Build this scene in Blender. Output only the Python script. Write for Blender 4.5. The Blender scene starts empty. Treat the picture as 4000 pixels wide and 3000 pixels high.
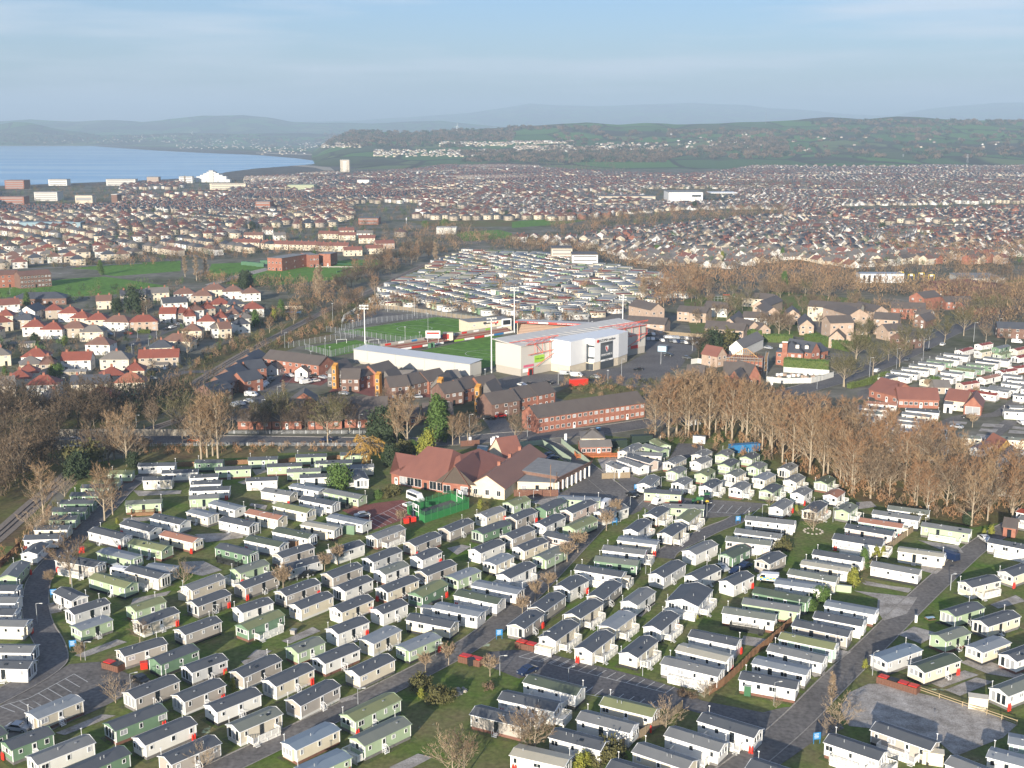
import bpy, math, random
import numpy as np
from mathutils import Vector, Matrix
R = math.radians
random.seed(7); rng = np.random.default_rng(7)
S = bpy.context.scene; COL = S.collection
# ---------------------------------------------------------------- camera, sky, sun, exposure
FP = 4700.0; PITCH = math.atan(980/FP); CH = 100.0
cam = bpy.data.cameras.new('camera'); cam.sensor_width = 36; cam.lens = 36*FP/4000
cam.clip_start = 5; cam.clip_end = 80000
co = bpy.data.objects.new('camera', cam); COL.objects.link(co)
co.location = (0, 0, CH); co.rotation_euler = (math.pi/2-PITCH, 0, 0); S.camera = co
HAZE = 1.0e-4
SUN_EL, SUN_AZ = R(13), R(18.5)          # light travels 18.5 deg right of the view axis
w = bpy.data.worlds.new('World'); S.world = w; w.use_nodes = True
nt = w.node_tree; N = nt.nodes; Lk = nt.links; N.clear()
out = N.new('ShaderNodeOutputWorld'); bg = N.new('ShaderNodeBackground'); bg.inputs['Strength'].default_value = 0.063
sky = N.new('ShaderNodeTexSky'); sky.sky_type = 'NISHITA'; sky.sun_disc = False
sky.sun_elevation = SUN_EL; sky.sun_rotation = math.pi+SUN_AZ; sky.air_density = 1.0; sky.dust_density = 1.2; sky.ozone_density = 1.6
tc = N.new('ShaderNodeTexCoord'); mp = N.new('ShaderNodeMapping'); mp.inputs['Scale'].default_value = (2.0, 2.0, 24)
nz = N.new('ShaderNodeTexNoise'); nz.inputs['Scale'].default_value = 1.3; nz.inputs['Detail'].default_value = 7; nz.inputs['Roughness'].default_value = .55
cr = N.new('ShaderNodeValToRGB'); cr.color_ramp.elements[0].position = .46; cr.color_ramp.elements[1].position = .62
cr.color_ramp.elements[1].color = (.62, .62, .62, 1)
mx = N.new('ShaderNodeMixRGB'); mx.inputs[2].default_value = (7.6, 8.0, 8.8, 1)
Lk.new(tc.outputs['Generated'], mp.inputs[0]); Lk.new(mp.outputs[0], nz.inputs[0]); Lk.new(nz.outputs[0], cr.inputs[0])
hs = N.new('ShaderNodeHueSaturation'); hs.inputs['Saturation'].default_value = 1.15; hs.inputs['Value'].default_value = 1.0
tn = N.new('ShaderNodeMixRGB'); tn.blend_type = 'MULTIPLY'; tn.inputs[0].default_value = 1; tn.inputs[2].default_value = (.90, 1.06, 1.48, 1)
Lk.new(sky.outputs[0], tn.inputs[1]); Lk.new(tn.outputs[0], hs.inputs['Color']); Lk.new(hs.outputs[0], mx.inputs[1]); Lk.new(cr.outputs[0], mx.inputs[0])
Lk.new(mx.outputs[0], bg.inputs[0]); Lk.new(bg.outputs[0], out.inputs[0])
sl = bpy.data.lights.new('sun', 'SUN'); sl.energy = 5.0; sl.angle = R(.5); sl.color = (1, .90, .76)
so = bpy.data.objects.new('sun', sl); COL.objects.link(so)
sd = Vector((math.sin(SUN_AZ)*math.cos(SUN_EL), math.cos(SUN_AZ)*math.cos(SUN_EL), -math.sin(SUN_EL)))
so.rotation_euler = sd.to_track_quat('-Z', 'Y').to_euler(); so.location = (0, 0, 400)
S.view_settings.view_transform = 'Standard'; S.view_settings.look = 'None'; S.view_settings.exposure = 0.85
S.view_settings.gamma = 1; S.view_settings.use_curve_mapping = False
S.render.engine = 'CYCLES'
cy = S.cycles; cy.max_bounces = 5; cy.diffuse_bounces = 2; cy.glossy_bounces = 2; cy.transmission_bounces = 2
cy.transparent_max_bounces = 8; cy.volume_bounces = 0; cy.caustics_reflective = cy.caustics_refractive = False
# ---------------------------------------------------------------- measuring: photograph pixel -> point of the place
CP, SP = math.cos(PITCH), math.sin(PITCH)
def G(u, v, z=0.0):
    x = u-2000; dn = v-1500
    fy = FP*CP-dn*SP; dz = FP*SP+dn*CP
    t = (CH-z)/dz
    return Vector((x*t, fy*t, z))
def D(u, v, dist):                          # the point at ground distance dist seen at (u,v)
    x = u-2000; dn = v-1500
    fy = FP*CP-dn*SP; dz = FP*SP+dn*CP
    t = dist/fy
    return Vector((x*t, dist, CH-dz*t))
TL = dict(O=(0, 0, .553), A=(0, 2250, 2.212), B=(1000, 2250, 2.212), C=(2000, 2250, 2.212), Dd=(3000, 2250, 2.212),
          F=(0, 1650, 2.212), G=(900, 1650, 2.212), H=(1800, 1650, 2.212), I=(2500, 1700, 2.765), E=(3200, 1800, 2.765),
          T1=(1000, 1100, 2.212), T2=(1800, 1100, 2.212), K=(2700, 1100, 3.16), J=(3200, 1100, 2.07375), L=(0, 1000, 2.212),
          M=(800, 800, 2.212), U1=(0, 450, 2.212), U2=(1000, 450, 2.212), U3=(2000, 400, 2.212), U4=(3000, 400, 2.212),
          Q=(1600, 900, 1.8433))
def P(t, x, y, z=0.0):
    a, b, s = TL[t]
    return G(a+x/s, b+y/s, z)
# ---------------------------------------------------------------- materials
MATS = {}
def mat(name, col, rough=.8, col2=None, scale=1.0, amt=.5, metal=0, bump=0, detail=3, trans=0, spec=None, coord='Object', aniso=None):
    if name in MATS: return MATS[name]
    m = bpy.data.materials.new(name); m.use_nodes = True
    n = m.node_tree.nodes; l = m.node_tree.links; b = n['Principled BSDF']
    b.inputs['Roughness'].default_value = rough; b.inputs['Metallic'].default_value = metal
    if spec is not None: b.inputs['Specular IOR Level'].default_value = spec
    b.inputs['Base Color'].default_value = (*col, 1)
    if col2 is not None:
        t = n.new('ShaderNodeTexCoord'); q = n.new('ShaderNodeTexNoise'); q.inputs['Scale'].default_value = scale; q.inputs['Detail'].default_value = detail
        c = n.new('ShaderNodeValToRGB'); c.color_ramp.elements[0].position = .5-amt*.25; c.color_ramp.elements[1].position = .5+amt*.25
        c.color_ramp.elements[0].color = (*col, 1); c.color_ramp.elements[1].color = (*col2, 1)
        if aniso:
            mpn = n.new('ShaderNodeMapping'); mpn.inputs['Scale'].default_value = aniso
            l.new(t.outputs[coord], mpn.inputs[0]); l.new(mpn.outputs[0], q.inputs[0])
        else: l.new(t.outputs[coord], q.inputs[0])
        l.new(q.outputs[0], c.inputs[0]); l.new(c.outputs[0], b.inputs['Base Color'])
        if bump:
            bp = n.new('ShaderNodeBump'); bp.inputs['Strength'].default_value = bump; bp.inputs['Distance'].default_value = .3
            l.new(q.outputs[0], bp.inputs['Height']); l.new(bp.outputs[0], b.inputs['Normal'])
    MATS[name] = m
    return m
def ground_mat(name, cols, scale, fine, coord='Object'):
    """ground of several colours: a broad patchwork broken up by a finer noise"""
    m = bpy.data.materials.new(name); m.use_nodes = True; MATS[name] = m
    n = m.node_tree.nodes; l = m.node_tree.links; b = n['Principled BSDF']; b.inputs['Roughness'].default_value = .95
    b.inputs['Specular IOR Level'].default_value = .15
    t = n.new('ShaderNodeTexCoord'); q = n.new('ShaderNodeTexNoise'); q.inputs['Scale'].default_value = scale; q.inputs['Detail'].default_value = 6; q.inputs['Roughness'].default_value = .65
    c = n.new('ShaderNodeValToRGB'); e = c.color_ramp.elements
    k = len(cols)
    for i, cc in enumerate(cols):
        pos = .32+.36*i/(k-1)
        el = e[0] if i == 0 else (e[1] if i == k-1 else e.new(pos))
        el.position = pos; el.color = (*cc, 1)
    f = n.new('ShaderNodeTexNoise'); f.inputs['Scale'].default_value = fine; f.inputs['Detail'].default_value = 4
    r2 = n.new('ShaderNodeMapRange'); r2.inputs['From Min'].default_value = .3; r2.inputs['From Max'].default_value = .7
    r2.inputs['To Min'].default_value = .72; r2.inputs['To Max'].default_value = 1.25
    mu = n.new('ShaderNodeVectorMath'); mu.operation = 'SCALE'
    l.new(t.outputs[coord], q.inputs[0]); l.new(t.outputs[coord], f.inputs[0]); l.new(q.outputs[0], c.inputs[0])
    l.new(f.outputs[0], r2.inputs[0]); l.new(c.outputs[0], mu.inputs[0]); l.new(r2.outputs[0], mu.inputs['Scale']); l.new(mu.outputs[0], b.inputs['Base Color'])
    return m
def brick_mat(name, c1, c2, mortar, w=.45, h=.15):
    m = bpy.data.materials.new(name); m.use_nodes = True; MATS[name] = m
    n = m.node_tree.nodes; l = m.node_tree.links; b = n['Principled BSDF']; b.inputs['Roughness'].default_value = .9
    t = n.new('ShaderNodeTexCoord'); k = n.new('ShaderNodeTexNoise'); k.inputs['Scale'].default_value = .8; k.inputs['Detail'].default_value = 8
    c = n.new('ShaderNodeValToRGB'); c.color_ramp.elements[0].position = .35; c.color_ramp.elements[1].position = .65
    c.color_ramp.elements[0].color = (*c1, 1); c.color_ramp.elements[1].color = (*c2, 1)
    l.new(t.outputs['Object'], k.inputs[0]); l.new(k.outputs[0], c.inputs[0]); l.new(c.outputs[0], b.inputs['Base Color'])
    return m
# ---------------------------------------------------------------- mesh helpers
class MB:
    def __init__(s): s.v = []; s.f = []; s.m = []; s.ms = []
    def mi(s, m):
        if m not in s.ms: s.ms.append(m)
        return s.ms.index(m)
    def poly(s, pts, m, flip=False):
        k = len(s.v); s.v += [tuple(p) for p in pts]; r = list(range(k, k+len(pts)))
        s.f.append(r[::-1] if flip else r); s.m.append(s.mi(m)); return s
    def box(s, c, d, m, rz=0.0):
        x, y, z = d[0]/2, d[1]/2, d[2]/2; ca, sa = math.cos(rz), math.sin(rz); k = len(s.v)
        for a, b_, e in ((-x, -y, -z), (x, -y, -z), (x, y, -z), (-x, y, -z), (-x, -y, z), (x, -y, z), (x, y, z), (-x, y, z)):
            s.v.append((c[0]+a*ca-b_*sa, c[1]+a*sa+b_*ca, c[2]+e))
        i = s.mi(m)
        for q in ((3, 2, 1, 0), (4, 5, 6, 7), (0, 1, 5, 4), (1, 2, 6, 5), (2, 3, 7, 6), (3, 0, 4, 7)):
            s.f.append([k+j for j in q]); s.m.append(i)
        return s
    def tube(s, a, b, r1, r2, m, n=6, cap=True):
        a = Vector(a); b = Vector(b); d = b-a
        if d.length < 1e-6: return s
        q = d.to_track_quat('Z', 'Y'); k = len(s.v); i = s.mi(m)
        for p, r in ((a, r1), (b, r2)):
            for j in range(n):
                t = 2*math.pi*j/n; s.v.append(tuple(p+q @ Vector((math.cos(t)*r, math.sin(t)*r, 0))))
        for j in range(n):
            s.f.append([k+j, k+(j+1) % n, k+n+(j+1) % n, k+n+j]); s.m.append(i)
        if cap:
            s.f.append([k+n+j for j in range(n)]); s.m.append(i); s.f.append([k+j for j in range(n)][::-1]); s.m.append(i)
        return s
    def prism(s, pts, z0, z1, m, mt=None, bottom=False):
        """extrude a counter-clockwise footprint"""
        k = len(s.v); n = len(pts)
        for p in pts: s.v.append((p[0], p[1], z0))
        for p in pts: s.v.append((p[0], p[1], z1))
        i = s.mi(m); it = s.mi(mt or m)
        for j in range(n):
            s.f.append([k+j, k+(j+1) % n, k+n+(j+1) % n, k+n+j]); s.m.append(i)
        s.f.append([k+n+j for j in range(n)]); s.m.append(it)
        if bottom: s.f.append([k+j for j in range(n)][::-1]); s.m.append(i)
        return s
    def gable(s, L, W, z0, z1, ov, m, mw=None, axis='x', hip=0.0, th=.12, over_end=None):
        """pitched roof, ridge along x, with thickness; walls of the gable in mw"""
        oe = ov if over_end is None else over_end
        x, y = L/2+oe, W/2+ov; sl = (z1-z0)/(W/2); ze = z0-ov*sl; hx = x-hip
        top = [(-x, -y, ze), (x, -y, ze), (x, y, ze), (-x, y, ze), (-hx, 0, z1), (hx, 0, z1)]
        k = len(s.v); i = s.mi(m)
        def rot(p): return p if axis == 'x' else (-p[1], p[0], p[2])
        s.v += [rot(p) for p in top]; s.v += [rot((p[0], p[1], p[2]-th)) for p in top]
        F_ = [(0, 1, 5, 4), (2, 3, 4, 5), (6+4, 6+5, 6+1, 6+0), (6+5, 6+4, 6+3, 6+2), (0, 6, 7, 1), (2, 8, 9, 3)]
        if hip > 0: F_ += [(1, 2, 5), (3, 0, 4), (1, 7, 8, 2), (3, 9, 6, 0)]
        else: F_ += [(1, 7, 11, 5), (5, 11, 8, 2), (0, 4, 10, 6), (4, 3, 9, 10)]
        for q in F_: s.f.append([k+j for j in q]); s.m.append(i)
        if mw is not None and hip <= 0:
            for sx in (-1, 1):
                pts = [rot((sx*L/2, -W/2, z0-.001)), rot((sx*L/2, W/2, z0-.001)), rot((sx*L/2, 0, z1-th*.9))]
                s.poly(pts, mw, flip=sx < 0)
        return s
    def mesh(s, name):
        me = bpy.data.meshes.new(name); me.from_pydata(s.v, [], s.f)
        for m in s.ms: me.materials.append(m)
        if len(s.ms) > 1: me.polygons.foreach_set('material_index', s.m)
        me.update(); return me
def ob(name, me, parent=None, loc=None, rz=None, rot=None, scale=None, **props):
    if isinstance(me, MB): me = me.mesh(name)
    o = bpy.data.objects.new(name, me); COL.objects.link(o)
    if parent is not None: o.parent = parent
    if loc is not None: o.location = loc
    if rz is not None: o.rotation_euler = (0, 0, rz)
    if rot is not None: o.rotation_euler = rot
    if scale is not None: o.scale = scale
    for k, v in props.items(): o[k] = v
    return o
def npmesh(name, V, F, mats, mi=None, smooth=False):
    """V (n,3), F list of (m,k) arrays"""
    me = bpy.data.meshes.new(name)
    F = [f for f in (F if isinstance(F, list) else [F]) if len(f)]
    nl = sum(f.size for f in F); npoly = sum(len(f) for f in F)
    me.vertices.add(len(V)); me.vertices.foreach_set('co', np.asarray(V, dtype=np.float32).ravel())
    me.loops.add(nl); me.loops.foreach_set('vertex_index', np.concatenate([f.ravel() for f in F]).astype(np.int32))
    tot = np.concatenate([np.full(len(f), f.shape[1]) for f in F]); st = np.concatenate([[0], np.cumsum(tot)[:-1]])
    me.polygons.add(npoly); me.polygons.foreach_set('loop_start', st.astype(np.int32))
    for m in mats: me.materials.append(m)
    if mi is not None: me.polygons.foreach_set('material_index', np.asarray(mi, dtype=np.int32))
    me.update(calc_edges=True); me.validate()
    return me
def root(name, loc, rz=0, **pr):
    return ob(name, None, None, loc, rz, **pr)
# ---------------------------------------------------------------- labels: each names its thing by look, then by the landmark it stands by
LM = [(P('O', *p), s) for p, s in (
    ((950, 1030), 'the red-roofed clubhouse'), ((945, 1110), 'the green ball court'), ((1490, 1290), 'the big white lodge'),
    ((1990, 1510), 'the gravel yard'), ((1605, 968), 'the blue container'), ((950, 1490), 'the rocky shrub bed'),
    ((240, 1437), 'the low wooden bin pen'), ((1330, 1440), 'the long diagonal car park'), ((165, 960), 'the railway bridge'),
    ((1250, 760), 'the white stadium stand'), ((1730, 770), 'the slate-roofed mansion'), ((1960, 870), 'the brick reception block'),
    ((1665, 1240), 'the police van'), ((1757, 1115), 'the stone-ringed tree'), ((275, 1232), 'the touring caravan'),
    ((2000, 1200), 'the right-hand park road'), ((1620, 790), 'the scaffolded house'), ((60, 590), 'the brick school'),
    ((630, 675), 'the bright blue pool'), ((640, 560), 'the brick gasworks offices'), ((1490, 428), 'the big white store'),
    ((1900, 610), 'the white-fronted school'), ((820, 640), 'the railway cutting'), ((220, 1060), 'the bare trees by the left road'),
    ((1570, 900), 'the tall bare wood'), ((1240, 985), 'the log cabin office'), ((430, 950), 'the ring road verge'),
    ((700, 1590), 'the lowest park road'), ((1300, 560), 'the further caravan park'), ((150, 780), 'the red-roofed semis'),
    ((2100, 700), 'the tree-lined main road'), ((640, 820), 'the brick terraces'), ((1350, 1110), 'the park crossroads'))]
ORD = ['', 'second ', 'third ', 'fourth ', 'fifth ', 'sixth ', 'seventh ', 'eighth ', 'ninth ', 'tenth ', 'eleventh ', 'twelfth ', 'thirteenth ',
       'fourteenth ', 'fifteenth ', 'sixteenth ', 'seventeenth ', 'eighteenth ', 'nineteenth ', 'twentieth ']
AUTO = []
def tag(o, label, cat, group=None):
    o['label'] = label; o['category'] = cat
    if group: o['group'] = group
    return o
def auto(o, desc, cat, group=None):
    o['category'] = cat
    if group: o['group'] = group
    AUTO.append((o, desc)); return o
def finish_labels():
    groups = {}
    for o, d in AUTO:
        p = o.location
        k = min(range(len(LM)), key=lambda i: (LM[i][0]-p).length)
        groups.setdefault((d, k), []).append((o, (LM[k][0]-p).length))
    for (d, k), L in groups.items():
        L.sort(key=lambda t: t[1])
        for i, (o, _) in enumerate(L):
            if i < 20: o['label'] = f'{d}, {ORD[i]}nearest {LM[k][1]}'
            else: o['label'] = f'{d}, {ORD[(i-20) % 20]}farthest from {LM[k][1]}' if i < 40 else f'{d}, among those farther from {LM[k][1]}'
        if len(L) > 20:
            for i, (o, _) in enumerate(reversed(L[20:])):
                if i < 20: o['label'] = f'{d}, {ORD[i]}farthest from {LM[k][1]}'
# ---------------------------------------------------------------- materials of the place
WHITE = mat('white_cladding', (.80, .79, .74), .45, (.72, .70, .64), .5, 1)
CREAM = mat('cream_cladding', (.74, .67, .52), .5, (.64, .57, .43), .5, 1)
TAUPE = mat('taupe_cladding', (.44, .40, .35), .55, (.37, .335, .29), .5, 1)
PGREY = mat('pale_grey_cladding', (.60, .60, .58), .5, (.50, .50, .49), .5, 1)
GREEN = mat('green_cladding', (.17, .27, .17), .55, (.125, .21, .13), .5, 1)
SAGE = mat('sage_cladding', (.40, .50, .32), .55, (.34, .43, .28), .5, 1)
TEAL = mat('teal_cladding', (.36, .46, .40), .55, (.30, .40, .36), .5, 1)
PINK = mat('blush_cladding', (.66, .54, .46), .55, (.58, .47, .4), .5, 1)
BEIGE = mat('beige_cladding', (.60, .54, .43), .55, (.52, .47, .37), .5, 1)
WALLC = dict(w=WHITE, c=CREAM, t=TAUPE, p=PGREY, g=GREEN, s=SAGE, e=TEAL, k=PINK, b=BEIGE)
WALLN = dict(w='white', c='cream', t='taupe', p='pale grey', g='dark green', s='pale green', e='blue-green', k='blush', b='beige')
def roofmat(name, c, c2): return mat(name, c, .6, c2, .35, 1.2, aniso=(1, .3, 1))
ROOFC = dict(d=roofmat('charcoal_tiles', (.068, .076, .086), (.105, .113, .122)), l=roofmat('pale_steel_roof', (.30, .32, .33), (.20, .22, .235)),
             m=roofmat('mid_grey_tiles', (.15, .155, .155), (.205, .21, .205)), o=roofmat('olive_metal_roof', (.24, .25, .12), (.17, .19, .09)),
             G=roofmat('bottle_green_roof', (.065, .085, .06), (.10, .12, .08)), c=roofmat('cream_roof', (.52, .48, .37), (.42, .39, .3)),
             b=roofmat('salmon_tiles', (.40, .20, .13), (.31, .15, .10)), u=roofmat('blue_grey_roof', (.17, .22, .27), (.24, .29, .33)),
             r=roofmat('red_tiles', (.30, .06, .035), (.22, .05, .03)), n=roofmat('green_grey_roof', (.145, .16, .135), (.2, .21, .175)))
ROOFN = dict(d='charcoal', l='pale steel', m='grey', o='olive', G='bottle green', c='cream', b='salmon', u='blue-grey', r='red', n='grey-green')
TRIM = mat('white_trim', (.84, .84, .82), .4)
GLASS = mat('window_glass', (.018, .024, .03), .06, spec=.9)
NET = mat('net_curtained_glass', (.34, .35, .36), .15, spec=.8)
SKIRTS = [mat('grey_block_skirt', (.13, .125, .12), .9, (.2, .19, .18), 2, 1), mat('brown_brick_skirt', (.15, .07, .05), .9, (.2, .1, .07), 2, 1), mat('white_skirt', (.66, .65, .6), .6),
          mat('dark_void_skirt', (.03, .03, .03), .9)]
DECKW = mat('white_decking', (.80, .79, .74), .5, (.72, .71, .66), 2, 1)
DECKB = mat('dark_decking', (.028, .03, .028), .7)
DECKT = mat('timber_decking', (.30, .16, .08), .8, (.22, .12, .06), 2, 1)
REDP = mat('red_paint', (.62, .035, .02), .4)
BLUEP = mat('blue_sign_paint', (.03, .20, .44), .4)
STEEL = mat('galvanised_steel', (.42, .44, .45), .45, metal=.4)
DARKM = mat('dark_metal', (.02, .022, .025), .5)
TYRE = mat('tyre_rubber', (.02, .02, .02), .8)
ASPH = ground_mat('asphalt', [(.125, .118, .112), (.175, .163, .152), (.225, .208, .19)], .06, 1.2)
ASPHD = ground_mat('fresh_asphalt', [(.125, .12, .12), (.175, .168, .165)], .08, 1.5)
GRAV = ground_mat('pale_gravel', [(.24, .215, .185), (.38, .35, .31), (.50, .465, .42)], .35, 4)
CONC = ground_mat('concrete_slab', [(.28, .26, .23), (.38, .355, .32)], .3, 3)
BRICKP = ground_mat('red_block_paving', [(.20, .075, .065), (.28, .115, .095)], .2, 3)
GRASS = ground_mat('park_grass', [(.085, .165, .018), (.105, .25, .018), (.135, .30, .024), (.18, .275, .04), (.20, .17, .085)], .07, 1.1)
LAWN = ground_mat('sports_turf', [(.10, .21, .03), (.13, .26, .04)], .02, .3)
ROUGH = ground_mat('rough_grass', [(.17, .11, .058), (.21, .165, .07), (.14, .17, .05)], .05, .6)
TOWNG = ground_mat('town_gardens', [(.075, .085, .035), (.15, .12, .09), (.16, .15, .135), (.085, .13, .035), (.24, .22, .19)], .02, .15)
SOIL = ground_mat('woodland_floor', [(.14, .095, .055), (.21, .15, .085), (.13, .145, .04)], .06, .8)
HEDGE = mat('hedge_leaves', (.055, .085, .015), .8, (.10, .13, .025), 1.5, 1)
PAINT = mat('road_paint', (.55, .55, .52), .7)
BALL = mat('rail_ballast', (.17, .14, .115), .95, (.26, .215, .17), 1.5, 1)
RAIL = mat('rail_steel', (.12, .085, .065), .4, metal=.6)
# ---------------------------------------------------------------- ground sheets, each 4 mm above the one below
def sheet(name, pts, m, z, **kw):
    """an outline on the ground as one sheet"""
    import mathutils.geometry as geo
    v = [Vector((p[0], p[1], z)) for p in pts]
    tri = geo.tessellate_polygon([v])
    me = bpy.data.meshes.new(name); me.from_pydata([tuple(p) for p in v], [], [list(t) for t in tri]); me.materials.append(m)
    me.update()
    if me.polygons and me.polygons[0].normal.z < 0: me.flip_normals()
    o = ob(name, me); o['kind'] = 'structure'
    for k, x in kw.items(): o[k] = x
    return o
def psheet(name, t, pts, m, z, **kw): return sheet(name, [P(t, *p) for p in pts], m, z, **kw)
def smooth(pts, it=2):
    for _ in range(it):
        q = [pts[0]]
        for a, b in zip(pts, pts[1:]): q += [a*.75+b*.25, a*.25+b*.75]
        pts = q+[pts[-1]]
    return pts
def ribbon(name, pts, wd, m, z, kerb=False, **kw):
    pts = smooth([Vector((p[0], p[1], 0)) for p in pts])
    L, Rr = [], []
    for i, p in enumerate(pts):
        d = (pts[min(i+1, len(pts)-1)]-pts[max(i-1, 0)]).normalized(); n = Vector((-d.y, d.x, 0))
        L.append(p+n*wd/2); Rr.append(p-n*wd/2)
    b = MB()
    for i in range(len(pts)-1):
        b.poly([(*Rr[i].xy, z), (*Rr[i+1].xy, z), (*L[i+1].xy, z), (*L[i].xy, z)], m)
    o = ob(name, b); o['kind'] = 'structure'
    if kerb:
        for side, sgn in ((L, 1), (Rr, -1)):
            k = MB()
            for i in range(len(pts)-1):
                a, c = side[i], side[i+1]; d = (c-a)
                if d.length < .01: continue
                n = Vector((-d.y, d.x, 0)).normalized()*sgn*.22
                q = [a, c, c+n, a+n] if sgn < 0 else [a+n, c+n, c, a]
                k.poly([(*p.xy, z+.11) for p in q], CONC)
                k.poly([(*a.xy, z), (*c.xy, z), (*c.xy, z+.11), (*a.xy, z+.11)], CONC, flip=sgn < 0)
            ob('kerb', k, o)
    return o
def pribbon(name, t, pts, wd, m, z, **kw): return ribbon(name, [P(t, *p) for p in pts], wd, m, z, **kw)
# ---------------------------------------------------------------- terrain: flat coastal town, bay, rising farmland, far fells
def v2z(v, d, u=2000): return D(u, v, d).z
def prof(tab):
    us = [a for a, b in tab]; vs = [b for a, b in tab]
    return lambda u: np.interp(u, us, vs)
near_crest = prof([(-1500, 720), (850, 720), (1000, 720), (1200, 610), (1290, 550), (1375, 518), (1500, 516), (1620, 522), (1800, 508), (2000, 497), (2120, 487), (2290, 477), (2420, 486), (2520, 480), (2640, 487), (2800, 483), (3000, 475), (3230, 462), (3360, 470), (3500, 459), (3700, 466), (4000, 473), (6500, 480)])
mid_crest = prof([(-1500, 470), (-500, 480), (0, 484), (60, 473), (130, 478), (250, 508), (400, 528), (700, 520), (1100, 524), (1500, 520), (2000, 515), (6500, 515)])
far_crest = prof([(-1500, 462), (0, 478), (120, 470), (300, 474), (450, 470), (560, 476), (690, 464), (800, 452), (950, 447), (1050, 458), (1150, 476), (1300, 480), (1450, 486), (1560, 478), (1720, 474), (1830, 484), (2000, 500), (2300, 508), (6500, 508)])
fell_crest = prof([(-1500, 500), (900, 480), (1400, 470), (1700, 450), (1850, 440), (2000, 418), (2070, 406), (2150, 412), (2300, 416), (2500, 408), (2700, 402), (2900, 410), (3000, 422), (3150, 428), (3300, 445), (3480, 452), (3560, 436), (3630, 425), (3750, 414), (3860, 404), (4000, 400), (4500, 410), (6500, 440)])
vs_ = lambda x: x*x*(3-2*x)
def hnoise(x, y, s, seed=0):
    return (np.sin(x/s+seed)*np.cos(y/(s*1.3)+seed*2.1)+.5*np.sin(x/(s*.43)+y/(s*.61)+seed*3.7)+.25*np.sin(x/(s*.19)-y/(s*.23)+seed))/1.75
def terr_z(X, Y):
    """height of the land; X, Y arrays"""
    U = 2000+X/Y*FP*1.02
    z = np.zeros_like(X)
    bell = lambda d, d0, wd: np.clip(1-np.abs(Y-d0)/wd, 0, 1)
    def ridge(crest, d0, wf, wb, amp, s):
        zc = CH+(520-crest(U))*d0/4800
        zc = np.maximum(zc+amp*hnoise(X, Y, s, d0), 0)
        t = np.where(Y < d0, np.clip((Y-(d0-wf))/wf, 0, 1), np.clip(1-(Y-d0)/wb, 0, 1))
        return zc*np.where(Y < d0, t**1.25, vs_(t))
    z = np.maximum(z, ridge(near_crest, 6400, 2700, 1800, 5, 420))
    z = np.maximum(z, ridge(mid_crest, 11500, 1500, 1800, 8, 700))
    z = np.maximum(z, ridge(far_crest, 15500, 3600, 3000, 14, 900))
    z = np.maximum(z, ridge(fell_crest, 24000, 7500, 1500, 14, 1500))
    z = z+np.where(z > 3, 4*hnoise(X, Y, 160, 5), 0)
    return np.maximum(z, 0)
def fields_mat():
    m = bpy.data.materials.new('farmland_and_woods'); m.use_nodes = True
    n = m.node_tree.nodes; l = m.node_tree.links; b = n['Principled BSDF']; b.inputs['Roughness'].default_value = 1; b.inputs['Specular IOR Level'].default_value = .1
    t = n.new('ShaderNodeTexCoord'); mp = n.new('ShaderNodeMapping'); mp.inputs['Scale'].default_value = (.0042, .0019, 0)
    nz = n.new('ShaderNodeTexNoise'); nz.inputs['Scale'].default_value = .9; nz.inputs['Detail'].default_value = 2
    mxv = n.new('ShaderNodeMixRGB'); mxv.inputs[0].default_value = .12
    vo = n.new('ShaderNodeTexVoronoi'); vo.inputs['Scale'].default_value = 1
    l.new(t.outputs['Object'], mp.inputs[0]); l.new(mp.outputs[0], nz.inputs[0]); l.new(mp.outputs[0], mxv.inputs[1]); l.new(nz.outputs['Color'], mxv.inputs[2]); l.new(mxv.outputs[0], vo.inputs[0])
    c = n.new('ShaderNodeValToRGB'); e = c.color_ramp.elements; e[0].position = 0; e[0].color = (.08, .16, .04, 1); e[1].position = 1; e[1].color = (.20, .155, .085, 1)
    for p_, cc in ((.25, (.10, .20, .045)), (.5, (.08, .14, .045)), (.68, (.15, .19, .07)), (.82, (.09, .11, .045))):
        k = e.new(p_); k.color = (*cc, 1)
    c.color_ramp.interpolation = 'CONSTANT'
    sp = n.new('ShaderNodeSeparateColor'); l.new(vo.outputs['Color'], sp.inputs[0]); l.new(sp.outputs[0], c.inputs[0])
    ve = n.new('ShaderNodeTexVoronoi'); ve.feature = 'DISTANCE_TO_EDGE'; ve.inputs['Scale'].default_value = 1; l.new(mxv.outputs[0], ve.inputs[0])
    r = n.new('ShaderNodeMapRange'); r.inputs['From Min'].default_value = .02; r.inputs['From Max'].default_value = .045; l.new(ve.outputs['Distance'], r.inputs[0])
    m1 = n.new('ShaderNodeMixRGB'); m1.inputs[1].default_value = (.05, .045, .025, 1); l.new(r.outputs[0], m1.inputs[0]); l.new(c.outputs[0], m1.inputs[2])
    mp2 = n.new('ShaderNodeMapping'); mp2.inputs['Scale'].default_value = (.0016, .0010, 0)
    wn = n.new('ShaderNodeTexNoise'); wn.inputs['Scale'].default_value = 1; wn.inputs['Detail'].default_value = 8; wn.inputs['Roughness'].default_value = .6; l.new(t.outputs['Object'], mp2.inputs[0]); l.new(mp2.outputs[0], wn.inputs[0])
    rw = n.new('ShaderNodeMapRange'); rw.inputs['From Min'].default_value = .54; rw.inputs['From Max'].default_value = .58; l.new(wn.outputs[0], rw.inputs[0])
    m2 = n.new('ShaderNodeMixRGB'); m2.inputs[2].default_value = (.07, .062, .04, 1); l.new(rw.outputs[0], m2.inputs[0]); l.new(m1.outputs[0], m2.inputs[1])
    l.new(m2.outputs[0], b.inputs['Base Color'])
    return m
FIELDS = fields_mat()
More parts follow.
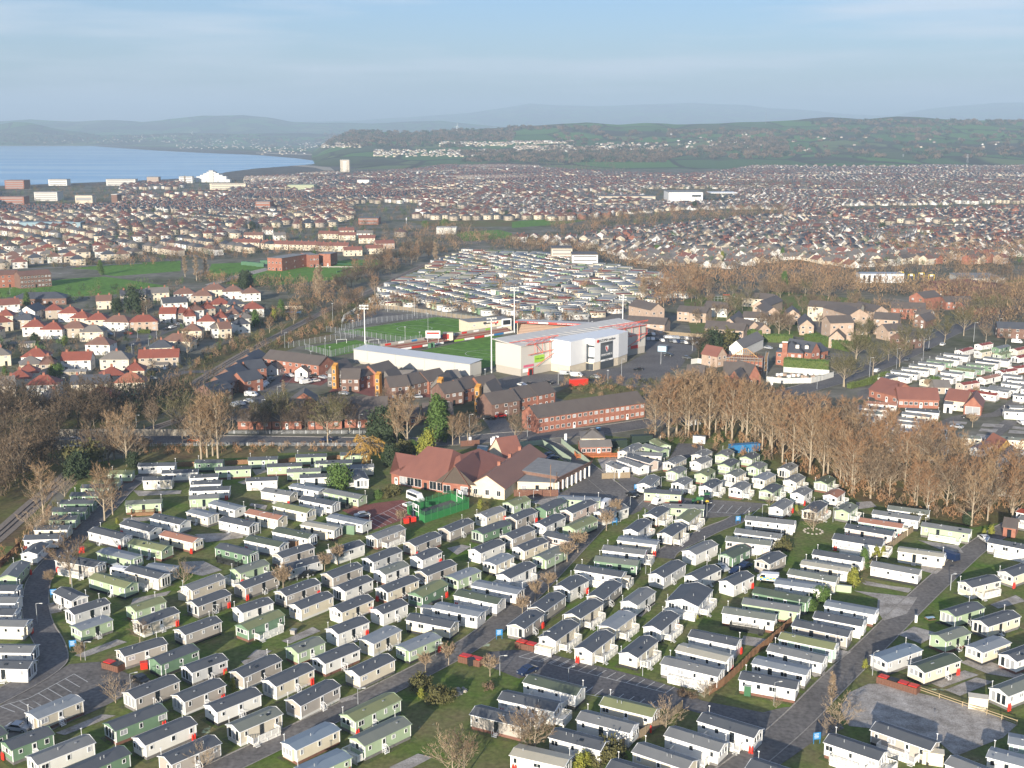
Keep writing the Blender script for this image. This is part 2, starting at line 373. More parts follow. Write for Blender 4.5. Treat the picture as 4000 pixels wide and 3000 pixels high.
def make_ground():
    # near flat sheet
    b = MB(); b.poly([(-9000, -400, 0), (9000, -400, 0), (9000, 3500, 0), (-9000, 3500, 0)], TOWNG)
    o = ob('ground', b); o['kind'] = 'structure'
    # land beyond 3.5 km as a height field
    az = np.linspace(-.62, .62, 300); dd = np.concatenate([np.linspace(3500, 7000, 60), np.linspace(7100, 16000, 70), np.linspace(16400, 27000, 34)])
    A, Dm = np.meshgrid(az, dd); X = A*Dm; Y = Dm
    Z = terr_z(X, Y); Z = Z-np.where(Z <= 0, 0.0, 0)
    V = np.stack([X, Y, Z], -1).reshape(-1, 3); na = len(az); nd = len(dd)
    i, j = np.meshgrid(np.arange(nd-1), np.arange(na-1), indexing='ij'); q = (i*na+j).ravel()
    F_ = np.stack([q, q+1, q+1+na, q+na], -1)
    me = npmesh('hills', V, F_, [FIELDS]); me.polygons.foreach_set('use_smooth', [True]*len(me.polygons))
    h = ob('hills', me); h['kind'] = 'structure'
make_ground()
# the bay and its mud, as sheets
wm = bpy.data.materials.new('bay_water'); wm.use_nodes = True
_n = wm.node_tree.nodes; _l = wm.node_tree.links; _b = _n['Principled BSDF']; _b.inputs['Base Color'].default_value = (.16, .30, .44, 1); _b.inputs['Roughness'].default_value = .22
_b.inputs['IOR'].default_value = 1.33
_t = _n.new('ShaderNodeTexCoord'); _m = _n.new('ShaderNodeMapping'); _m.inputs['Scale'].default_value = (.0012, .006, 1); _q = _n.new('ShaderNodeTexNoise'); _q.inputs['Scale'].default_value = 1; _q.inputs['Detail'].default_value = 6
_r = _n.new('ShaderNodeValToRGB'); _r.color_ramp.elements[0].position = .42; _r.color_ramp.elements[0].color = (.15, .38, .64, 1); _r.color_ramp.elements[1].position = .58; _r.color_ramp.elements[1].color = (.36, .57, .74, 1)
_l.new(_t.outputs['Object'], _m.inputs[0]); _l.new(_m.outputs[0], _q.inputs[0]); _l.new(_q.outputs[0], _r.inputs[0]); _l.new(_r.outputs[0], _b.inputs['Base Color'])
MUD = ground_mat('tidal_mud', [(.10, .085, .075), (.15, .13, .11)], .002, .02)
SAND = mat('pale_sand', (.42, .36, .27), .95, (.34, .29, .22), .02, 1)
mud = [(-2200, 572), (-200, 566), (450, 569), (700, 577), (950, 589), (1300, 598), (1720, 616), (1500, 640), (1340, 664), (1150, 686), (1000, 700), (860, 707), (300, 728), (-200, 742), (-2200, 790)]
sheet('tidal_flat', [G(*p) for p in mud], MUD, .3)
sea = [(-2200, 574), (-200, 569), (0, 571), (350, 570), (470, 579), (600, 588), (800, 598), (1000, 606), (1150, 618), (1255, 632), (1220, 642), (1140, 649), (1000, 659), (880, 674), (820, 692), (640, 702), (300, 716), (0, 727), (-2200, 775)]
sheet('bay_water', [G(*p) for p in sea], wm, .6)
sheet('sand_bar', [G(*p) for p in ((1130, 649), (1190, 646), (1290, 655), (1308, 668), (1270, 668), (1230, 656))], SAND, .9)
sheet('beach', [G(*p) for p in ((1000, 596), (1250, 603), (1500, 611), (1610, 617), (1480, 616), (1250, 608), (1000, 600))], SAND, .9)
sheet('far_beach', [G(*p) for p in ((-300, 563), (200, 566), (450, 567), (460, 570), (200, 571), (-300, 570))], SAND, .9)
# fields in and around the town
psheet('playing_field', 'L', [(-300, 270), (0, 260), (420, 215), (620, 195), (900, 178), (1100, 205), (1460, 262), (1330, 290), (1000, 330), (700, 350), (300, 350), (-300, 360)], LAWN, .02)
psheet('meadow', 'L', [(600, 110), (900, 75), (1250, 55), (1560, 40), (1560, 130), (1250, 155), (1000, 175), (880, 160), (850, 120)], LAWN, .024)
psheet('grass_mound_ground', 'M', [(60, 510), (300, 500), (540, 545), (280, 600), (100, 640), (0, 640)], LAWN, .028)
psheet('gasworks_lawn', 'M', [(300, 610), (560, 545), (960, 490), (1480, 470), (1560, 500), (1380, 560), (1090, 650), (700, 690), (430, 700), (180, 680)], LAWN, .02)
psheet('gravel_track', 'M', [(0, 690), (120, 650), (330, 590), (520, 545), (570, 560), (420, 600), (230, 650), (60, 700)], GRAV, .034)
psheet('pasture', 'U2', [(1310, 920), (1700, 895), (2212, 905), (2600, 925), (2600, 955), (1900, 965), (1500, 960)], ROUGH, .02)
psheet('pasture', 'U3', [(0, 1035), (200, 1000), (500, 985), (640, 1020), (450, 1050), (0, 1085)], LAWN, .024)
psheet('pasture', 'U2', [(1700, 1010), (2100, 990), (2212, 1020), (2212, 1060), (1800, 1090)], LAWN, .028)
psheet('school_field', 'U4', [(2050, 1545), (2212, 1520), (2500, 1520), (2500, 1640), (2212, 1640), (2080, 1590)], LAWN, .02)
psheet('town_green', 'U2', [(160, 665), (690, 655), (740, 680), (600, 698), (200, 690)], LAWN, .02)
psheet('play_area_grass', 'K', [(430, 190), (560, 140), (640, 180), (520, 265)], LAWN, .02)
# park ground: grass, with paths, roads and pitches
psheet('park_grass', 'O', [(-200, 1700), (-200, 1180), (60, 1180), (150, 1060), (200, 1000), (300, 985), (780, 975), (900, 985), (1040, 965), (1260, 960), (1300, 940), (1400, 950), (1560, 930), (1700, 1010), (1850, 1080), (2100, 1140), (2212, 1120), (2400, 1150), (2400, 1700), (2400, 2400), (-400, 2400)], GRASS, .03)
psheet('woodland_floor', 'O', [(1400, 905), (1560, 905), (1700, 890), (1830, 880), (1900, 940), (2000, 990), (2150, 1050), (2300, 1080), (2300, 1150), (2100, 1145), (1850, 1085), (1700, 1012), (1560, 955)], SOIL, .026)
psheet('verge', 'F', [(1180, 180), (1700, 190), (2400, 195), (2400, 300), (1900, 310), (1200, 345)], ROUGH, .038)
# ---------------------------------------------------------------- roads, yards, pitches of gravel
pribbon('park_road', 'O', [(1345, 1075), (1240, 1185), (1130, 1300), (1040, 1380), (930, 1440), (760, 1525), (640, 1583), (500, 1650), (330, 1730)], 5.2, ASPH, .05, kerb=True)
pribbon('park_road', 'O', [(1150, 950), (1200, 965), (1250, 1000), (1290, 1030), (1345, 1075)], 7, ASPH, .054, kerb=True)
psheet('clubhouse_forecourt', 'H', [(880, 600), (1080, 480), (1110, 400), (1140, 390), (1300, 520), (1500, 500), (1720, 480), (1740, 560), (1560, 600), (1600, 700), (1560, 760), (1480, 800), (1200, 760), (900, 690), (680, 700), (560, 640)], ASPH, .058)
psheet('parking_area', 'I', [(-600, 330), (-300, 470), (0, 590), (0, 750), (150, 860), (300, 880), (720, 900), (1130, 860), (1290, 800), (1360, 740), (800, 700), (470, 680), (450, 640), (230, 600), (200, 480), (0, 470), (-200, 400)], ASPH, .062)
psheet('sales_yard', 'H', [(1180, 320), (1300, 290), (1500, 290), (1740, 330), (1780, 400), (1600, 450), (1400, 470), (1240, 440)], GRAV, .066)
psheet('service_yard', 'H', [(1790, 330), (1880, 180), (2080, 190), (2120, 240), (1980, 300), (1860, 350)], ASPHD, .07)
pribbon('park_road', 'I', [(1080, 890), (1000, 940), (800, 1010), (600, 1110), (380, 1210), (290, 1270), (260, 1330)], 4.6, ASPHD, .074, kerb=True)
pribbon('park_road', 'O', [(2215, 1120), (2120, 1172), (2050, 1235), (1990, 1290), (1890, 1390), (1790, 1485), (1720, 1560), (1600, 1660), (1450, 1760)], 5.2, ASPH, .078, kerb=True)
psheet('car_park', 'C', [(-200, 660), (20, 640), (240, 655), (500, 720), (1110, 872), (1440, 975), (1640, 1080), (2212, 1190), (2500, 1180), (2500, 1400), (2250, 1400), (1980, 1290), (1480, 1150), (1420, 1170), (800, 1040), (480, 990), (190, 850), (60, 890), (-260, 760)], ASPHD, .082)
psheet('yard', 'Dd', [(870, 935), (1000, 935), (1330, 1020), (1700, 1110), (2150, 1290), (2030, 1400), (1620, 1560), (1480, 1440), (1000, 1330), (700, 1300), (620, 1150), (700, 1010)], GRAV, .086)
psheet('park_road', 'Dd', [(-120, 1200), (130, 1140), (400, 1120), (520, 1180), (660, 1320), (440, 1400), (300, 1500), (100, 1640), (-500, 1900), (-900, 1900), (-300, 1500), (-60, 1330)], ASPH, .09)
pribbon('park_road', 'F', [(1450, 430), (1250, 455), (1080, 570), (930, 740), (760, 900), (600, 1060), (440, 1230), (330, 1360), (300, 1560), (330, 1750), (430, 1900), (470, 2040), (440, 2110), (250, 2240), (-100, 2420)], 5.2, ASPHD, .094, kerb=True)
psheet('lower_car_park', 'A', [(600, 765), (860, 745), (1110, 850), (1320, 905), (1000, 1080), (860, 1150), (520, 1300), (100, 1540), (-300, 1560), (-200, 1240), (200, 1000)], ASPH, .098)
pribbon('park_road', 'J', [(1900, 800), (1659, 930), (1530, 1020), (1440, 1090), (1150, 1085), (950, 1190), (860, 1260)], 5, ASPH, .102)
pribbon('park_road', 'J', [(1560, 1130), (1460, 1200), (1370, 1290), (1300, 1360)], 5, ASPH, .106)
psheet('reception_yard', 'J', [(340, 880), (480, 850), (600, 870), (560, 900), (440, 950), (330, 960), (300, 910)], ASPH, .11)
# main roads
pribbon('ring_road', 'O', [(-300, 975), (0, 962), (150, 950), (480, 950), (780, 955), (980, 955), (1100, 942), (1260, 935), (1400, 915), (1560, 885), (1700, 850), (1830, 815), (1960, 765), (2060, 710), (2212, 660), (2500, 600)], 11, ASPHD, .05, kerb=True)
pribbon('estate_road', 'T2', [(400, 1380), (330, 1230), (250, 1150), (200, 1190)], 8, ASPHD, .06)
pribbon('estate_road', 'T1', [(-200, 1200), (0, 1080), (140, 920), (240, 810), (420, 800), (620, 815)], 9, ASPHD, .064, kerb=True)
psheet('block_paved_yard', 'T1', [(240, 800), (620, 790), (640, 850), (560, 900), (420, 880), (200, 870)], BRICKP, .068)
psheet('estate_court', 'T1', [(620, 960), (780, 940), (1060, 1010), (1500, 1000), (1500, 1180), (1700, 1180), (1700, 1060), (1450, 930), (1000, 880), (700, 900)], BRICKP, .07)
psheet('stadium_forecourt', 'T2', [(250, 860), (500, 800), (820, 800), (1370, 740), (1600, 620), (1600, 450), (2080, 480), (2080, 560), (1960, 650), (1900, 740), (1700, 830), (1620, 900), (1300, 860), (880, 900), (620, 900), (340, 920)], ASPHD, .074)
pribbon('access_road', 'T2', [(1600, 905), (1450, 895), (1380, 860)], 7, ASPH, .078)
psheet('rear_car_park', 'T2', [(500, 360), (760, 350), (1060, 290), (1300, 250), (1480, 300), (1380, 380), (1080, 410)], ASPH, .06)
psheet('estate_road', 'K', [(1500, 480), (1640, 440), (1640, 660), (1440, 560)], ASPHD, .05)
psheet('estate_ground', 'K', [(-100, 220), (300, 180), (1100, 120), (2212, 230), (2212, 760), (1900, 740), (900, 640), (0, 640)], GRASS, .036)
psheet('mansion_drive', 'K', [(1600, 1010), (1700, 880), (1980, 900), (1960, 960), (1760, 1010)], ASPH, .07)
pribbon('suburb_road', 'L', [(1700, 560), (1480, 620), (1300, 690), (1180, 760), (1080, 850), (1000, 900)], 9, ASPHD, .05)
pribbon('suburb_road', 'L', [(1240, 700), (1060, 690), (900, 640), (880, 600)], 9, ASPHD, .054)
pribbon('suburb_road', 'L', [(1800, 1000), (1560, 1000), (1420, 1070), (1250, 1080)], 6, ASPHD, .058)
pribbon('suburb_road', 'U4', [(1060, 930), (1090, 1050), (1140, 1190)], 14, ASPHD, .07)
# stadium pitches
psheet('stadium_pitch', 'T1', [(1380, 610), (2030, 470), (2430, 478), (2750, 590), (2200, 700), (1900, 760)], LAWN, .04)
psheet('training_pitch', 'T1', [(725, 432), (1560, 305), (1990, 350), (1830, 440), (1290, 530)], LAWN, .04)
psheet('small_pitch', 'T1', [(410, 575), (860, 505), (1130, 560), (650, 650)], LAWN, .044)
psheet('hard_court', 'T1', [(760, 340), (920, 250), (1500, 300), (1200, 345), (940, 385)], ASPH, .048)
psheet('shingle_bank', 'T1', [(310, 500), (560, 440), (740, 480), (640, 520), (380, 560)], ROUGH, .05)
psheet('meadow_bank', 'T2', [(820, 960), (1000, 880), (1400, 900), (1600, 960), (1560, 1010), (1100, 1060), (830, 1010)], ROUGH, .05)
def linestrip(name, parent, a, b, wd, z, m=PAINT):
    d = (b-a); n = Vector((-d.y, d.x, 0)).normalized()*wd/2
    k = MB(); q = [a-n, b-n, b+n, a+n]; k.poly([(p.x, p.y, z) for p in q], m)
    return ob(name, k, parent)
def pitch_marks(parent, c, ax, L, W, z):
    ax = ax.normalized(); ay = Vector((-ax.y, ax.x, 0))
    def pt(x, y): return c+ax*x+ay*y
    for a, b in (((-L/2, -W/2), (L/2, -W/2)), ((-L/2, W/2), (L/2, W/2)), ((-L/2, -W/2), (-L/2, W/2)), ((L/2, -W/2), (L/2, W/2)), ((0, -W/2), (0, W/2)),
                 ((-L/2+16, -20), (-L/2+16, 20)), ((L/2-16, -20), (L/2-16, 20)), ((-L/2, -20), (-L/2+16, -20)), ((-L/2, 20), (-L/2+16, 20)), ((L/2, -20), (L/2-16, -20)), ((L/2, 20), (L/2-16, 20))):
        linestrip('pitch_line', parent, pt(*a), pt(*b), .18, z)
    k = MB()
    for i in range(24):
        t0, t1 = 2*math.pi*i/24, 2*math.pi*(i+1)/24
        k.poly([tuple(pt(r*math.cos(t), r*math.sin(t)).xy)+(z,) for r, t in ((9.1, t0), (9.35, t0), (9.35, t1), (9.1, t1))], PAINT)
    ob('centre_circle', k, parent)
_ft = (P('T1', 2030, 470)-P('T1', 1380, 610))
_sp = bpy.data.objects['stadium_pitch']
_ctr = P('T1', 1980, 622)
pitch_marks(_sp, _ctr, _ft, 95, 60, .046)
pitch_marks(bpy.data.objects['training_pitch'], P('T1', 1370, 405), P('T1', 1560, 330)-P('T1', 1000, 415), 70, 44, .046)
# parking bays
def bays(t, pts_a, pts_b, n, z, parent_name, cross=True):
    par = bpy.data.objects[parent_name]
    for i in range(n):
        f = i/(n-1); a = P(t, *pts_a[0]).lerp(P(t, *pts_a[1]), f); b = P(t, *pts_b[0]).lerp(P(t, *pts_b[1]), f)
        linestrip('bay_line', par, a, b, .14, z)
    if cross:
        linestrip('bay_line', par, P(t, *pts_a[0]), P(t, *pts_a[1]), .14, z+.002)
bays('C', ((250, 745), (1330, 1012)), ((335, 700), (1405, 960)), 14, .088, 'car_park')
bays('C', ((60, 700), (480, 800)), ((180, 660), (590, 735)), 6, .088, 'car_park')
bays('C', ((620, 1020), (1180, 1130)), ((700, 960), (1240, 1085)), 7, .088, 'car_park')
bays('A', ((250, 1060), (640, 850)), ((400, 1150), (760, 920)), 6, .104, 'lower_car_park')
bays('A', ((0, 1130), (250, 1060)), ((130, 1180), (390, 1150)), 4, .104, 'lower_car_park')
bays('I', ((740, 830), (1210, 860)), ((810, 745), (1290, 790)), 6, .068, 'parking_area')
bays('I', ((-20, 760), (520, 800)), ((60, 680), (600, 720)), 6, .068, 'parking_area', False)
bays('G', ((1180, 850), (1490, 700)), ((1300, 910), (1620, 770)), 8, .066, 'park_grass', True)
psheet('brick_car_park', 'G', [(960, 760), (1240, 700), (1480, 670), (1540, 690), (1560, 820), (1240, 930), (1190, 900), (1140, 850)], BRICKP, .055)
# gravel pitches and slabs between the caravans
PADS = {'A': [((640, 690), (1010, 550), (1100, 575), (720, 710)), ((410, 245), (470, 230), (540, 310), (440, 330)), ((880, 1200), (1000, 1210), (560, 1380), (480, 1360)), ((1150, 200), (1480, 130), (1440, 170), (1130, 250)), ((2080, 740), (2260, 690), (2290, 740), (2130, 790))],
        'B': [((220, 565), (490, 445), (560, 480), (290, 590)), ((690, 1080), (820, 1035), (880, 1060), (740, 1100)), ((1150, 1659), (1400, 1540), (1530, 1570), (1280, 1700)), ((0, 640), (140, 650), (30, 720), (-80, 710))],
        'C': [((1160, 300), (1210, 230), (1240, 240), (1120, 355), (1070, 350)), ((2000, 520), (2200, 550), (2150, 620), (1960, 590))],
        'Dd': [((810, 60), (1240, 110), (1200, 140), (840, 80)), ((740, 130), (1290, 190), (1200, 330), (1000, 390), (940, 300), (950, 200)), ((1120, 510), (1260, 440), (1480, 500), (1320, 590)), ((1380, 920), (1700, 820), (1820, 860), (1500, 970)), ((1530, 990), (1800, 880), (1950, 920), (1660, 1040)), ((1920, 250), (2140, 170), (2230, 220), (1990, 285)), ((350, 830), (480, 800), (500, 850), (400, 880)), ((480, 700), (620, 640), (720, 660), (560, 760)), ((1660, 750), (1900, 850), (2212, 900), (2212, 850), (1800, 700)), ((1800, 180), (1900, 170), (1890, 230))],
        'E': [((1070, 860), (1500, 920), (1560, 1000), (1300, 960)), ((1100, 1100), (1350, 1160), (1260, 1230), (1100, 1190)), ((490, 1300), (1000, 1400), (960, 1430), (520, 1340)), ((400, 450), (560, 440), (620, 500), (400, 530))],
        'F': [((1150, 590), (1240, 595), (1570, 590), (1560, 620), (1200, 640)), ((1060, 830), (1300, 815), (1320, 850), (1080, 870)), ((1680, 970), (2100, 950), (2100, 1000), (1780, 1040)), ((1560, 1210), (1760, 1200), (1920, 1280), (1750, 1330), (1600, 1300)), ((1140, 490), (1240, 470), (1220, 510))],
        'G': [((60, 520), (160, 490), (230, 520), (120, 540)), ((180, 700), (320, 720), (300, 760), (160, 720)), ((1870, 1090), (2000, 1060), (2080, 1075), (1960, 1150)), ((190, 410), (300, 400), (320, 430), (220, 460))],
        'J': [((1060, 1130), (1200, 1140), (1190, 1160), (1050, 1150)), ((960, 1180), (1060, 1180), (1060, 1210), (950, 1210)), ((1330, 1150), (1500, 1160), (1480, 1185), (1310, 1175)), ((1310, 1190), (1450, 1200), (1430, 1225), (1290, 1215)), ((1280, 1235), (1400, 1250), (1370, 1280), (1260, 1265)), ((1540, 1205), (1700, 1215), (1700, 1240), (1530, 1230)), ((1570, 1175), (1700, 1185), (1700, 1205), (1560, 1195))],
        'H': [((180, 300), (0, 300), (0, 310)), ((600, 690), (840, 640), (860, 690), (700, 720))]}
_z = .112
for t, L_ in PADS.items():
    for q in L_:
        psheet('gravel_pitch', t, q, GRAV, _z); _z += .0005 if _z < .16 else 0
# railway
RW = [P('F', -200, 1130), P('F', 0, 970), P('F', 270, 725), P('F', 480, 550), P('F', 660, 400), P('F', 720, 250), P('T1', -190, 1040), P('L', 1640, 1130), P('L', 1850, 1000), P('L', 2060, 870), P('T1', 420, 345), P('T1', 620, 245), P('M', 1150, 870), P('M', 1450, 740), P('M', 1800, 560), P('M', 2150, 420)]
psheet('cutting_scrub_ground', 'O', [(-250, 1300), (-250, 890), (120, 885), (330, 850), (480, 745), (640, 690), (800, 640), (960, 550), (1010, 545), (860, 640), (720, 720), (560, 780), (420, 850), (330, 905), (210, 925), (170, 990), (70, 1140), (-30, 1250)], SOIL, .022)
ribbon('rail_ballast', RW, 5.5, BALL, .12)
for off in (-.75, .75, ):
    pts = smooth(RW); r_ = MB()
    for i in range(len(pts)-1):
        a, c = pts[i], pts[i+1]; d = (c-a); n = Vector((-d.y, d.x, 0)).normalized()*off
        r_.box((*((a+c)/2+n).xy, .22), (d.length, .12, .16), RAIL, math.atan2(d.y, d.x))
    ob('rail', r_, bpy.data.objects['rail_ballast'])
# ---------------------------------------------------------------- static caravans: roof-ridge ends measured in the photograph (near end first)
CV = {
'A': """-230,72,150,82,wd -230,180,160,182,wm -250,278,140,285,wd -180,375,235,383,cm -130,598,300,603,wm -130,730,265,740,wd 685,172,527,97,wd
600,290,905,193,pd 660,425,920,337,sl 1130,262,1390,178,so 1190,380,1500,270,bd 1660,222,1945,118,td 1555,460,1860,350,td 2090,420,2402,295,goV
1045,640,1395,535,td 1340,715,1660,590,gd 1610,782,1915,672,pd 2045,825,2372,680,td 1120,1005,1490,857,td 1540,1030,1890,888,td 1825,1115,2195,968,wd
2015,1285,2377,1133,bnV 270,1180,665,1020,bl 950,1275,1385,1110,gd 1200,1400,1640,1218,wd 1427,1560,1845,1382,td 50,1440,415,1303,gd 275,1565,765,1375,wm
540,1700,1065,1472,gd -350,1450,5,1300,gd""",
'B': """215,130,500,25,td 335,245,615,135,cd 690,270,960,162,cd 1375,145,1600,33,go 1045,285,1255,200,wd 655,455,925,350,wd 955,540,1190,425,cl
310,615,540,525,sn 545,705,835,585,wd 115,900,440,755,cd 835,815,1135,675,cd 1270,600,1540,485,sl 1710,395,1340,325,cd 1950,300,1560,225,wl 2120,195,1750,118,wGV
325,1065,655,900,td 284,1440,660,1265,cu 800,1195,1180,1015,so 880,1400,1265,1220,snW 400,1660,760,1500,su 2327,1230,1905,1128,td 2607,1100,2140,1000,wdV""",
'C': """35,415,200,292,td 215,265,395,138,td 435,88,600,0,wd 720,165,880,38,td 520,325,720,198,cdV 310,516,505,378,cdV 620,615,810,470,cdV 1005,660,1185,517,cdV
825,420,1000,292,clV 1215,430,1370,303,wdV 1011,215,1170,97,wm 1955,548,1560,468,wd 1872,683,1455,585,wc 1800,808,1330,700,wmV 585,968,150,858,wGV
1240,1150,805,1045,co 1055,1285,600,1170,wm 800,1432,370,1322,wd 2130,1330,1650,1185,wdV 1820,1445,1375,1310,wmV 1555,1600,1095,1448,cm 1300,1720,860,1590,wd
480,1570,30,1470,cc 2483,262,2010,190,sm 2282,335,1835,268,wnX""",
'Dd': """470,72,80,20,wl 345,182,-102,98,gG 345,795,-102,698,wl 255,915,-222,830,wd 925,282,515,208,wl 820,382,420,308,wd 705,472,240,378,td 585,582,120,487,eo
485,692,30,590,wm 960,690,1265,583,pu 1290,775,1590,673,cG 1475,510,1680,440,sn 1560,300,1805,225,sd 1840,385,2110,300,cd 1790,605,2020,522,cl 2080,680,2300,600,wd
2000,975,2300,860,wn 995,1522,535,1370,wdV 1440,1437,940,1265,tdV 1900,1680,1620,1570,bm 2300,1590,1920,1490,wl 2400,1430,2160,1385,el 150,1680,-90,1600,wd""",
'F': """1515,345,1205,350,wd 1710,400,1405,412,wd 1930,320,1695,322,gd 2165,372,1865,385,sd 1490,462,1245,470,cd 1885,440,1650,450,wd 1912,498,1660,505,wd
1980,550,1655,560,wd 1885,618,1645,630,sm 1395,662,1095,675,snT 1115,412,985,415,so 1005,485,850,490,so 950,532,715,535,sd 860,600,625,603,gd 815,665,540,668,gd
750,733,475,735,gd 660,802,455,805,sd 600,888,320,890,cd 520,965,220,975,wd 250,1115,350,1032,wd 65,1320,185,1190,sm 2070,722,1850,668,wl 1840,785,1660,740,cl
1595,845,1345,790,wd 1345,907,1085,842,wd 2190,865,1935,812,wd 1090,972,815,905,pd 1710,1000,1425,935,cb 1440,1067,1154,1005,so 1180,1147,890,1080,sl 2190,1112,1905,1043,gdX
860,1207,530,1148,tdV 1135,1385,825,1300,so 1420,1307,1130,1235,cdV 1490,1240,1300,1215,pl 1615,1412,1890,1312,bm""",
'G': """405,292,160,300,sd 828,267,570,275,sd 1180,252,955,258,sd 615,347,320,357,sd 1045,322,745,330,sd 775,392,495,402,sm 860,440,605,450,wd 1230,358,925,370,cm
400,468,145,478,wd 1135,478,1095,408,wdV 790,562,545,522,wl 545,600,300,562,cm 910,685,630,632,wdV 1140,628,845,570,smX 695,747,410,688,co 450,806,165,748,cb
1175,846,875,785,wl 925,896,650,848,cc 705,966,405,905,wG 455,1036,165,978,wG 405,1135,680,1045,td 470,1235,750,1155,pd 880,1095,1110,1020,wd 1225,975,1460,888,tmV
1545,1035,1770,945,td 1850,912,2050,830,td 1190,1170,1430,1078,pd 1605,1155,1775,1082,wd 1290,1275,1490,1200,wn 1650,1285,1900,1187,td 835,1305,1090,1210,td
935,1420,1180,1322,wd 1310,1427,1570,1325,cd 1915,1325,2110,1248,sl 440,1455,725,1350,td 80,1395,370,1288,td 45,1265,285,1187,snV 60,1600,325,1512,wd""",
'H': """410,690,555,638,so 175,790,340,725,cm 435,815,610,742,td 690,735,865,655,gd 1190,645,850,628,sl 915,755,1120,665,kd 680,870,850,788,wd 145,930,385,845,gd
935,895,1130,810,so 395,975,590,893,td 985,990,745,938,kdV 1200,770,1400,705,wm 120,1095,330,1010,wd 500,1075,700,995,cd 250,1195,400,1125,clV 680,1155,870,1065,sn
370,1310,590,1203,wdV 515,1437,130,1362,wl 1700,1017,1375,978,cl 1600,1102,1240,1060,wmV 1535,1194,1175,1152,gn 1410,1292,1010,1228,wdV 870,1410,1015,1318,wd
1690,1305,1880,1190,pd 1470,920,1590,830,wdV 1640,790,1745,722,cdV 1910,592,1590,572,sd 2095,712,1755,700,sm 1580,525,1665,450,wm 1405,245,1535,178,cm
1760,228,1600,182,sm 1740,265,1440,248,cm 1665,328,1450,265,kd 1585,367,1390,300,wm 1410,383,1300,335,wm 1765,188,1680,140,so""",
'I': """310,285,440,222,bm 620,205,720,150,cm 600,280,720,225,wm 880,205,955,147,sm 1145,230,1230,182,sd 350,385,440,330,sm 660,410,745,355,so 910,310,1010,250,sd
1220,335,1310,282,smV 975,420,1080,367,cnV 410,510,500,450,wmV 705,545,825,470,wdV 1560,350,1635,303,cm 1280,455,1400,393,cl 1620,480,1715,420,cmV 1030,565,1130,497,wmV
1360,590,1470,520,sdV 1700,620,1790,560,wm 1955,495,2040,440,sGV 2055,640,2140,580,wbV 1470,770,1580,690,wm 1830,800,1950,708,cdV 1670,922,1150,868,wmX 1520,1067,1050,1005,wm
1420,1142,940,1090,kn 530,1245,770,1135,wm 930,1280,1110,1188,gG 1320,1345,1500,1255,td 560,1515,800,1400,wd 940,1570,1150,1470,wd 2130,1532,1625,1445,cn 265,1055,425,945,cdV
450,905,590,790,coV""",
'E': """250,525,340,455,snV 1190,535,755,480,wn 1080,602,600,530,wm 900,680,450,613,eb 800,762,310,680,kd 1640,740,1120,660,smV 1350,992,865,925,cc 1095,1177,580,1085,wm
2362,930,1850,835,wdV 1580,1310,1890,1235,cdV 2020,1195,2262,1110,cd 325,1145,-175,1065,cc 460,1040,-45,960,wd 2400,560,2200,520,wr 2420,640,2230,600,wm""",
'J': """735,765,560,740,wm 805,738,600,712,wm 885,712,680,690,wm 950,690,745,665,cm 1015,665,815,645,wm 1085,645,880,625,gn 1145,625,965,600,wm 1215,597,1020,575,wm
1130,555,1225,528,wr 1290,505,1380,488,wr 1285,560,1370,545,co 1430,530,1520,508,gm 1440,580,1525,560,so 1575,545,1659,525,cr 1590,605,1680,585,wr 1545,632,1345,605,wm
1460,650,1280,628,wd 1410,672,1205,652,gn 1330,700,1130,675,gn 1265,718,1070,695,eo 1165,738,1000,718,wm 1100,772,955,750,wm 850,790,960,765,co 510,775,610,755,cdT
1460,720,1580,700,wr 1310,775,1440,745,wb 1140,820,1270,800,kr 1445,905,1215,873,wr 1540,880,1320,850,wm 1605,865,1390,838,wm 1700,835,1491,808,wm 1740,800,1530,780,wm
1560,690,1690,670,wr 630,985,385,965,wb 565,1022,320,1000,wm 510,1055,255,1030,wn 450,1095,205,1068,wm 970,1045,710,1022,wd 910,1078,680,1052,cm 855,1115,620,1090,wm
790,1140,535,1120,wm 820,1195,590,1175,wu 1700,1040,1500,1030,wm 1750,1010,1550,1000,wm 1700,915,1612,905,wm 1700,1270,1450,1250,cn 1300,1250,1030,1235,cn 1270,1345,1390,1290,wb
1580,1565,1270,1540,cb 1560,1640,1300,1615,cb 460,1200,370,1185,wn 560,1290,690,1255,wm 1000,1320,900,1300,wm 1640,760,1500,745,wm 1790,870,1650,850,wm 1000,1380,870,1360,wm"""}
WIN = {}
def window_mesh(wd, ht, curt):
    k = (wd, ht, curt)
    if k not in WIN:
        b = MB(); f = .07; t = .06
        b.box((0, -t/2, ht/2-f/2), (wd, t, f), TRIM).box((0, -t/2, -ht/2+f/2), (wd, t, f), TRIM)
        b.box((-wd/2+f/2, -t/2, 0), (f, t, ht-2*f), TRIM).box((wd/2-f/2, -t/2, 0), (f, t, ht-2*f), TRIM)
        b.poly([(-wd/2+f, -.02, -ht/2+f), (wd/2-f, -.02, -ht/2+f), (wd/2-f, -.02, ht/2-f), (-wd/2+f, -.02, ht/2-f)], NET if curt else GLASS)
        if wd > .9: b.box((0, -.035, 0), (.05, .03, ht-2*f), TRIM)
        WIN[k] = b.mesh('window')
    return WIN[k]
DOOR = {}
def door_mesh(dark, w_=.8, h_=1.95):
    k = (dark, w_, h_)
    if k not in DOOR:
        b = MB(); b.box((0, -.03, 0), (w_, .06, h_), GLASS if dark else TRIM)
        b.poly([(-w_*.3, -.065, 0), (w_*.3, -.065, 0), (w_*.3, -.065, h_*.4), (-w_*.3, -.065, h_*.4)], GLASS)
        DOOR[k] = b.mesh('door')
    return DOOR[k]
stb = MB()
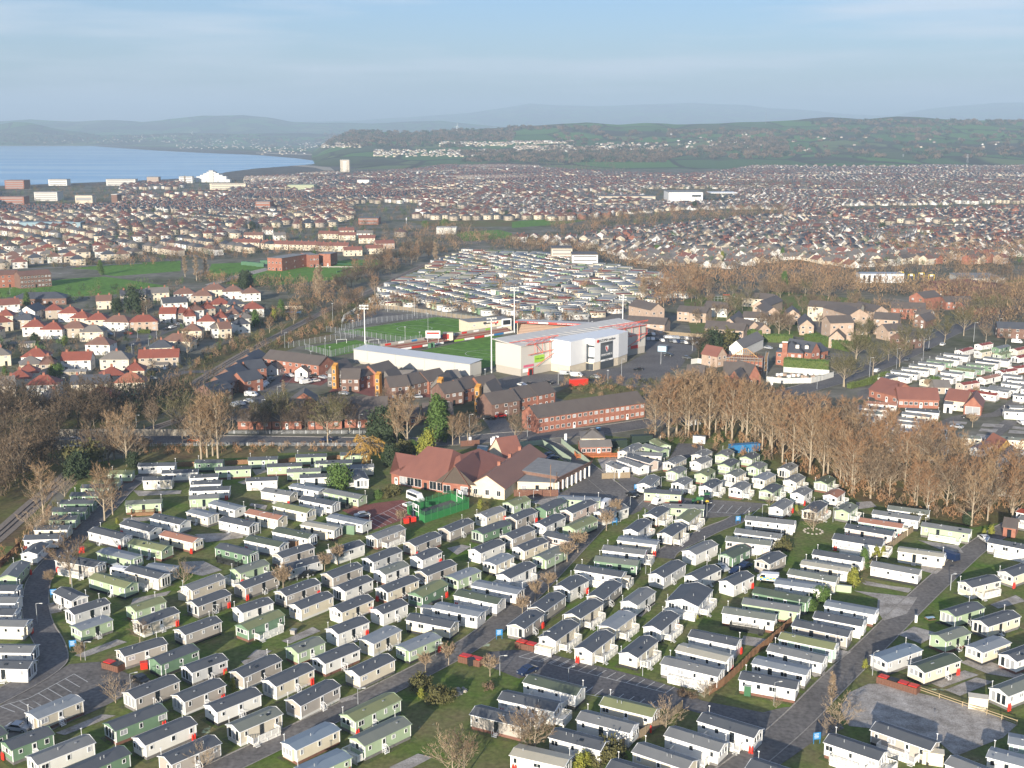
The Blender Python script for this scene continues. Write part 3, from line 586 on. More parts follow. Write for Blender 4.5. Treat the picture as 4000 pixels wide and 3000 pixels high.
for i in range(3): stb.box((0, -.15-.25*i, .42-.17*i), (.85, .25, .05), TRIM)
for sx in (-.45, .45):
    stb.tube((sx, -.05, 1.3), (sx, -.75, .85), .03, .03, TRIM, 4).tube((sx, -.75, .85), (sx, -.75, 0), .03, .03, TRIM, 4).tube((sx, -.05, 1.3), (sx, -.05, 0), .03, .03, TRIM, 4)
STEPS = stb.mesh('steps')
BODY = {}
W_ = 3.75; Z0 = .55; ZE = 2.75; ZR = 3.4
def body_meshes(L, wc, rc, sk, dbl=1.0):
    k = (L, wc, rc, sk, dbl)
    if k in BODY: return BODY[k]
    W = W_*dbl; b = MB(); b.box((0, 0, (Z0+ZE)/2), (L, W, ZE-Z0), WALLC[wc])
    zr = (3.08 if rc in 'lcu' else ZR)+(dbl-1)*.5
    for sx in (-1, 1): b.poly([(sx*L/2, -W/2, ZE), (sx*L/2, W/2, ZE), (sx*L/2, 0, zr-.12)], WALLC[wc], flip=sx < 0)
    g = MB().gable(L, W, ZE+.06, zr, .18, ROOFC[rc], None, over_end=.22, th=.07)
    t = MB()
    tm = TRIM if wc not in 'gs' else WALLC[wc]
    for sx in (-1, 1):
        for sy in (-1, 1): t.box((sx*(L/2-.03), sy*(W/2-.03), (Z0+ZE)/2), (.13, .13, ZE-Z0), TRIM)
        for sy in (-1, 1):                                        # barge boards
            a = Vector((sx*(L/2+.235), sy*(W/2+.18), ZE-.07)); c = Vector((sx*(L/2+.235), 0, zr-.02))
            t.tube(a, c, .065, .065, tm, 4)
    for sy in (-1, 1): t.box((0, sy*(W/2+.2), ZE-.04), (L+.44, .05, .1), tm)
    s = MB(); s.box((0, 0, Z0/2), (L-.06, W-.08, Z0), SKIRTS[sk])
    BODY[k] = (b.mesh('wall'), g.mesh('roof'), t.mesh('trim'), s.mesh('skirt'))
    return BODY[k]
vb = MB().box((0, 0, .1), (.32, .2, .14), STEEL); VENT = vb.mesh('roof_vent')
fb = MB().tube((0, 0, 0), (0, 0, .5), .07, .07, STEEL, 6); FLUE = fb.mesh('flue')
sb = MB().box((0, 0, .03), (.7, .5, .06), GLASS); SKYL = sb.mesh('roof_light')
AER = MB().tube((0, 0, 0), (0, 0, 1.35), .035, .035, TRIM, 4).box((0, 0, 1.4), (.3, .12, .12), TRIM).mesh('aerial')
PL = []; BAY = {}
def bay_mesh(wc, W):
    k = (wc, W)
    if k not in BAY: BAY[k] = MB().box((-.2, 0, 1.7), (.45, W*.66, 2.2), WALLC[wc]).box((-.2, 0, 2.84), (.5, W*.7, .08), TRIM).mesh('bay')
    return BAY[k]
def railing(b, a, c, z, m, h=1.0, gap=.22):
    a = Vector(a); c = Vector(c); d = c-a; n = max(1, int(d.length/gap)); rz = math.atan2(d.y, d.x); mid = (a+c)/2
    b.box((mid.x, mid.y, z+h), (d.length+.1, .1, .1), m, rz); b.box((mid.x, mid.y, z+.12), (d.length, .07, .1), m, rz)
    for i in range(n+1):
        p = a+d*i/n; wd = .12 if i % 6 == 0 or i == n else .09
        b.box((p.x, p.y, z+h/2), (wd, wd if wd > .1 else .04, h), m, rz)
    for i in range(0, n+1, 8):
        p = a+d*i/n; b.box((p.x, p.y, z/2), (.14, .14, z), m)
DECK = {}
def deck_meshes(kind, L, W, end, side):
    """deck along one side (and optionally round the near end)"""
    k = (kind, L, W, end, side)
    if k in DECK: return DECK[k]
    m = {'V': DECKW, 'X': DECKB, 'T': DECKT, 'W': DECKW}[kind]; f = MB(); r = MB(); z = .55; s = side
    if end:
        f.box((-L/2-.95, 0, z-.08), (1.8, W+.1, .16), m); f.box((-L/2-1.82, 0, z/2-.1), (.05, W, z-.2), m)
        railing(r, (-L/2-1.8, -W/2, 0), (-L/2-1.8, W/2, 0), z, m); railing(r, (-L/2-1.8, -s*W/2, 0), (-L/2-.1, -s*W/2, 0), z, m)
        railing(r, (-L/2-1.8, s*W/2, 0), (-L/2-.6, s*W/2, 0), z, m)
    if kind != 'W':
        D_ = 1.6; x0, x1 = -L*.34, L*.32; y0 = s*(W/2+.05); y1 = s*(W/2+D_)
        f.box(((x0+x1)/2, (y0+y1)/2, z-.08), (x1-x0, D_-.05, .16), m)
        f.box(((x0+x1)/2, y1, z/2-.1), (x1-x0, .05, z-.2), m)
        railing(r, (x0+1.1, y1, 0), (x1, y1, 0), z, m); railing(r, (x1, y0, 0), (x1, y1, 0), z, m); railing(r, (x0, y0, 0), (x0, y1, 0), z, m)
        for i in range(3): f.box((x0+.55, y1+s*(.12+.25*i), .42-.16*i), (.9, .25, .05), m)
    DECK[k] = (f.mesh('deck'), r.mesh('railing')); return DECK[k]
CARS = []
def caravan(p1, p2, code, idx, dbl=1.0, pl=.3, group='static caravans in the holiday park'):
    if (p1.y, ) > (p2.y, ) : p1, p2 = p2, p1
    rnd = random.Random(idx*31+5)
    c = (p1+p2)/2; d = p2-p1; L = max(6.5, min(14.5, round(d.length*2)/2)); ang = math.atan2(d.y, d.x)
    wc, rc = code[0], code[1]; fl = code[2:]
    o = root('static_caravan', (c.x, c.y, .05), ang)
    # local -x is the near end; which long side faces the camera
    n = Vector((-math.sin(ang), math.cos(ang))); side = -1 if n.dot(Vector((-c.x, -c.y))) < 0 else 1
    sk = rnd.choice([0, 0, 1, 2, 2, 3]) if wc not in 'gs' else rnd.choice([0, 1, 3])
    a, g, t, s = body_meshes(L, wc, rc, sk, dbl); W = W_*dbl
    PL.append((c.x, c.y, ang, L, W)); ob('wall', a, o); rf = ob('roof', g, o); ob('aerial', AER, rf, (rnd.choice([-1, 1])*(L/2-.3), -side*(W/2-.2), 2.7)); ob('trim', t, o); ob('skirt', s, o)
    for i in range(rnd.randint(1, 2)):
        x = rnd.uniform(-.35, .35)*L; ob(*(('roof_vent', VENT) if rnd.random() < .6 else ('flue', FLUE)), rf, (x, side*W*.2, ZE+.5+(dbl-1)*.25))
    if rnd.random() < .15: ob('roof_light', SKYL, rf, (rnd.uniform(-.3, .3)*L, side*W*.25, ZE+.42), rot=(side*-.33, 0, 0))
    rz = 0 if side < 0 else math.pi
    def onside(x, z, me, nm, s_=None):
        ss = side if s_ is None else s_
        return ob(nm, me, o, (x, ss*(W/2+.005), z), 0 if ss < 0 else math.pi)
    n_w = max(3, int(L/2.4)); dk = rnd.random() < .5; door_i = rnd.randint(1, n_w-2) if n_w > 3 else 1
    hasdoor = rnd.random() < .75
    for i in range(n_w):
        x = -L/2+1.2+(L-2.2)*i/(n_w-1)+rnd.uniform(-.25, .25)
        if i == door_i and hasdoor:
            onside(x, Z0+1.02, door_mesh(dk), 'door')
            if 'V' not in fl and 'X' not in fl and 'T' not in fl: ob('steps', STEPS, o, (x, side*(W/2+.03), 0), rz)
        else: onside(x, 1.95, window_mesh(rnd.choice([.65, .65, .8, 1.3]), rnd.choice([.75, .95]), rnd.random() < .4), 'window')
    for i in range(2): onside(rnd.uniform(-.35, .35)*L, 1.95, window_mesh(.8, .75, True), 'window', -side)
    plain = rnd.random() < pl and dbl == 1
    if plain: ob('window', window_mesh(.8, .75, False), o, (-L/2-.005, rnd.uniform(-.9, .9), 1.95), -math.pi/2)
    else:
        hh = rnd.choice([.95, 1.15, 1.9]); nw = 3 if dbl == 1 else 4; bx = 0
        if dbl == 1 and rnd.random() < .4: ob('bay', bay_mesh(wc, W), o, (-L/2, 0, 0)); bx = .43
        for i in range(nw): ob('window', window_mesh(.9 if dbl == 1 else 1.3, hh, rnd.random() < .6), o, (-L/2-.005-bx, (i-(nw-1)/2)*(W/(nw+.6) if not bx else W*.6/nw), 1.95 if hh < 1.5 else 1.65), -math.pi/2)
    ob('window', window_mesh(.8, .75, True), o, (L/2+.005, rnd.uniform(-.6, .6), 1.95), math.pi/2)
    for f in fl:
        if f in 'VXTW':
            e = dbl > 1 or (f in 'VW' and rnd.random() < .3) or f == 'W'
            dm, rm = deck_meshes(f, L, W, e, side); dd = ob('deck', dm, o); ob('railing', rm, dd)
    gr = 'static_caravan'
    extra = {'V': ', white deck', 'X': ', black deck', 'T': ', timber deck', 'W': ', end deck'}.get(fl[:1], '')
    if dbl > 1: auto(o, 'extra-wide white lodge with charcoal roof and wraparound white deck', 'lodge')
    else: auto(o, f'{WALLN[wc]} caravan with {ROOFN[rc]} roof{extra}', 'static caravan', group)
    CARS.append((c.x, c.y, ang, L, side, rnd.random(), W))
    return o
_i = 0
for t, txt in CV.items():
    for e in txt.split():
        q = e.split(','); x1, y1, x2, y2 = map(float, q[:4]); _i += 1
        caravan(P(t, x1, y1, 3.4), P(t, x2, y2, 3.4), q[4], _i, pl=1 if t == 'C' and q[4] in ('cdV',) else .65 if t in 'GHB' else .25)
caravan(P('C', 1470, 195, 3.9), P('C', 1600, 55, 3.9), 'wdV', 999, 1.85)
caravan(P('E', 180, 770, 3.9), P('E', 690, 850, 3.9), 'wdV', 1000, 1.25)
N_CARAVANS = _i+2
EARTH_SHADE = ground_mat('worn_earth_skirt_shade', [(.11, .095, .07), (.18, .15, .115), (.24, .215, .18), (.11, .17, .03)], .5, 3)  # bare earth round each caravan; its dark tone also paints shade along the skirts
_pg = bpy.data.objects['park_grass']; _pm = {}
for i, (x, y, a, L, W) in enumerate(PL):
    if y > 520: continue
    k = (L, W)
    if k not in _pm: _pm[k] = MB().poly([(-L/2-.7, -W/2-.9, 0), (L/2+.7, -W/2-.9, 0), (L/2+.7, W/2+.9, 0), (-L/2-.7, W/2+.9, 0)], EARTH_SHADE).mesh('earth_shade_plot')
    ob('earth_shade_plot', _pm[k], _pg, (x, y, .032+.0012*(i % 5)), a)
# red gas bottles beside the caravans, each a thing
gb = MB(); gb.tube((0, 0, 0), (0, 0, 1.0), .19, .19, REDP, 8).tube((0, 0, 1.0), (0, 0, 1.15), .19, .09, REDP, 8).tube((0, 0, 1.15), (0, 0, 1.32), .1, .1, REDP, 6)
GAS = gb.mesh('gas_bottle')
for (x, y, a, L, sd_, r, W) in CARS:
    if r < .36 and y < 330:
        ex = L/2-.5 if r < .2 else -L/2+.4
        for k in range(2):
            lx, ly = ex+.45*k*(1 if r < .2 else -1)*0-.45*k, sd_*(W/2+.28)
            if r >= .29: lx, ly = -L/2-.3, sd_*(-W/2+.5+.45*k)
            g_ = ob('gas_bottle', GAS, None, (x+lx*math.cos(a)-ly*math.sin(a), y+lx*math.sin(a)+ly*math.cos(a), .06))
            auto(g_, 'red gas bottle', 'gas bottle', 'red gas bottles beside the caravans')
# ---------------------------------------------------------------- buildings
RBRICK = brick_mat('red_brick', (.26, .10, .065), (.34, .15, .10), None)
DBRICK = brick_mat('brown_brick', (.15, .085, .065), (.20, .12, .09), None)
GBRICK = brick_mat('grey_brick', (.12, .11, .105), (.16, .15, .14), None)
PBRICK = brick_mat('pink_brick', (.38, .28, .21), (.46, .35, .27), None)
CRENDER = mat('cream_render', (.66, .58, .44), .9, (.58, .5, .38), .8, 1)
WRENDER = mat('white_render', (.76, .74, .69), .85, (.68, .66, .6), .8, 1)
PEBBLE = mat('pebbledash', (.44, .38, .30), .95, (.36, .31, .25), 1.2, 1)
CLADW = mat('white_metal_cladding', (.80, .80, .78), .4)
CLADG = mat('stone_grey_cladding', (.52, .50, .45), .5)
DGLZ = mat('dark_glazing', (.06, .07, .08), .15, spec=.8)
TILE = dict(R=roofmat('clay_tiles', (.27, .08, .05), (.20, .065, .045)), B=roofmat('brown_tiles', (.21, .115, .08), (.16, .09, .07)), S=roofmat('slate', (.055, .06, .075), (.085, .09, .10)),
            G=roofmat('grey_concrete_tiles', (.155, .14, .125), (.20, .18, .16)), O=roofmat('orange_tiles', (.32, .13, .075), (.26, .10, .06)), K=roofmat('dark_brown_tiles', (.095, .078, .068), (.125, .105, .09)),
            M=roofmat('warm_brown_tiles', (.29, .15, .10), (.23, .12, .085)), T=roofmat('terracotta_tiles', (.25, .105, .075), (.19, .08, .06)), W=CLADW, F=mat('roofing_felt', (.20, .20, .20), .9, (.27, .27, .26), .5, 1))
TNAME = dict(M='warm brown', R='red', B='brown', S='slate', G='grey', O='orange', K='dark brown', T='terracotta', W='white', F='flat')
WALLM = dict(w=WRENDER, c=CRENDER, p=PEBBLE, r=RBRICK, d=DBRICK, g=GBRICK, k=PBRICK, m=CLADW, s=CLADG)
WNAME = dict(w='white', c='cream', p='pebbledashed', r='red brick', d='brown brick', g='grey brick', k='pink brick', m='white clad', s='stone grey')
CHM = MB().box((0, 0, .7), (.9, .6, 1.6), RBRICK).tube((-.2, 0, 1.5), (-.2, 0, 1.9), .12, .1, TILE['O'], 6).tube((.2, 0, 1.5), (.2, 0, 1.9), .12, .1, TILE['O'], 6).mesh('chimney')
BL = []
def bld(A, B, depth, h, rise, wl, rf, ridge='along', hip=False, rows=2, wn=None, side=True, chim=0, at=None, door=True, name='house', label=None, cat='house', group=None, ov=.35, z=.02, ws=(1.3, 1.15), near=True):
    """A, B: plan points of the eave line nearest the camera; the building goes back from it by depth"""
    A = Vector((A.x, A.y)); B = Vector((B.x, B.y))
    if A.x > B.x: A, B = B, A
    d = B-A; L = d.length; ang = math.atan2(d.y, d.x); n = Vector((-d.y, d.x)).normalized()
    c = (A+B)/2+n*depth/2
    o = root(name, (c.x, c.y, z), ang); BL.append((c.x, c.y, math.hypot(L, depth)/2+1.5))
    wm = WALLM[wl]; b = MB(); b.box((0, 0, h/2), (L, depth, h), wm)
    if rise > 0:
        if not hip:
            if ridge == 'along':
                for sx in (-1, 1): b.poly([(sx*L/2, -depth/2, h), (sx*L/2, depth/2, h), (sx*L/2, 0, h+rise-.1)], wm, flip=sx < 0)
            else:
                for sy in (-1, 1): b.poly([(-L/2, sy*depth/2, h), (L/2, sy*depth/2, h), (0, sy*depth/2, h+rise-.1)], wm, flip=sy > 0)
        r = MB()
        if ridge == 'along': r.gable(L, depth, h+.05, h+rise, ov, TILE[rf], None, hip=(depth/2+ov if hip is True else hip) if hip else 0)
        else: r.gable(depth, L, h+.05, h+rise, ov, TILE[rf], None, axis='y', hip=L/2+ov if hip else 0)
    else:
        b.box((0, 0, h+.2), (L+.1, depth+.1, .5), wm)
        r = MB().box((0, 0, h+.47), (L-.5, depth-.5, .06), TILE[rf]); r.box((0, 0, h+.46), (L+.3, depth+.3, .03), TILE[rf])
    ob('wall', b, o); ro = ob('roof', r, o)
    for i in range(chim):
        x = 0 if chim == 1 else (-L*.36+L*.72*i/(chim-1))
        ob('chimney', CHM, ro, (x, 0, h+rise-.7) if ridge == 'along' else (0, x*depth/L, h+rise-.7))
    nw = wn if wn is not None else max(2, int(L/3.2)); rnd = random.Random(int(abs(c.x*7+c.y*13)))
    for k in range(rows):
        zz = 1.45+k*(h/rows) if rows > 1 else min(1.7, h*.55)
        for i in range(nw):
            x = -L/2+L*(i+.5)/nw
            if door and k == 0 and i == nw//2: ob('door', door_mesh(rnd.random() < .5, 1.0, 2.1), o, (x, -depth/2-.01, 1.08)); continue
            ob('window', window_mesh(ws[0], ws[1], rnd.random() < .3), o, (x, -depth/2-.01, zz))
        if side:
            sx = 1 if c.x < 0 else -1
            ns = 1 if depth < 11 else 3
            for i in range(ns):
                y = -depth/2+depth*(i+.5)/ns
                ob('window', window_mesh(.9, 1.0, False), o, (sx*(L/2+.01), y, zz), sx*math.pi/2)
    if label: tag(o, label, cat, group)
    else:
        kind = {'house': 'house', 'bungalow': 'bungalow', 'flats': 'block of flats', 'terrace': 'terraced block'}.get(cat, cat)
        auto(o, f'{WNAME[wl]} {kind} with {"hipped " if hip else ""}{TNAME[rf]} roof', cat, group)
    return o
def eb(t, x1, y1, x2, y2, depth, h, *a, **k): return bld(P(t, x1, y1, h), P(t, x2, y2, h), depth, h, *a, **k)
# suburb beyond the railway, left
g1 = 'houses of the suburb left of the railway'
LH = """525,900,780,895,wR1 860,890,1110,890,cG2 1195,880,1540,870,pR3 180,870,410,865,wR2 180,940,370,925,cG2 605,1108,930,1100,cS1 985,1092,1250,1085,cO2 225,1112,495,1105,wR2
305,1242,595,1232,pG2 720,1222,1005,1215,pR2 -60,1125,130,1110,pG1 70,1062,270,1050,cR2 150,1012,335,1002,cR2 880,1038,1080,1022,cR2 1070,990,1245,985,cR2 735,762,945,765,wB2
1390,730,1640,735,cB2 1290,792,1490,785,cS2 1110,570,1360,562,kR2 890,566,1110,572,wB2 740,550,930,548,cR2 600,532,760,536,cR2 500,492,675,492,wR2 390,468,540,462,pR2
300,478,400,445,wS0 110,548,285,552,pS2 190,612,385,608,wR2 345,632,535,632,wR2 525,622,730,622,pB2 685,655,890,652,cG2 -40,515,110,512,cR2 -30,575,110,562,cR2
1375,498,1515,496,wR1 1520,492,1650,482,pR2 1650,470,1760,462,wB2 1760,455,1860,448,pR2 1700,563,1860,562,wR2 1570,645,1740,642,cB2 1840,532,1960,530,wR2 1930,500,2070,500,wB2 1810,418,1990,412,cR2
1500,328,1690,322,wB2 1650,342,1830,342,pB2 1750,292,1950,287,cB2 1930,307,2100,302,wB2 2095,322,2250,316,wB2 1270,322,1460,312,cG1 1045,342,1260,332,pS1 1410,408,1620,396,wS1
2100,458,2280,450,wR2 -20,425,170,412,wT1 1980,420,2110,410,cS2 2080,540,2190,530,wG2 2050,590,2160,580,wS2 1830,625,1960,618,wG2 830,388,960,384,cB1 1900,630,2000,622,cB1
-160,640,-20,640,cR2 -170,760,0,740,pG2 -80,860,90,850,cG2 -120,1260,40,1250,wR2 2000,470,2100,462,pS2 1600,520,1690,515,wR2 340,935,470,930,pB2"""
for e in LH.split():
    q = e.split(','); x1, y1, x2, y2 = map(float, q[:4]); c_ = q[4]
    hh = 5.0
    bld(P('L', x1, y1, hh), P('L', x2, y2, hh), 8.5 if c_[2] != '0' else 9, hh, 2.9, c_[0], c_[1], hip=c_[2] == '2', chim=2 if c_[2] in '13' else 1, group=g1)
eb('L', 90, 372, 570, 362, 14, 4, 3, 'd', 'S', rows=1, hip=True, label='long low brown brick hall with slate roof by the playing field', cat='hall')
eb('L', -60, 168, 160, 156, 10, 8.5, 2.5, 'r', 'B', rows=3, group='brick school buildings')
eb('L', 170, 172, 440, 152, 11, 8.5, 2.5, 'd', 'B', rows=3, wn=9, label='three-storey brown brick school block with white windows beside the playing field', cat='school')
eb('L', 0, 235, 200, 205, 9, 3, 2, 'd', 'B', rows=1, cat='bungalow')
for e in ((1330, 940, 1450, 935), (480, 1000, 740, 995), (60, 760, 300, 750), (820, 1300, 960, 1290), (1060, 1200, 1200, 1195)):
    eb('L', *e, 4, 2.2, .7, 'p', 'F' if e[0] == 480 else 'G', rows=1, wn=2, side=False, name='garage', cat='garage', group='garages and sheds in the back gardens')
# red-roofed terraces beside the gasworks
for e in ((235, 322, 470, 326), (482, 332, 720, 342), (727, 342, 975, 347), (980, 352, 1235, 355)): eb('M', *e, 9, 5, 2.6, 'c', 'T', rows=2, wn=7, chim=4, name='terrace', cat='terrace', group='long terraces beyond the gasworks')
for e in ((1205, 392, 1360, 388, 'cT'), (1395, 376, 1540, 374, 'cT'), (1157, 262, 1300, 262, 'cT'), (1330, 288, 1470, 287, 'cT'), (1160, 222, 1290, 220, 'cT'), (1310, 246, 1450, 246, 'wG'), (980, 250, 1150, 252, 'cT'), (1480, 335, 1640, 330, 'kT'), (335, 262, 500, 262, 'cB'), (505, 215, 590, 213, 'wB'), (160, 232, 330, 238, 'cG'), (600, 265, 700, 262, 'wG')):
    eb('M', *e[:4], 8.5, 5, 2.6, e[4][0], e[4][1], chim=1, group='houses beyond the gasworks')
# gasworks offices
bld(P('M', 540, 462, 9), P('M', 665, 468, 9), 34, 9, 0, 'r', 'F', rows=2, wn=4, name='office_building', label='flat-roofed red brick offices on the gasworks lawn', cat='offices')
bld(P('M', 905, 440, 9), P('M', 985, 436, 9), 20, 9, 0, 'r', 'F', rows=2, wn=3, name='office_building', label='smaller brick office wing in the middle of the gasworks', cat='offices')
bld(P('M', 985, 428, 9), P('M', 1085, 430, 9), 16, 9, 0, 'r', 'F', rows=1, wn=2, name='office_building', label='plain pinkish end block of the gasworks offices', cat='offices')
GT_ = mat('dark_green_tank', (.03, .12, .05), .6)
for i, (x, y) in enumerate(((350, 520), (400, 524), (445, 528), (480, 534), (515, 510))):
    b = MB().box((0, 0, 1.4), (6, 3, 2.8), GT_); o = ob('equipment_cabin', b, None, P('M', x, y)); auto(o, 'dark green equipment cabin', 'cabin', 'green cabins by the gasworks')
for i, pts in enumerate((((960, 545), (1400, 545)), ((1050, 515), (1380, 528)), ((1140, 588), (1320, 545)), ((1340, 520), (1480, 500)), ((810, 500), (960, 500)))):
    a, c = P('M', *pts[0]), P('M', *pts[1]); b = MB(); m_ = (mat('pale_pipe', (.45, .42, .36), .5), GT_, GT_, GT_, REDP)[i]
    a.z = c.z = .8; b.tube(a, c, .35, .35, m_)
    for k in range(5):
        p = a.lerp(c, k/4); b.box((p.x, p.y, .4), (.4, .4, .8), m_)
    o = ob('gas_pipe', b); tag(o, ('cream pipe run low across the gasworks lawn', 'long green pipe run on short posts on the gasworks lawn', 'slanting green pipe run nearest the camera on the gasworks lawn', 'short green pipe run at the right end of the gasworks', 'red pipe run in front of the gasworks offices')[i], 'pipe', 'pipes on the gasworks lawn')
# brick terraces in front of the stadium, each row stepping back from a villa with an orange tower
ORNG = mat('orange_tower_panels', (.44, .21, .04), .6)
def seg(t, x1, y1, x2, y2, wl='r', dep=9.5, h=5.3, rise=3.2, nm='terraced_house', **k):
    return eb(t, x1, y1, x2, y2, dep, h, rise, wl, 'K', rows=2, wn=3, name=nm, cat='house', group='brown brick terraces before the stadium', **k)
ROWS = [('T1', (735, 838, 890, 838, 'd'), (893, 825, 1052, 785, 'r'), (1055, 800, 1222, 755, 'r'), (600, 905, 690)), ('T1', (1160, 910, 1330, 895, 'd'), (1330, 890, 1490, 855, 'd'), (1493, 860, 1655, 826, 'r'), (1035, 990, 1062)),
        ('T1', (1630, 965, 1792, 942, 'd'), (1792, 930, 1950, 890, 'r'), (1950, 910, 2108, 885, 'r'), (1490, 1040, 1595)), ('T2', (270, 1058, 508, 1020, 'd'), (510, 1008, 663, 978, 'r'), (665, 980, 815, 948, 'r'), (130, 1105, 150))]
for t, v_, a_, c_, tw in ROWS:
    for q in (a_, c_): seg(t, *q[:4], wl=q[4])
    seg(t, *v_[:4], wl=v_[4])
    x0 = tw[0]; yb = tw[1]
    p = P(t, x0+20, yb); p2 = P(t, x0+150, yb+12); d = (p2-p)
    vx = bld(p, p2, 9, 6.2, 4.2, 'g', 'K', ridge='across', rows=2, wn=3, name='villa', cat='house', group='grey end villas of the brick terraces')
    pt = P(t, tw[2], yb+15); tb = MB().box((0, 0, 4.6), (1.9, 2.0, 9.2), ORNG); tb.poly([(-.95, -1, 9.21), (.95, -1, 9.21), (.95, 1.0, 10.3), (-.95, 1.0, 10.3)], ORNG); tb.box((0, .8, 9.6), (1.9, .5, 1.2), ORNG)
    to = ob('stair_tower', tb, None, (pt.x, pt.y-.5, 0), math.atan2(d.y, d.x)); auto(to, 'bright orange stair tower on a grey end villa', 'tower', 'orange stair towers')
    for k in range(3): ob('window', window_mesh(1.0, 1.4, False), to, (0, -1.02, 1.8+2.6*k))
# long brick block, brick hall, dark-roofed bungalows
seg2 = 'brick blocks around the estate court'
bld(P('T2', 665, 1175, 5.6), P('T2', 1240, 1090, 5.6), 10, 5.6, 3.2, 'r', 'K', rows=2, wn=12, chim=0, name='long_block', label='long two-storey red brick block with dark roof by the road junction', cat='flats')
bld(P('T2', 1245, 1090, 5.6), P('T2', 1590, 1040, 5.6), 10, 5.6, 3.2, 'r', 'K', rows=2, wn=8, name='long_block', label='right-hand half of the long brick block, behind bare trees', cat='flats')
bld(P('T1', 60, 660, 5.4), P('T1', 540, 722, 5.4), 10, 5.4, 3, 'r', 'K', rows=2, wn=9, name='brick_hall', label='two-storey red brick block with dark roof and two white porches', cat='flats')
for x, y in ((130, 775), (385, 800)): eb('T1', x-50, y-30, x+60, y-22, 5, 2.8, 2, 'w', 'K', ridge='across', rows=1, wn=1, name='porch', cat='porch', group='gabled porches of the brick block')
for e in ((300, 1035, 525, 1030, 'across'), (140, 1105, 390, 1110, 'along'), (555, 1095, 1130, 1085, 'along'), (-160, 1200, 130, 1200, 'along'), (140, 1200, 390, 1198, 'along'), (440, 1200, 740, 1195, 'along'), (765, 1185, 1020, 1183, 'along'), (1060, 1170, 1400, 1165, 'along'), (1450, 1148, 1700, 1140, 'along')):
    eb('T1', *e[:4], 9, 3.2, 3.2, 'r', 'K', ridge=e[4], rows=1, side=False, name='bungalow', cat='bungalow', group='dark-roofed brick bungalows behind the road')
for e in ((-60, 760, 90, 740), (-100, 860, 60, 830)): eb('T1', *e, 9, 5, 3, 'r', 'S', rows=2, cat='house', name='house')
for i, e in enumerate(((1850, 1180, 2010, 1130), (1950, 1110, 2080, 1060), (2040, 1040, 2150, 990), (2130, 975, 2240, 925), (2220, 910, 2320, 865))): eb('L', *e, 9, 5, 3, 'd', 'S', rows=2, wn=3, name='terraced_house', cat='house', group='stepped slate-roofed houses by the railway')
for e in ((1240, 830, 1440, 826), (1680, 830, 1770, 822)): eb('T1', *e, 8, 3, 2.4, 's', 'G', rows=1, side=False, name='shelter', cat='outbuilding')
# right-hand estate of pale brick, brown roofs
gk = 'pale brick estate blocks right of the stadium'
for e in (('K', 170, 572, 645, 605, 9.5, 5.3, 2.8, 'k'), ('K', 625, 195, 985, 222, 10, 5.3, 2.8, 'c'), ('K', 165, 300, 345, 312, 9, 5.3, 2.4, 'w'), ('K', -20, 385, 180, 388, 10, 5.3, 2.8, 'k'), ('K', 640, 440, 940, 452, 9, 5.3, 2.6, 'w'),
          ('K', 1440, 302, 2080, 345, 11, 8, 2.6, 'c'), ('K', 1645, 400, 1955, 415, 10, 5.3, 2.6, 'k'), ('K', 1720, 510, 2010, 502, 10, 11, 2.8, 'k'), ('T2', 1430, 350, 1760, 372, 10, 5.3, 2.8, 'k'), ('T2', 1870, 255, 2120, 272, 10, 5.3, 2.6, 'k'),
          ('T2', 2110, 395, 2300, 405, 10, 5.3, 2.8, 'k'), ('J', 442, 300, 640, 312, 11, 8, 2.8, 'k'), ('J', 585, 212, 860, 222, 10, 6, 2.8, 'r'), ('J', 0, 218, 230, 225, 10, 6, 2.6, 'c'), ('J', 1030, 165, 1250, 160, 10, 4.5, 2.6, 'r'),
          ('J', 780, 262, 900, 272, 8, 5, 2.4, 'w'), ('J', 560, 400, 700, 390, 9, 5, 2.8, 'k'), ('J', 700, 470, 840, 450, 9, 5, 2.8, 'd'), ('T2', 2120, 225, 2300, 232, 10, 5, 2.6, 'w')):
    eb(e[0], *e[1:5], e[5], e[6], e[7], e[8], 'K', rows=3 if e[6] > 7 else 2, name='estate_block', cat='flats', group=gk)
for e in (('K', 395, 515, 545, 523, 28, 5.3, 2.8, 'k'), ('K', 760, 300, 925, 312, 30, 5.3, 3, 'k'), ('K', 925, 385, 1100, 385, 30, 5.3, 3, 'k'), ('K', 1165, 410, 1345, 415, 16, 5.3, 3, 'k'), ('K', 1340, 540, 1515, 545, 22, 5, 3, 'k'), ('K', 1955, 395, 2140, 385, 24, 10.5, 3, 'k'),
          ('K', 1700, 690, 1890, 700, 20, 5, 3.4, 'k'), ('T2', 1640, 245, 1760, 235, 20, 10.5, 3, 'k'), ('J', 245, 270, 400, 265, 16, 10.5, 3, 'k'), ('J', 730, 120, 850, 135, 16, 8, 3, 'r'), ('J', 440, 245, 560, 238, 20, 5, 3, 'k'), ('J', 760, 310, 860, 320, 16, 4, 3, 'd'), ('J', 1110, 200, 1190, 215, 24, 4, 3, 'r'), ('K', 700, 570, 850, 560, 16, 5, 3, 'k'), ('K', 820, 600, 980, 590, 16, 4, 3, 'k')):
    eb(e[0], *e[1:5], e[5], e[6], e[7], e[8], 'K', ridge='across', rows=3 if e[6] > 7 else 2, wn=2, name='gabled_block', cat='flats', group=gk)
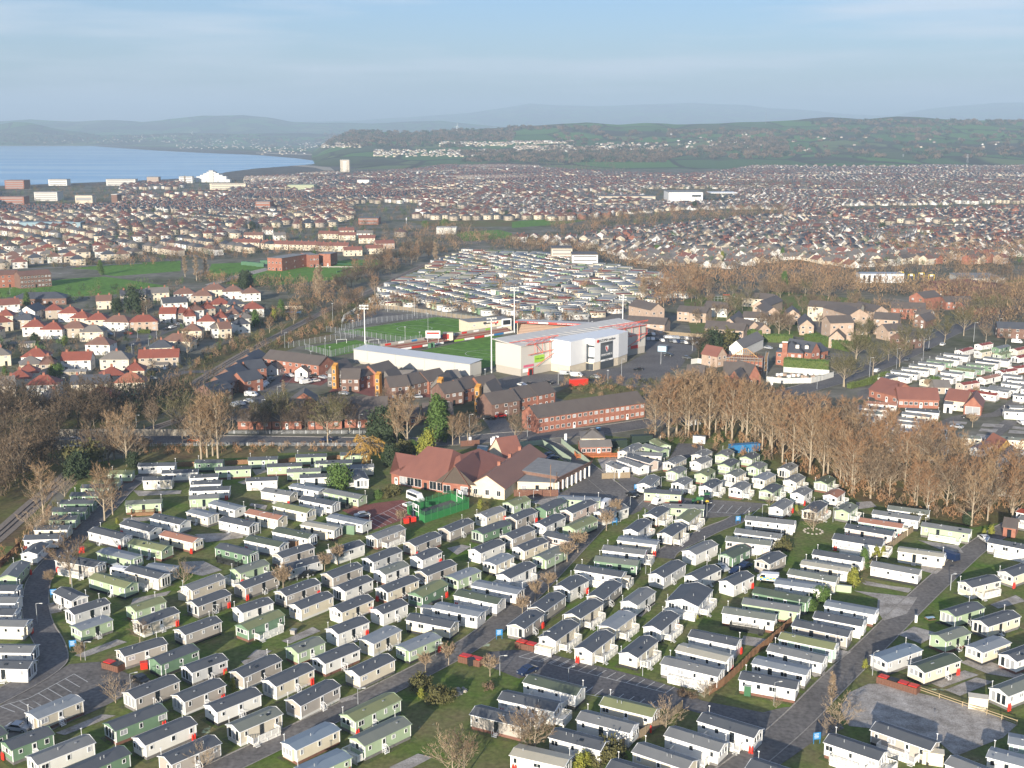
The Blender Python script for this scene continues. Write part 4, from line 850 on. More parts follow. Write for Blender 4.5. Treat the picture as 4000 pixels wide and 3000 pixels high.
# roadside pub with steep roofs
eb('K', 400, 1150, 650, 1160, 12, 4, 4.5, 'r', 'K', rows=1, name='pub', label='brick roadside pub wing with dark roof in front of the scaffolding', cat='pub')
eb('K', 700, 1185, 860, 1170, 12, 3.6, 5, 'r', 'K', ridge='across', rows=1, wn=2, name='pub', label='steep gabled pub front with timbered gable in front of the scaffolding', cat='pub')
eb('K', 420, 1230, 640, 1250, 9, 3.6, 4.6, 'r', 'K', ridge='across', rows=1, wn=2, name='pub', label='lowest gabled pub wing behind the bare trees', cat='pub')
eb('K', -60, 1170, 150, 1180, 10, 3.6, 4, 'r', 'K', rows=1, name='pub', label='long left pub wing with maroon gable, behind the grassy bank', cat='pub')
# mansion with slate roof
mo = eb('K', 1050, 860, 1380, 880, 13, 6, 4, 'r', 'S', hip=True, rows=2, wn=4, name='mansion', label='big red brick mansion with slate hipped roof and white trim', cat='mansion', door=False)
ob('chimney', MB().box((0, 0, 0), (2.2, 1.2, 10.5), RBRICK).box((0, 0, 5.3), (2.5, 1.5, .4), WRENDER), mo, (-2, -7.2, 5.2))
for x in (-4, 3, 7): ob('dormer', MB().box((0, 0, 0), (1.5, 2.5, 1.5), WRENDER).gable(2.6, 1.9, .7, 1.5, .2, TILE['S'], None, axis='y'), mo, (x, -3.2, 8.2))
eb('K', 1480, 870, 1590, 850, 14, 6, 4, 'r', 'S', ridge='across', rows=2, wn=2, name='mansion_wing', label='gabled brick front wing of the slate-roofed mansion', cat='mansion')
eb('K', 1590, 865, 1690, 845, 9, 4, 3, 'r', 'S', rows=1, wn=2, name='garage_wing', label='garage wing with maroon doors at the right of the mansion', cat='garage')
eb('K', 470, 800, 640, 815, 30, 5, 3, 'w', 'G', ridge='across', rows=1, wn=1, name='barn', label='long pale-gabled barn with grey roof behind the scaffolded house', cat='barn')
# house under construction: brick walls, timber rafters, scaffolding
TIMB = mat('fresh_timber', (.58, .34, .14), .8, (.48, .27, .11), 2, 1)
A_, B_ = P('K', 430, 970, 5.5), P('K', 880, 990, 5.5); d_ = B_-A_; ang_ = math.atan2(d_.y, d_.x); Lc = d_.length; n_ = Vector((-d_.y, d_.x, 0)).normalized(); c_ = (A_+B_)/2+n_*7
hs_ = root('house_under_construction', (c_.x, c_.y, 0), ang_); tag(hs_, 'unfinished brick house with bare timber rafters and scaffolding', 'building site')
ob('wall', MB().box((0, 0, 2.75), (Lc, 14, 5.5), RBRICK), hs_)
for i in range(int(Lc/.9)):
    x = -Lc/2+.45+i*.9; e_ = max(0, abs(x)-(Lc/2-7)); top = 4*(1-e_/7); b = MB()
    for sy in (-1, 1): b.tube((x, sy*7.4, 5.4), (x, sy*(7.4*e_/7), 5.5+top), .09, .09, TIMB, 4)
    ob('rafter', b, hs_)
ob('ridge_beam', MB().tube((-Lc/2+7, 0, 9.6), (Lc/2-7, 0, 9.6), .16, .16, TIMB, 4).tube((-Lc/2+7, 0, 9.6), (-Lc/2-.2, -7.2, 5.5), .16, .16, TIMB, 4).tube((Lc/2-7, 0, 9.6), (Lc/2+.2, -7.2, 5.5), .16, .16, TIMB, 4), hs_)
for k in range(4): ob('batten', MB().box((0, -6.6+k*1.5, 5.75+k*.82), (Lc-2*k*1.3, .15, .08), TIMB), hs_)
for k in range(5): ob('window', window_mesh(1.1, 1.3, False), hs_, (-Lc/2+2+k*(Lc-4)/4, -7.02, 3.6))
sc_ = MB()
for face in (0, 1):
    for i in range(10):
        if face == 0: x, y, y2 = -Lc/2+Lc*i/9, -7.8, -9
        else: x, y, y2 = Lc/2+.8, -8+16*i/9, 0
        xs = [(x, y), (x, y2)] if face == 0 else [(x, y), (x+1.2, y)]
        for (xx, yy) in xs: sc_.tube((xx, yy, 0), (xx, yy, 7.5), .06, .06, STEEL, 4)
    for z_ in (2, 4, 6, 7):
        if face == 0:
            for y in (-7.8, -9): sc_.tube((-Lc/2, y, z_), (Lc/2, y, z_), .06, .06, STEEL, 4)
            sc_.box((0, -8.4, z_-.1), (Lc, 1.1, .06), TIMB)
        else:
            for x in (Lc/2+.8, Lc/2+2): sc_.tube((x, -8, z_), (x, 8, z_), .06, .06, STEEL, 4)
            sc_.box((Lc/2+1.4, 0, z_-.1), (1.1, 16, .06), TIMB)
ob('scaffolding', sc_, hs_)
eb('K', 320, 920, 440, 900, 9, 5, 3.6, 'k', 'T', ridge='across', rows=2, wn=2, name='wing_under_construction', label='pink-felted wing of the unfinished house, at its left', cat='building site')
# clubhouse
gc = 'clubhouse buildings'
def base(t, x1, y1, x2, y2, *a, **k): return bld(P(t, x1, y1), P(t, x2, y2), *a, **k)
base('G', 1462, 545, 1850, 612, 20, 3.6, 6.4, 'r', 'T', hip=4, rows=1, wn=6, side=False, ws=(2.4, 2.4), name='clubhouse_hall', label='big hipped terracotta-roofed brick hall of the clubhouse', cat='clubhouse', group=gc, ov=.7)
base('G', 1392, 530, 1475, 545, 14, 3.4, 4, 'r', 'T', hip=True, rows=1, wn=1, side=False, name='clubhouse_annex', label='small left annex of the red-roofed clubhouse hall', cat='clubhouse', group=gc)
pq = base('G', 1832, 622, 2060, 645, 14, 3.5, 5.6, 'r', 'T', ridge='across', rows=1, wn=3, side=False, ws=(2.2, 2.3), name='clubhouse_porch', label='timbered entrance gable of the red-roofed clubhouse', cat='clubhouse', group=gc, ov=.6)
WOODD = mat('weathered_boards', (.065, .05, .04), .9, (.09, .07, .055), 3, 1)
ob('gable_boarding', MB().poly([(-6.2, -7.05, 3.5), (6.2, -7.05, 3.5), (0, -7.05, 8.5)], WOODD), pq)
# cream wing whose long roof runs back to the right
A_, B_ = P('H', 80, 640), P('H', 378, 672)
wg = bld(A_, B_, 36, 3.6, 3.2, 'c', 'M', ridge='across', rows=1, wn=3, side=False, ws=(1.2, 1.6), door=False, name='clubhouse_wing', label='long clubhouse wing with cream gable and brown tiled roof', cat='clubhouse', group=gc, ov=.6)
for k in range(3): ob('chimney', MB().box((0, 0, .3), (.9, .9, 1.3), RBRICK), wg, (-.8, -6+9*k, 6.6))
bld(P('H', 385, 322, 3.4), P('H', 548, 298, 3.4), 11, 3.4, 5.6, 'c', 'T', rows=1, wn=2, side=False, name='clubhouse_lounge', label='steep terracotta gable with rooflights behind the clubhouse wing', cat='clubhouse', group=gc)
bld(P('G', 2030, 520, 3.6), P('H', 480, 350, 3.6), 16, 3.6, 5, 'r', 'T', hip=True, rows=1, side=False, name='clubhouse_link', label='dark-shaded link roof between the clubhouse hall and lounge', cat='clubhouse', group=gc)
an = bld(P('H', 870, 590), P('H', 1075, 482), 17, 3.6, 0, 'd', 'F', rows=1, wn=7, side=False, ws=(1.5, 2.4), door=False, name='clubhouse_bar', label='flat-roofed bar block with brown mansard and white columns', cat='clubhouse', group=gc)
for k in range(8): ob('column', MB().box((0, 0, 1.6), (.45, .3, 3.2), TRIM), an, (-9.6+k*2.75, -8.7, 0))
ob('mansard', MB().box((0, 0, 0), (22.4, .25, 1.5), TILE['B']), an, rot=(.5, 0, 0), loc=(0, -8.6, 3.9))
base('H', 490, 600, 830, 612, 10, 2.6, 0, 'c', 'F', rows=1, wn=3, side=False, name='kitchen_block', label='low cream kitchen block with flat roof and roof plant', cat='clubhouse', group=gc)
FEN = mat('brown_fence_boards', (.14, .06, .04), .85, (.18, .09, .06), 3, 1)
# log cabin office with decking
lc = base('H', 1040, 285, 1300, 278, 6, 2.8, 1.4, 'r', 'G', rows=1, wn=6, name='log_cabin', label='dark red log cabin office with orange timber deck', cat='cabin', side=False)
ODK = mat('orange_stained_timber', (.42, .13, .04), .8)
f_ = MB(); f_.box((0, -5.2, .5), (14, 4.2, .2), ODK); railing(f_, (-7, -7.3, 0), (7, -7.3, 0), .6, ODK); railing(f_, (-7, -7.3, 0), (-7, -3.2, 0), .6, ODK); railing(f_, (7, -7.3, 0), (7, -3.2, 0), .6, ODK); ob('deck', f_, lc)
base('H', 1045, 200, 1240, 200, 9, 2.6, 2.2, 'c', 'G', rows=1, name='bungalow', label='hipped brown-roofed bungalow behind the log cabin office', cat='bungalow', hip=True)
# reception buildings of the right-hand park
base('J', 640, 1020, 965, 1030, 11, 3.4, 3.4, 'r', 'T', rows=1, wn=8, name='reception_block', label='long brick reception block with terracotta roof in the right-hand park', cat='reception')
base('J', 450, 955, 640, 1000, 12, 3.4, 3.4, 'r', 'T', rows=1, wn=3, hip=True, name='reception_block', label='hipped left end of the brick reception block', cat='reception')
bld(P('J', 590, 915, 3.2), P('J', 780, 890, 3.2), 12, 3.2, 4, 'r', 'T', ridge='across', rows=1, name='reception_hall', label='cross-gabled hall behind the brick reception block', cat='reception')
base('J', 1015, 1035, 1180, 1055, 11, 3.8, 3.2, 'c', 'T', rows=1, wn=3, name='shop_block', label='cream shop with brown roof right of the reception block', cat='shop')
base('J', 1168, 1075, 1310, 1088, 13, 3.4, 3.4, 'r', 'T', ridge='across', rows=1, wn=1, ws=(5, 2.8), door=False, name='workshop', label='brick workshop gable with wide grey door', cat='workshop')
base('J', 1005, 1062, 1075, 1068, 6, 2.8, 0, 'm', 'F', rows=1, wn=1, side=False, name='store_shed', label='grey-doored store beside the brick workshop', cat='shed')
base('J', 935, 910, 1060, 912, 8, 2.8, 2.2, 'p', 'G', rows=1, name='stone_lodge', label='low stone-walled lodge with dark green roof', cat='lodge')
YREN = mat('yellow_render', (.72, .45, .13), .85); WALLM['y'] = YREN; WNAME['y'] = 'yellow'
base('J', 1450, 1420, 1560, 1418, 9, 3, 2.6, 'y', 'O', ridge='across', rows=1, wn=1, name='park_home', label='yellow park home with orange tiled roof', cat='bungalow')
base('J', 1420, 1520, 1570, 1540, 12, 2.8, 2.6, 'w', 'G', ridge='across', rows=1, wn=1, name='park_home', label='white park home with broad grey roof below the yellow one', cat='bungalow')
base('J', 1440, 455, 1700, 465, 9, 5, 2.6, 'd', 'S', rows=2, name='road_house', label='white-dormered house with slate roof beside the tree-lined road', cat='house')
base('E', 1980, 820, 2115, 840, 6, 2.8, 1.6, 'r', 'K', rows=1, wn=1, name='toilet_block', label='small red brick service building by the park road end', cat='outbuilding')
# stadium
bs = P('T2', 520, 822); bl = P('T2', 288, 778); br_ = P('T2', 1592, 612)
dx = (br_-bs).normalized(); dy = Vector((-dx.y, dx.x, 0)); Ls = (br_-bs).length; Wd = (bl-bs).length*.97; sa = math.atan2(dx.y, dx.x)
st = root('main_stand', (bs.x, bs.y, 0), sa); tag(st, 'tall white and grey main stand of the football stadium', 'stadium stand')
HS = 13.0
wb = MB(); wb.box((Ls/2, Wd/2, HS/2+1.6), (Ls, Wd, HS-3.2), CLADG); wb.box((Ls/2, Wd/2, 1.6), (Ls-.3, Wd-.3, 3.2), GBRICK if False else mat('pale_block_base', (.40, .37, .32), .9)); ob('wall', wb, st)
rb = MB(); k = len(rb.v)
for y0, y1, z0, z1 in ((-.5, Wd+1.5, HS+.1, HS+1.3),):
    rb.poly([(-.5, y0, z0), (Ls+.5, y0, z0), (Ls+.5, y1, z1), (-.5, y1, z1)], mat('pale_sheet_roof', (.64, .61, .55), .6, (.57, .545, .49), .12, 1, aniso=(3, .05, 1)))
    rb.poly([(-.5, y0, z0-.4), (Ls+.5, y0, z0-.4), (Ls+.5, y0, z0), (-.5, y0, z0)], CLADG); rb.poly([(-.5, y1, z1-.4), (-.5, y0, z0-.4), (-.5, y0, z0), (-.5, y1, z1)], CLADG)
    rb.poly([(-.5, y0, z0-.4), (-.5, y1, z1-.4), (Ls+.5, y1, z1-.4), (Ls+.5, y0, z0-.4)], CLADG)
ro = ob('roof', rb, st)
for i in range(1, 18): ob('roof_seam', MB().box((Ls*i/18, Wd/2+.5, HS+.78), (.25, Wd, .12), CLADG), ro, rot=None)
def sl_(t, x, y):
    p = P(t, x, y)-bs; return p.dot(dx), p.dot(dy)
fx = [sl_('T2', *q) for q in ((822, 778), (945, 802), (1085, 765), (1150, 772), (1362, 722), (1440, 692))]
fp = [(x, min(y, -.4)) for x, y in fx]; fp = [(fp[0][0], 1)]+fp+[(fp[-1][0], 1)]
wf = MB(); wf.prism(fp, 3.6, HS+.9, CLADW); wf.prism([(x, y+.25) for x, y in fp], 0, 3.6, WALLM['c'])
wo = ob('white_front', wf, st)
def onface(i, f, z, wd_, ht, m, nm, par, off=.05, th=.1):
    """a panel on face i of the white front, at fraction f along it"""
    a = Vector(fp[i]); c = Vector(fp[i+1]); d = (c-a).normalized(); n = Vector((d.y, -d.x)); p = a.lerp(c, f)+n*off
    return ob(nm, MB().box((0, 0, 0), (wd_, th, ht), m), par, (p.x, p.y, z), math.atan2(d.y, d.x))
flen = [(Vector(fp[i+1])-Vector(fp[i])).length for i in range(len(fp)-1)]
main = max(range(1, 6), key=lambda i: flen[i] if i in (4, 5) else 0)
w5 = flen[main]
onface(main, .5, 7.6, w5*.5, 8.0, mat('slate_panel', (.10, .115, .13), .4), 'glazed_panel', wo)
for z_ in (10.9, 4.9): onface(main, .5, z_, w5*.46, .8, DGLZ, 'window_band', wo, .13)
onface(main, .5, 1.7, w5*.52, 3.2, DGLZ, 'entrance_glass', wo, .2)
onface(main, .5, 3.75, w5*.48, .7, TRIM, 'entrance_sign', wo, .25)
for i_, f_ in ((3, .12), (3, .5)) if False else ((2, .08),): onface(3, .1, 7.5, 1.3, 8.0, DGLZ, 'tall_window', wo)
for z_ in (10.6, 5.6): onface(3, .55, z_, 3.2, .9, DGLZ, 'strip_window', wo)
for z_ in (11, 6.4): onface(6 if len(fp) > 7 else 5, .3, z_, 1.6, .9, DGLZ, 'strip_window', wo)
onface(3, .45, 1.6, 3.2, 2.8, DGLZ, 'fan_shop_window', wo); onface(3, .1, 1.6, 1.5, 3, DGLZ, 'doorway', wo)
def text(s, size, par, loc, rot, m, nm='lettering', ext=.02, al='CENTER'):
    cu = bpy.data.curves.new(nm, 'FONT'); cu.body = s; cu.size = size; cu.extrude = ext; cu.align_x = al; cu.align_y = 'CENTER'; cu.materials.append(m)
    dg = bpy.data.objects.new('tmp', cu); me = bpy.data.meshes.new_from_object(dg); me.name = nm; bpy.data.objects.remove(dg); bpy.data.curves.remove(cu)
    if not me.materials: me.materials.append(m)
    return ob(nm, me, par, loc, rot=rot)
a = Vector(fp[main]); c = Vector(fp[main+1]); d = (c-a).normalized(); n = Vector((d.y, -d.x)); fa = math.atan2(d.y, d.x)
def ontext(s, f, z, size, m, off=.22):
    p = a.lerp(c, f)+n*off; return text(s, size, wo, (p.x, p.y, z), (math.pi/2, 0, fa), m)
ontext('MAZUMA stadium', .5, 12.5, 1.6, DARKM, .1); ontext('MORECAMBE FC', .5, 6.1, 1.1, TRIM)
ontext('Globe Arena', .5, 3.75, .6, DARKM, .35)
p = a.lerp(c, .5)+n*.2
cb = MB(); cb.poly([(-1.0, 0, 1.3), (1.0, 0, 1.3), (1.0, 0, -.2), (0, 0, -1.5), (-1.0, 0, -.2)][::-1], TRIM); cb.poly([(-.7, -.03, 1.0), (.1, -.03, 1.0), (.5, -.03, -.7), (0, -.03, -1.1), (-.7, -.03, -.1)][::-1], REDP)
ob('crest', cb, wo, (p.x, p.y, 8.6), fa)
p = a.lerp(c, .13)+n*.2; ob('round_logo', MB().tube((0, 0, 0), (0, -.1, 0), .7, .7, REDP, 12), wo, (p.x, p.y, 12.6), fa)
RT = mat('red_oxide_steel', (.60, .10, .06), .5)
for x0, x1 in ((2, fp[0][0]+2), (fp[-1][0]+1, Ls-1)):
    t_ = MB(); xs = [x0+(x1-x0)*q/4 for q in range(5)]; r_ = .15
    t_.tube((x0-3, 6, HS+.8), (x1, -2.2, HS+2.6), r_, r_, RT).tube((x0, -1.2, HS+.3), (x1, -1.6, HS+.4), r_, r_, RT)
    t_.tube((x0+1, -1.4, 9), (x1, -1.6, 9.6), r_, r_, RT)
    t_.tube((x0+6, -1.2, 3.6), (x1, -1.6, 9), r_, r_, RT).tube((xs[1], -1.5, HS+.5), (xs[2], -1.5, 8.8), r_, r_, RT).tube((xs[3], -1.5, HS+.5), (xs[3], -1.5, 6.2), r_, r_, RT)
    for q in range(1, 5):
        t_.tube((xs[q], -1.5, HS+.4), (xs[q], -1.8, 9), .1, .1, RT).tube((xs[q-1], -1.4, HS+.4), (xs[q], -2+.3*q, HS+1.2+q*.3), .1, .1, RT).tube((xs[q], 4, HS+.5), (xs[q], -2, HS+2.2), .1, .1, RT)
    ob('steel_truss', t_, st)
ob('green_banner', MB().box((0, 0, 0), (6, .1, 3), mat('lime_banner', (.28, .52, .04), .6)), st, (fp[0][0]-7.5, -.1, 6.4))
text('LOCAL CHOICE', .7, st, (fp[0][0]-7.5, -.2, 6.4), (math.pi/2, 0, 0), DARKM)
ob('pink_banner', MB().box((0, 0, 0), (6, .1, 1), mat('pink_banner', (.6, .12, .2), .6)), st, (fp[0][0]-14, -.1, 4.1))
ob('red_doorway', MB().box((0, 0, 0), (2.6, .5, 3), REDP).box((0, -.3, -.2), (1.6, .1, 2.4), DARKM), st, (fp[0][0]-13, -.1, 1.5))
ob('banner', MB().box((0, 0, 0), (6, .1, 1.6), TRIM), st, (4, -.1, 2.3)); ob('banner', MB().box((0, 0, 0), (5, .1, 1.5), REDP), st, (Ls-8, -.1, 3.6))
# terrace stand with white sloping roof on the near left side of the pitch
A_, B_ = P('T1', 845, 640, 3.2), P('T1', 1850, 775, 3.2); d_ = (B_-A_); L2 = d_.length; s2 = root('terrace_stand', (A_.x, A_.y, 0), math.atan2(d_.y, d_.x)); tag(s2, 'long low terrace stand with white roof along the near touchline', 'stadium stand')
ob('wall', MB().box((L2/2, 4, 3.6), (L2, 8, 5.2), CLADG).box((L2/2, 4, .9), (L2-.3, 7.7, 1.8), mat('pale_block_base', (0, 0, 0))), s2)
ob('roof', MB().poly([(-.3, -.3, 6.3), (L2+.3, -.3, 6.3), (L2+.3, 9, 7.0), (-.3, 9, 7.0)], mat('white_roof_sheet', (.55, .57, .58), .4)).poly([(-.3, -.3, 6.05), (L2+.3, -.3, 6.05), (L2+.3, -.3, 6.3), (-.3, -.3, 6.3)], STEEL), s2)
for i in range(4): ob('seam', MB().box((L2*(i+.5)/4, -.03, 4), (.15, .1, 4.4), STEEL), s2)
# far end stand with red fascia
A_, B_ = P('T2', 480, 470), P('T2', 1080, 500); d_ = (B_-A_); L3 = 46; s3 = root('end_stand', (A_.x, A_.y, 0), math.atan2(d_.y, d_.x)); tag(s3, 'far end stand with red lettered fascia behind the goal', 'stadium stand')
SEAT = mat('brown_seats', (.34, .24, .18), .7)
b_ = MB()
for i in range(8): b_.box((L3/2, 2+i*.9, .3+i*.32), (L3, .9, .6+i*.64), SEAT)
ob('terracing', b_, s3); ob('wall', MB().box((L3/2, 9.6, 3.4), (L3, .4, 6.8), WALLM['c']).box((-.1, 6, 3.2), (.3, 7.5, 6.4), WALLM['c']), s3)
ob('roof', MB().poly([(-1, .5, 7.6), (L3+1, .5, 7.6), (L3+1, 10, 7.2), (-1, 10, 7.2)], mat('pale_sheet_roof', (0, 0, 0))).box((L3/2, .5, 7.1), (L3+2, .3, .9), REDP), s3)
for x, s_ in ((9, 'GLOBE ARENA'), (26, "WE'RE RIGHT BEHIND YOU")): text(s_, .8, s3, (x, .3, 7.1), (math.pi/2, 0, 0), TRIM)
for i in range(4): ob('fascia_panel', MB().box((0, 0, 0), (5, .08, .7), (DARKM, TRIM, TRIM, TRIM)[i]), s3, ((3, 14, 38, 44)[i], .28, 7.1))
for i in range(5): ob('hoarding', MB().box((0, 0, .5), (8, .1, 1.0), (REDP, TRIM, BLUEP, TRIM, REDP)[i]), s3, (4.5+9*i, -.5, 0))
# clubhouse of the football ground with scoreboard
A_, B_ = P('T2', 70, 455), P('T2', 440, 425)
cbk = bld(A_, B_, 12, 5.6, 0, 'c', 'F', rows=2, wn=4, name='club_offices', label='flat-roofed beige offices with scoreboard beside the pitch', cat='offices')
sb_ = ob('scoreboard', MB().box((0, 0, 0), (5.4, .3, 4), TRIM).box((0, -.2, .1), (4.2, .1, 2.4), DARKM), cbk, (9, -6.4, 4.6)); 
for i, (x, w_, m_) in enumerate(((-2, 4, DARKM), (2.5, 3.6, REDP))): ob('sign_board', MB().box((0, 0, 0), (w_, .12, 1.0), m_), cbk, (x, -6.1, 5.1))
# seats and hoardings along the far touchline
A_, B_ = P('T1', 1150, 610), P('T1', 2220, 440); d_ = B_-A_; L4 = d_.length; s4 = root('touchline_terrace', (A_.x, A_.y, 0), math.atan2(d_.y, d_.x)); tag(s4, 'low open terrace of red seats and hoardings on the far touchline', 'terrace')
RS = mat('red_seats', (.25, .09, .07), .7); PBL = mat('pale_block_base', (0, 0, 0))
b_ = MB()
for i in range(5): b_.box((L4/2, 1.5+i*.8, .2+i*.22), (L4, .8, .4+i*.44), RS if i % 2 else SEAT)
ob('seating', b_, s4); ob('wall', MB().box((L4/2, 6, 1.6), (L4, .3, 3.2), PBL), s4)
cols = [BLUEP, TRIM, REDP, TRIM, TRIM, DARKM, mat('lime_banner', (0, 0, 0)), TRIM, REDP, TRIM, BLUEP, TRIM]
for i in range(12): ob('hoarding', MB().box((0, 0, .5), (L4/12-.3, .1, .95), cols[i]), s4, (L4*(i+.5)/12, -.2, 0))
for i in range(10): ob('wall_banner', MB().box((0, 0, 0), (3.4, .1, .9), cols[(i*5+2) % 12]), s4, (L4*(i+.5)/10, 5.8, 2.5))
sg = ob('dugout_box', MB().box((0, 0, 2.2), (5, 3, 4.4), WALLM['c']).box((-1, -1.55, 2.6), (3, .1, 2.4), REDP), None, P('T1', 1660, 515)); tag(sg, 'beige camera box with red panels behind the far touchline', 'camera box')
sg = ob('advert_board', MB().box((0, 0, 5), (7, .3, 3.6), TRIM).box((0, -.2, 5.6), (6, .1, 1), REDP).tube((-2.6, 0, 0), (-2.6, 0, 4), .15, .15, STEEL).tube((2.6, 0, 0), (2.6, 0, 4), .15, .15, STEEL), None, P('T1', 1530, 545)); tag(sg, 'big white board on posts above the far terrace', 'sign')
for i, (x, y) in enumerate(((1500, 572), (1530, 565))): tag(ob('portable_toilet', MB().box((0, 0, 1.1), (1.6, 1.6, 2.2), GT_), None, P('T1', x, y)), ('left', 'right')[i]+' one of two dark green kiosks at the pitch side', 'kiosk')
# distinct far buildings
def boxb(name, u0, u1, vb, dist_d, h, depth, m, rm, label, cat, rows=0, cols=0):
    A = G(u0, vb); B = G(u1, vb); L = B.x-A.x; o = root(name, ((A.x+B.x)/2, A.y+depth/2, 0)); ob('wall', MB().box((0, 0, h/2), (L, depth, h), m), o); ob('roof', MB().box((0, 0, h+.3), (L+.6, depth+.6, .6), rm), o)
    for r in range(rows): ob('window_band', MB().box((0, -depth/2-.1, (r+.6)*h/rows), (L*.9, .2, h/rows*.36), mat('far_window_band', (.22, .22, .22), .3)), o)
    if label: tag(o, label, cat)
    return o
ws_ = boxb('white_store', 2612, 2745, 786, 0, 13, 60, CLADW, TILE['F'], 'big white flat-roofed store amid red roofs', 'store')
ob('window', MB().box((16, -30.3, 8), (14, .2, 3), DGLZ), ws_); ob('canopy', MB().box((58, -6, 12), (40, 40, 1), CLADW), ws_)
tb_ = boxb('tower_block', 1330, 1365, 672, 0, 31, 18, WALLM['c'], CLADG, 'cream tower block near the shore', 'tower block', rows=10)
for k in range(9): ob('balcony', MB().box((0, -9.6, 3+3*k), (10, 1.2, 1.0), TRIM), tb_)
sf = root('stepped_flats', G(830, 712), 0); tag(sf, 'white terraced flats stepping up to a central tower by the bay', 'flats')
for k in range(7):
    hw = (38, 38, 31, 31, 23, 16, 9)[k]; ob('storey', MB().box((0, 0, 1.6+k*3.1), (hw*2, 16, 2.2), CLADW).box((0, 1, 3.0+k*3.1), (hw*2-1.5, 14, .9), DGLZ), sf)
ob('tower', MB().box((0, -2, 12), (9, 14, 25), CLADG), sf)
boxb('red_brick_flats', 20, 95, 738, 0, 15, 30, RBRICK, TILE['B'], 'tall red brick block at the far left shore', 'flats', rows=4)
boxb('grey_council_block', 135, 225, 785, 0, 13, 25, CLADG, TILE['F'], 'pale concrete civic block with mast at the far left', 'offices', rows=4)
boxb('brick_flats', 0, 95, 800, 0, 11, 20, RBRICK, TILE['B'], 'long red brick block below the civic block', 'flats', rows=3)
boxb('white_hotel', 190, 262, 726, 0, 12, 20, WRENDER, TILE['G'], 'cream seafront hotel with pitched roof at the far left', 'hotel', rows=3)
boxb('seafront_flats', 415, 530, 725, 0, 12, 16, CLADG, TILE['F'], 'long low pale seafront flats', 'flats', rows=3)
boxb('seafront_flats', 575, 620, 722, 0, 15, 16, PBRICK, TILE['F'], 'taller pinkish seafront block', 'flats', rows=4)
boxb('seafront_flats', 700, 752, 715, 0, 13, 16, WRENDER, TILE['F'], 'white seafront block just left of the stepped flats', 'flats', rows=3)
boxb('sandstone_block', 820, 960, 741, 0, 11, 16, CRENDER, TILE['G'], 'long yellow stone block right of the stepped flats', 'flats', rows=3)
boxb('yellow_hall', 295, 362, 797, 0, 12, 16, CRENDER, TILE['G'], 'cream gabled hall with dark clock panel', 'hall', rows=1)
boxb('warehouse', 1120, 1226, 746, 0, 10, 40, mat('pale_green_clad', (.35, .38, .24), .6), mat('pale_green_clad', (0, 0, 0)), 'pale green low warehouse in the old town', 'warehouse')
boxb('white_church', 1396, 1442, 727, 0, 12, 20, WRENDER, TILE['S'], 'white gabled church with slate roof in the distance', 'church')
boxb('brick_works', 1000, 1056, 828, 0, 13, 25, RBRICK, TILE['G'], 'tall red brick works left of the poplars', 'works', rows=3)
boxb('drum_tower', 437, 460, 806, 0, 16, 20, WALLM['d'], CLADG, 'squat brown drum tower in the old town', 'tower')
boxb('brick_college', 1400, 1478, 878, 0, 7, 25, RBRICK, TILE['K'], 'red brick college with dark roofs by the far field', 'school', rows=2)
boxb('grey_store', 2340, 2560, 786, 0, 7, 40, CRENDER, TILE['G'], 'long grey-roofed low store left of the white store', 'store', rows=1)
boxb('portal_sheds', 70, 315, 893, 0, 6, 14, mat('blue_grey_shed', (.2, .3, .34), .6), mat('blue_grey_shed', (0, 0, 0)), 'long blue-sided works shed in the old town', 'shed')
boxb('boxy_flats', 2155, 2235, 1015, 0, 9, 22, CRENDER, TILE['K'], 'left of two boxy pale flats with dark roofs', 'flats', rows=3)
boxb('boxy_flats', 2235, 2335, 1042, 0, 9, 22, WRENDER, TILE['K'], 'right of two boxy pale flats with dark roofs', 'flats', rows=3)
boxb('service_shed', 1705, 1782, 915, 0, 6, 18, CLADG, CLADG, 'grey metal shed in the rough field', 'shed')
# school with red roofs and a white front
scw = root('school_building', G(3435, 1102), 0); tag(scw, 'long white school front with dark pillars and red roofs behind', 'school')
ob('wall', MB().box((0, 0, 3), (30, 10, 6), CLADW).box((0, 0, 6.2), (30.6, 10.6, .4), STEEL), scw)
for k in range(4): ob('glazed_bay', MB().box((-12+k*3.6, -5.1, 2.8), (1.6, .2, 5), DARKM), scw)
text('SCHOOL', .9, scw, (8, -5.2, 4.6), (math.pi/2, 0, 0), GLASS)
for e in ((840, 52, 1100, 60, 30), (1010, 30, 1400, 40, 26), (1250, 62, 1600, 68, 30), (1180, 100, 1500, 96, 18)):
    eb('J', *e[:4], e[4], 4, 3, 'r', 'T', hip=True, rows=1, wn=6, side=False, name='school_block', cat='school', group='red-roofed school blocks')
boxb('grey_sports_hall', 3770, 3925, 1118, 0, 5, 30, CLADG, TILE['F'], 'flat grey sports hall with solar panels beside the ball court', 'sports hall')
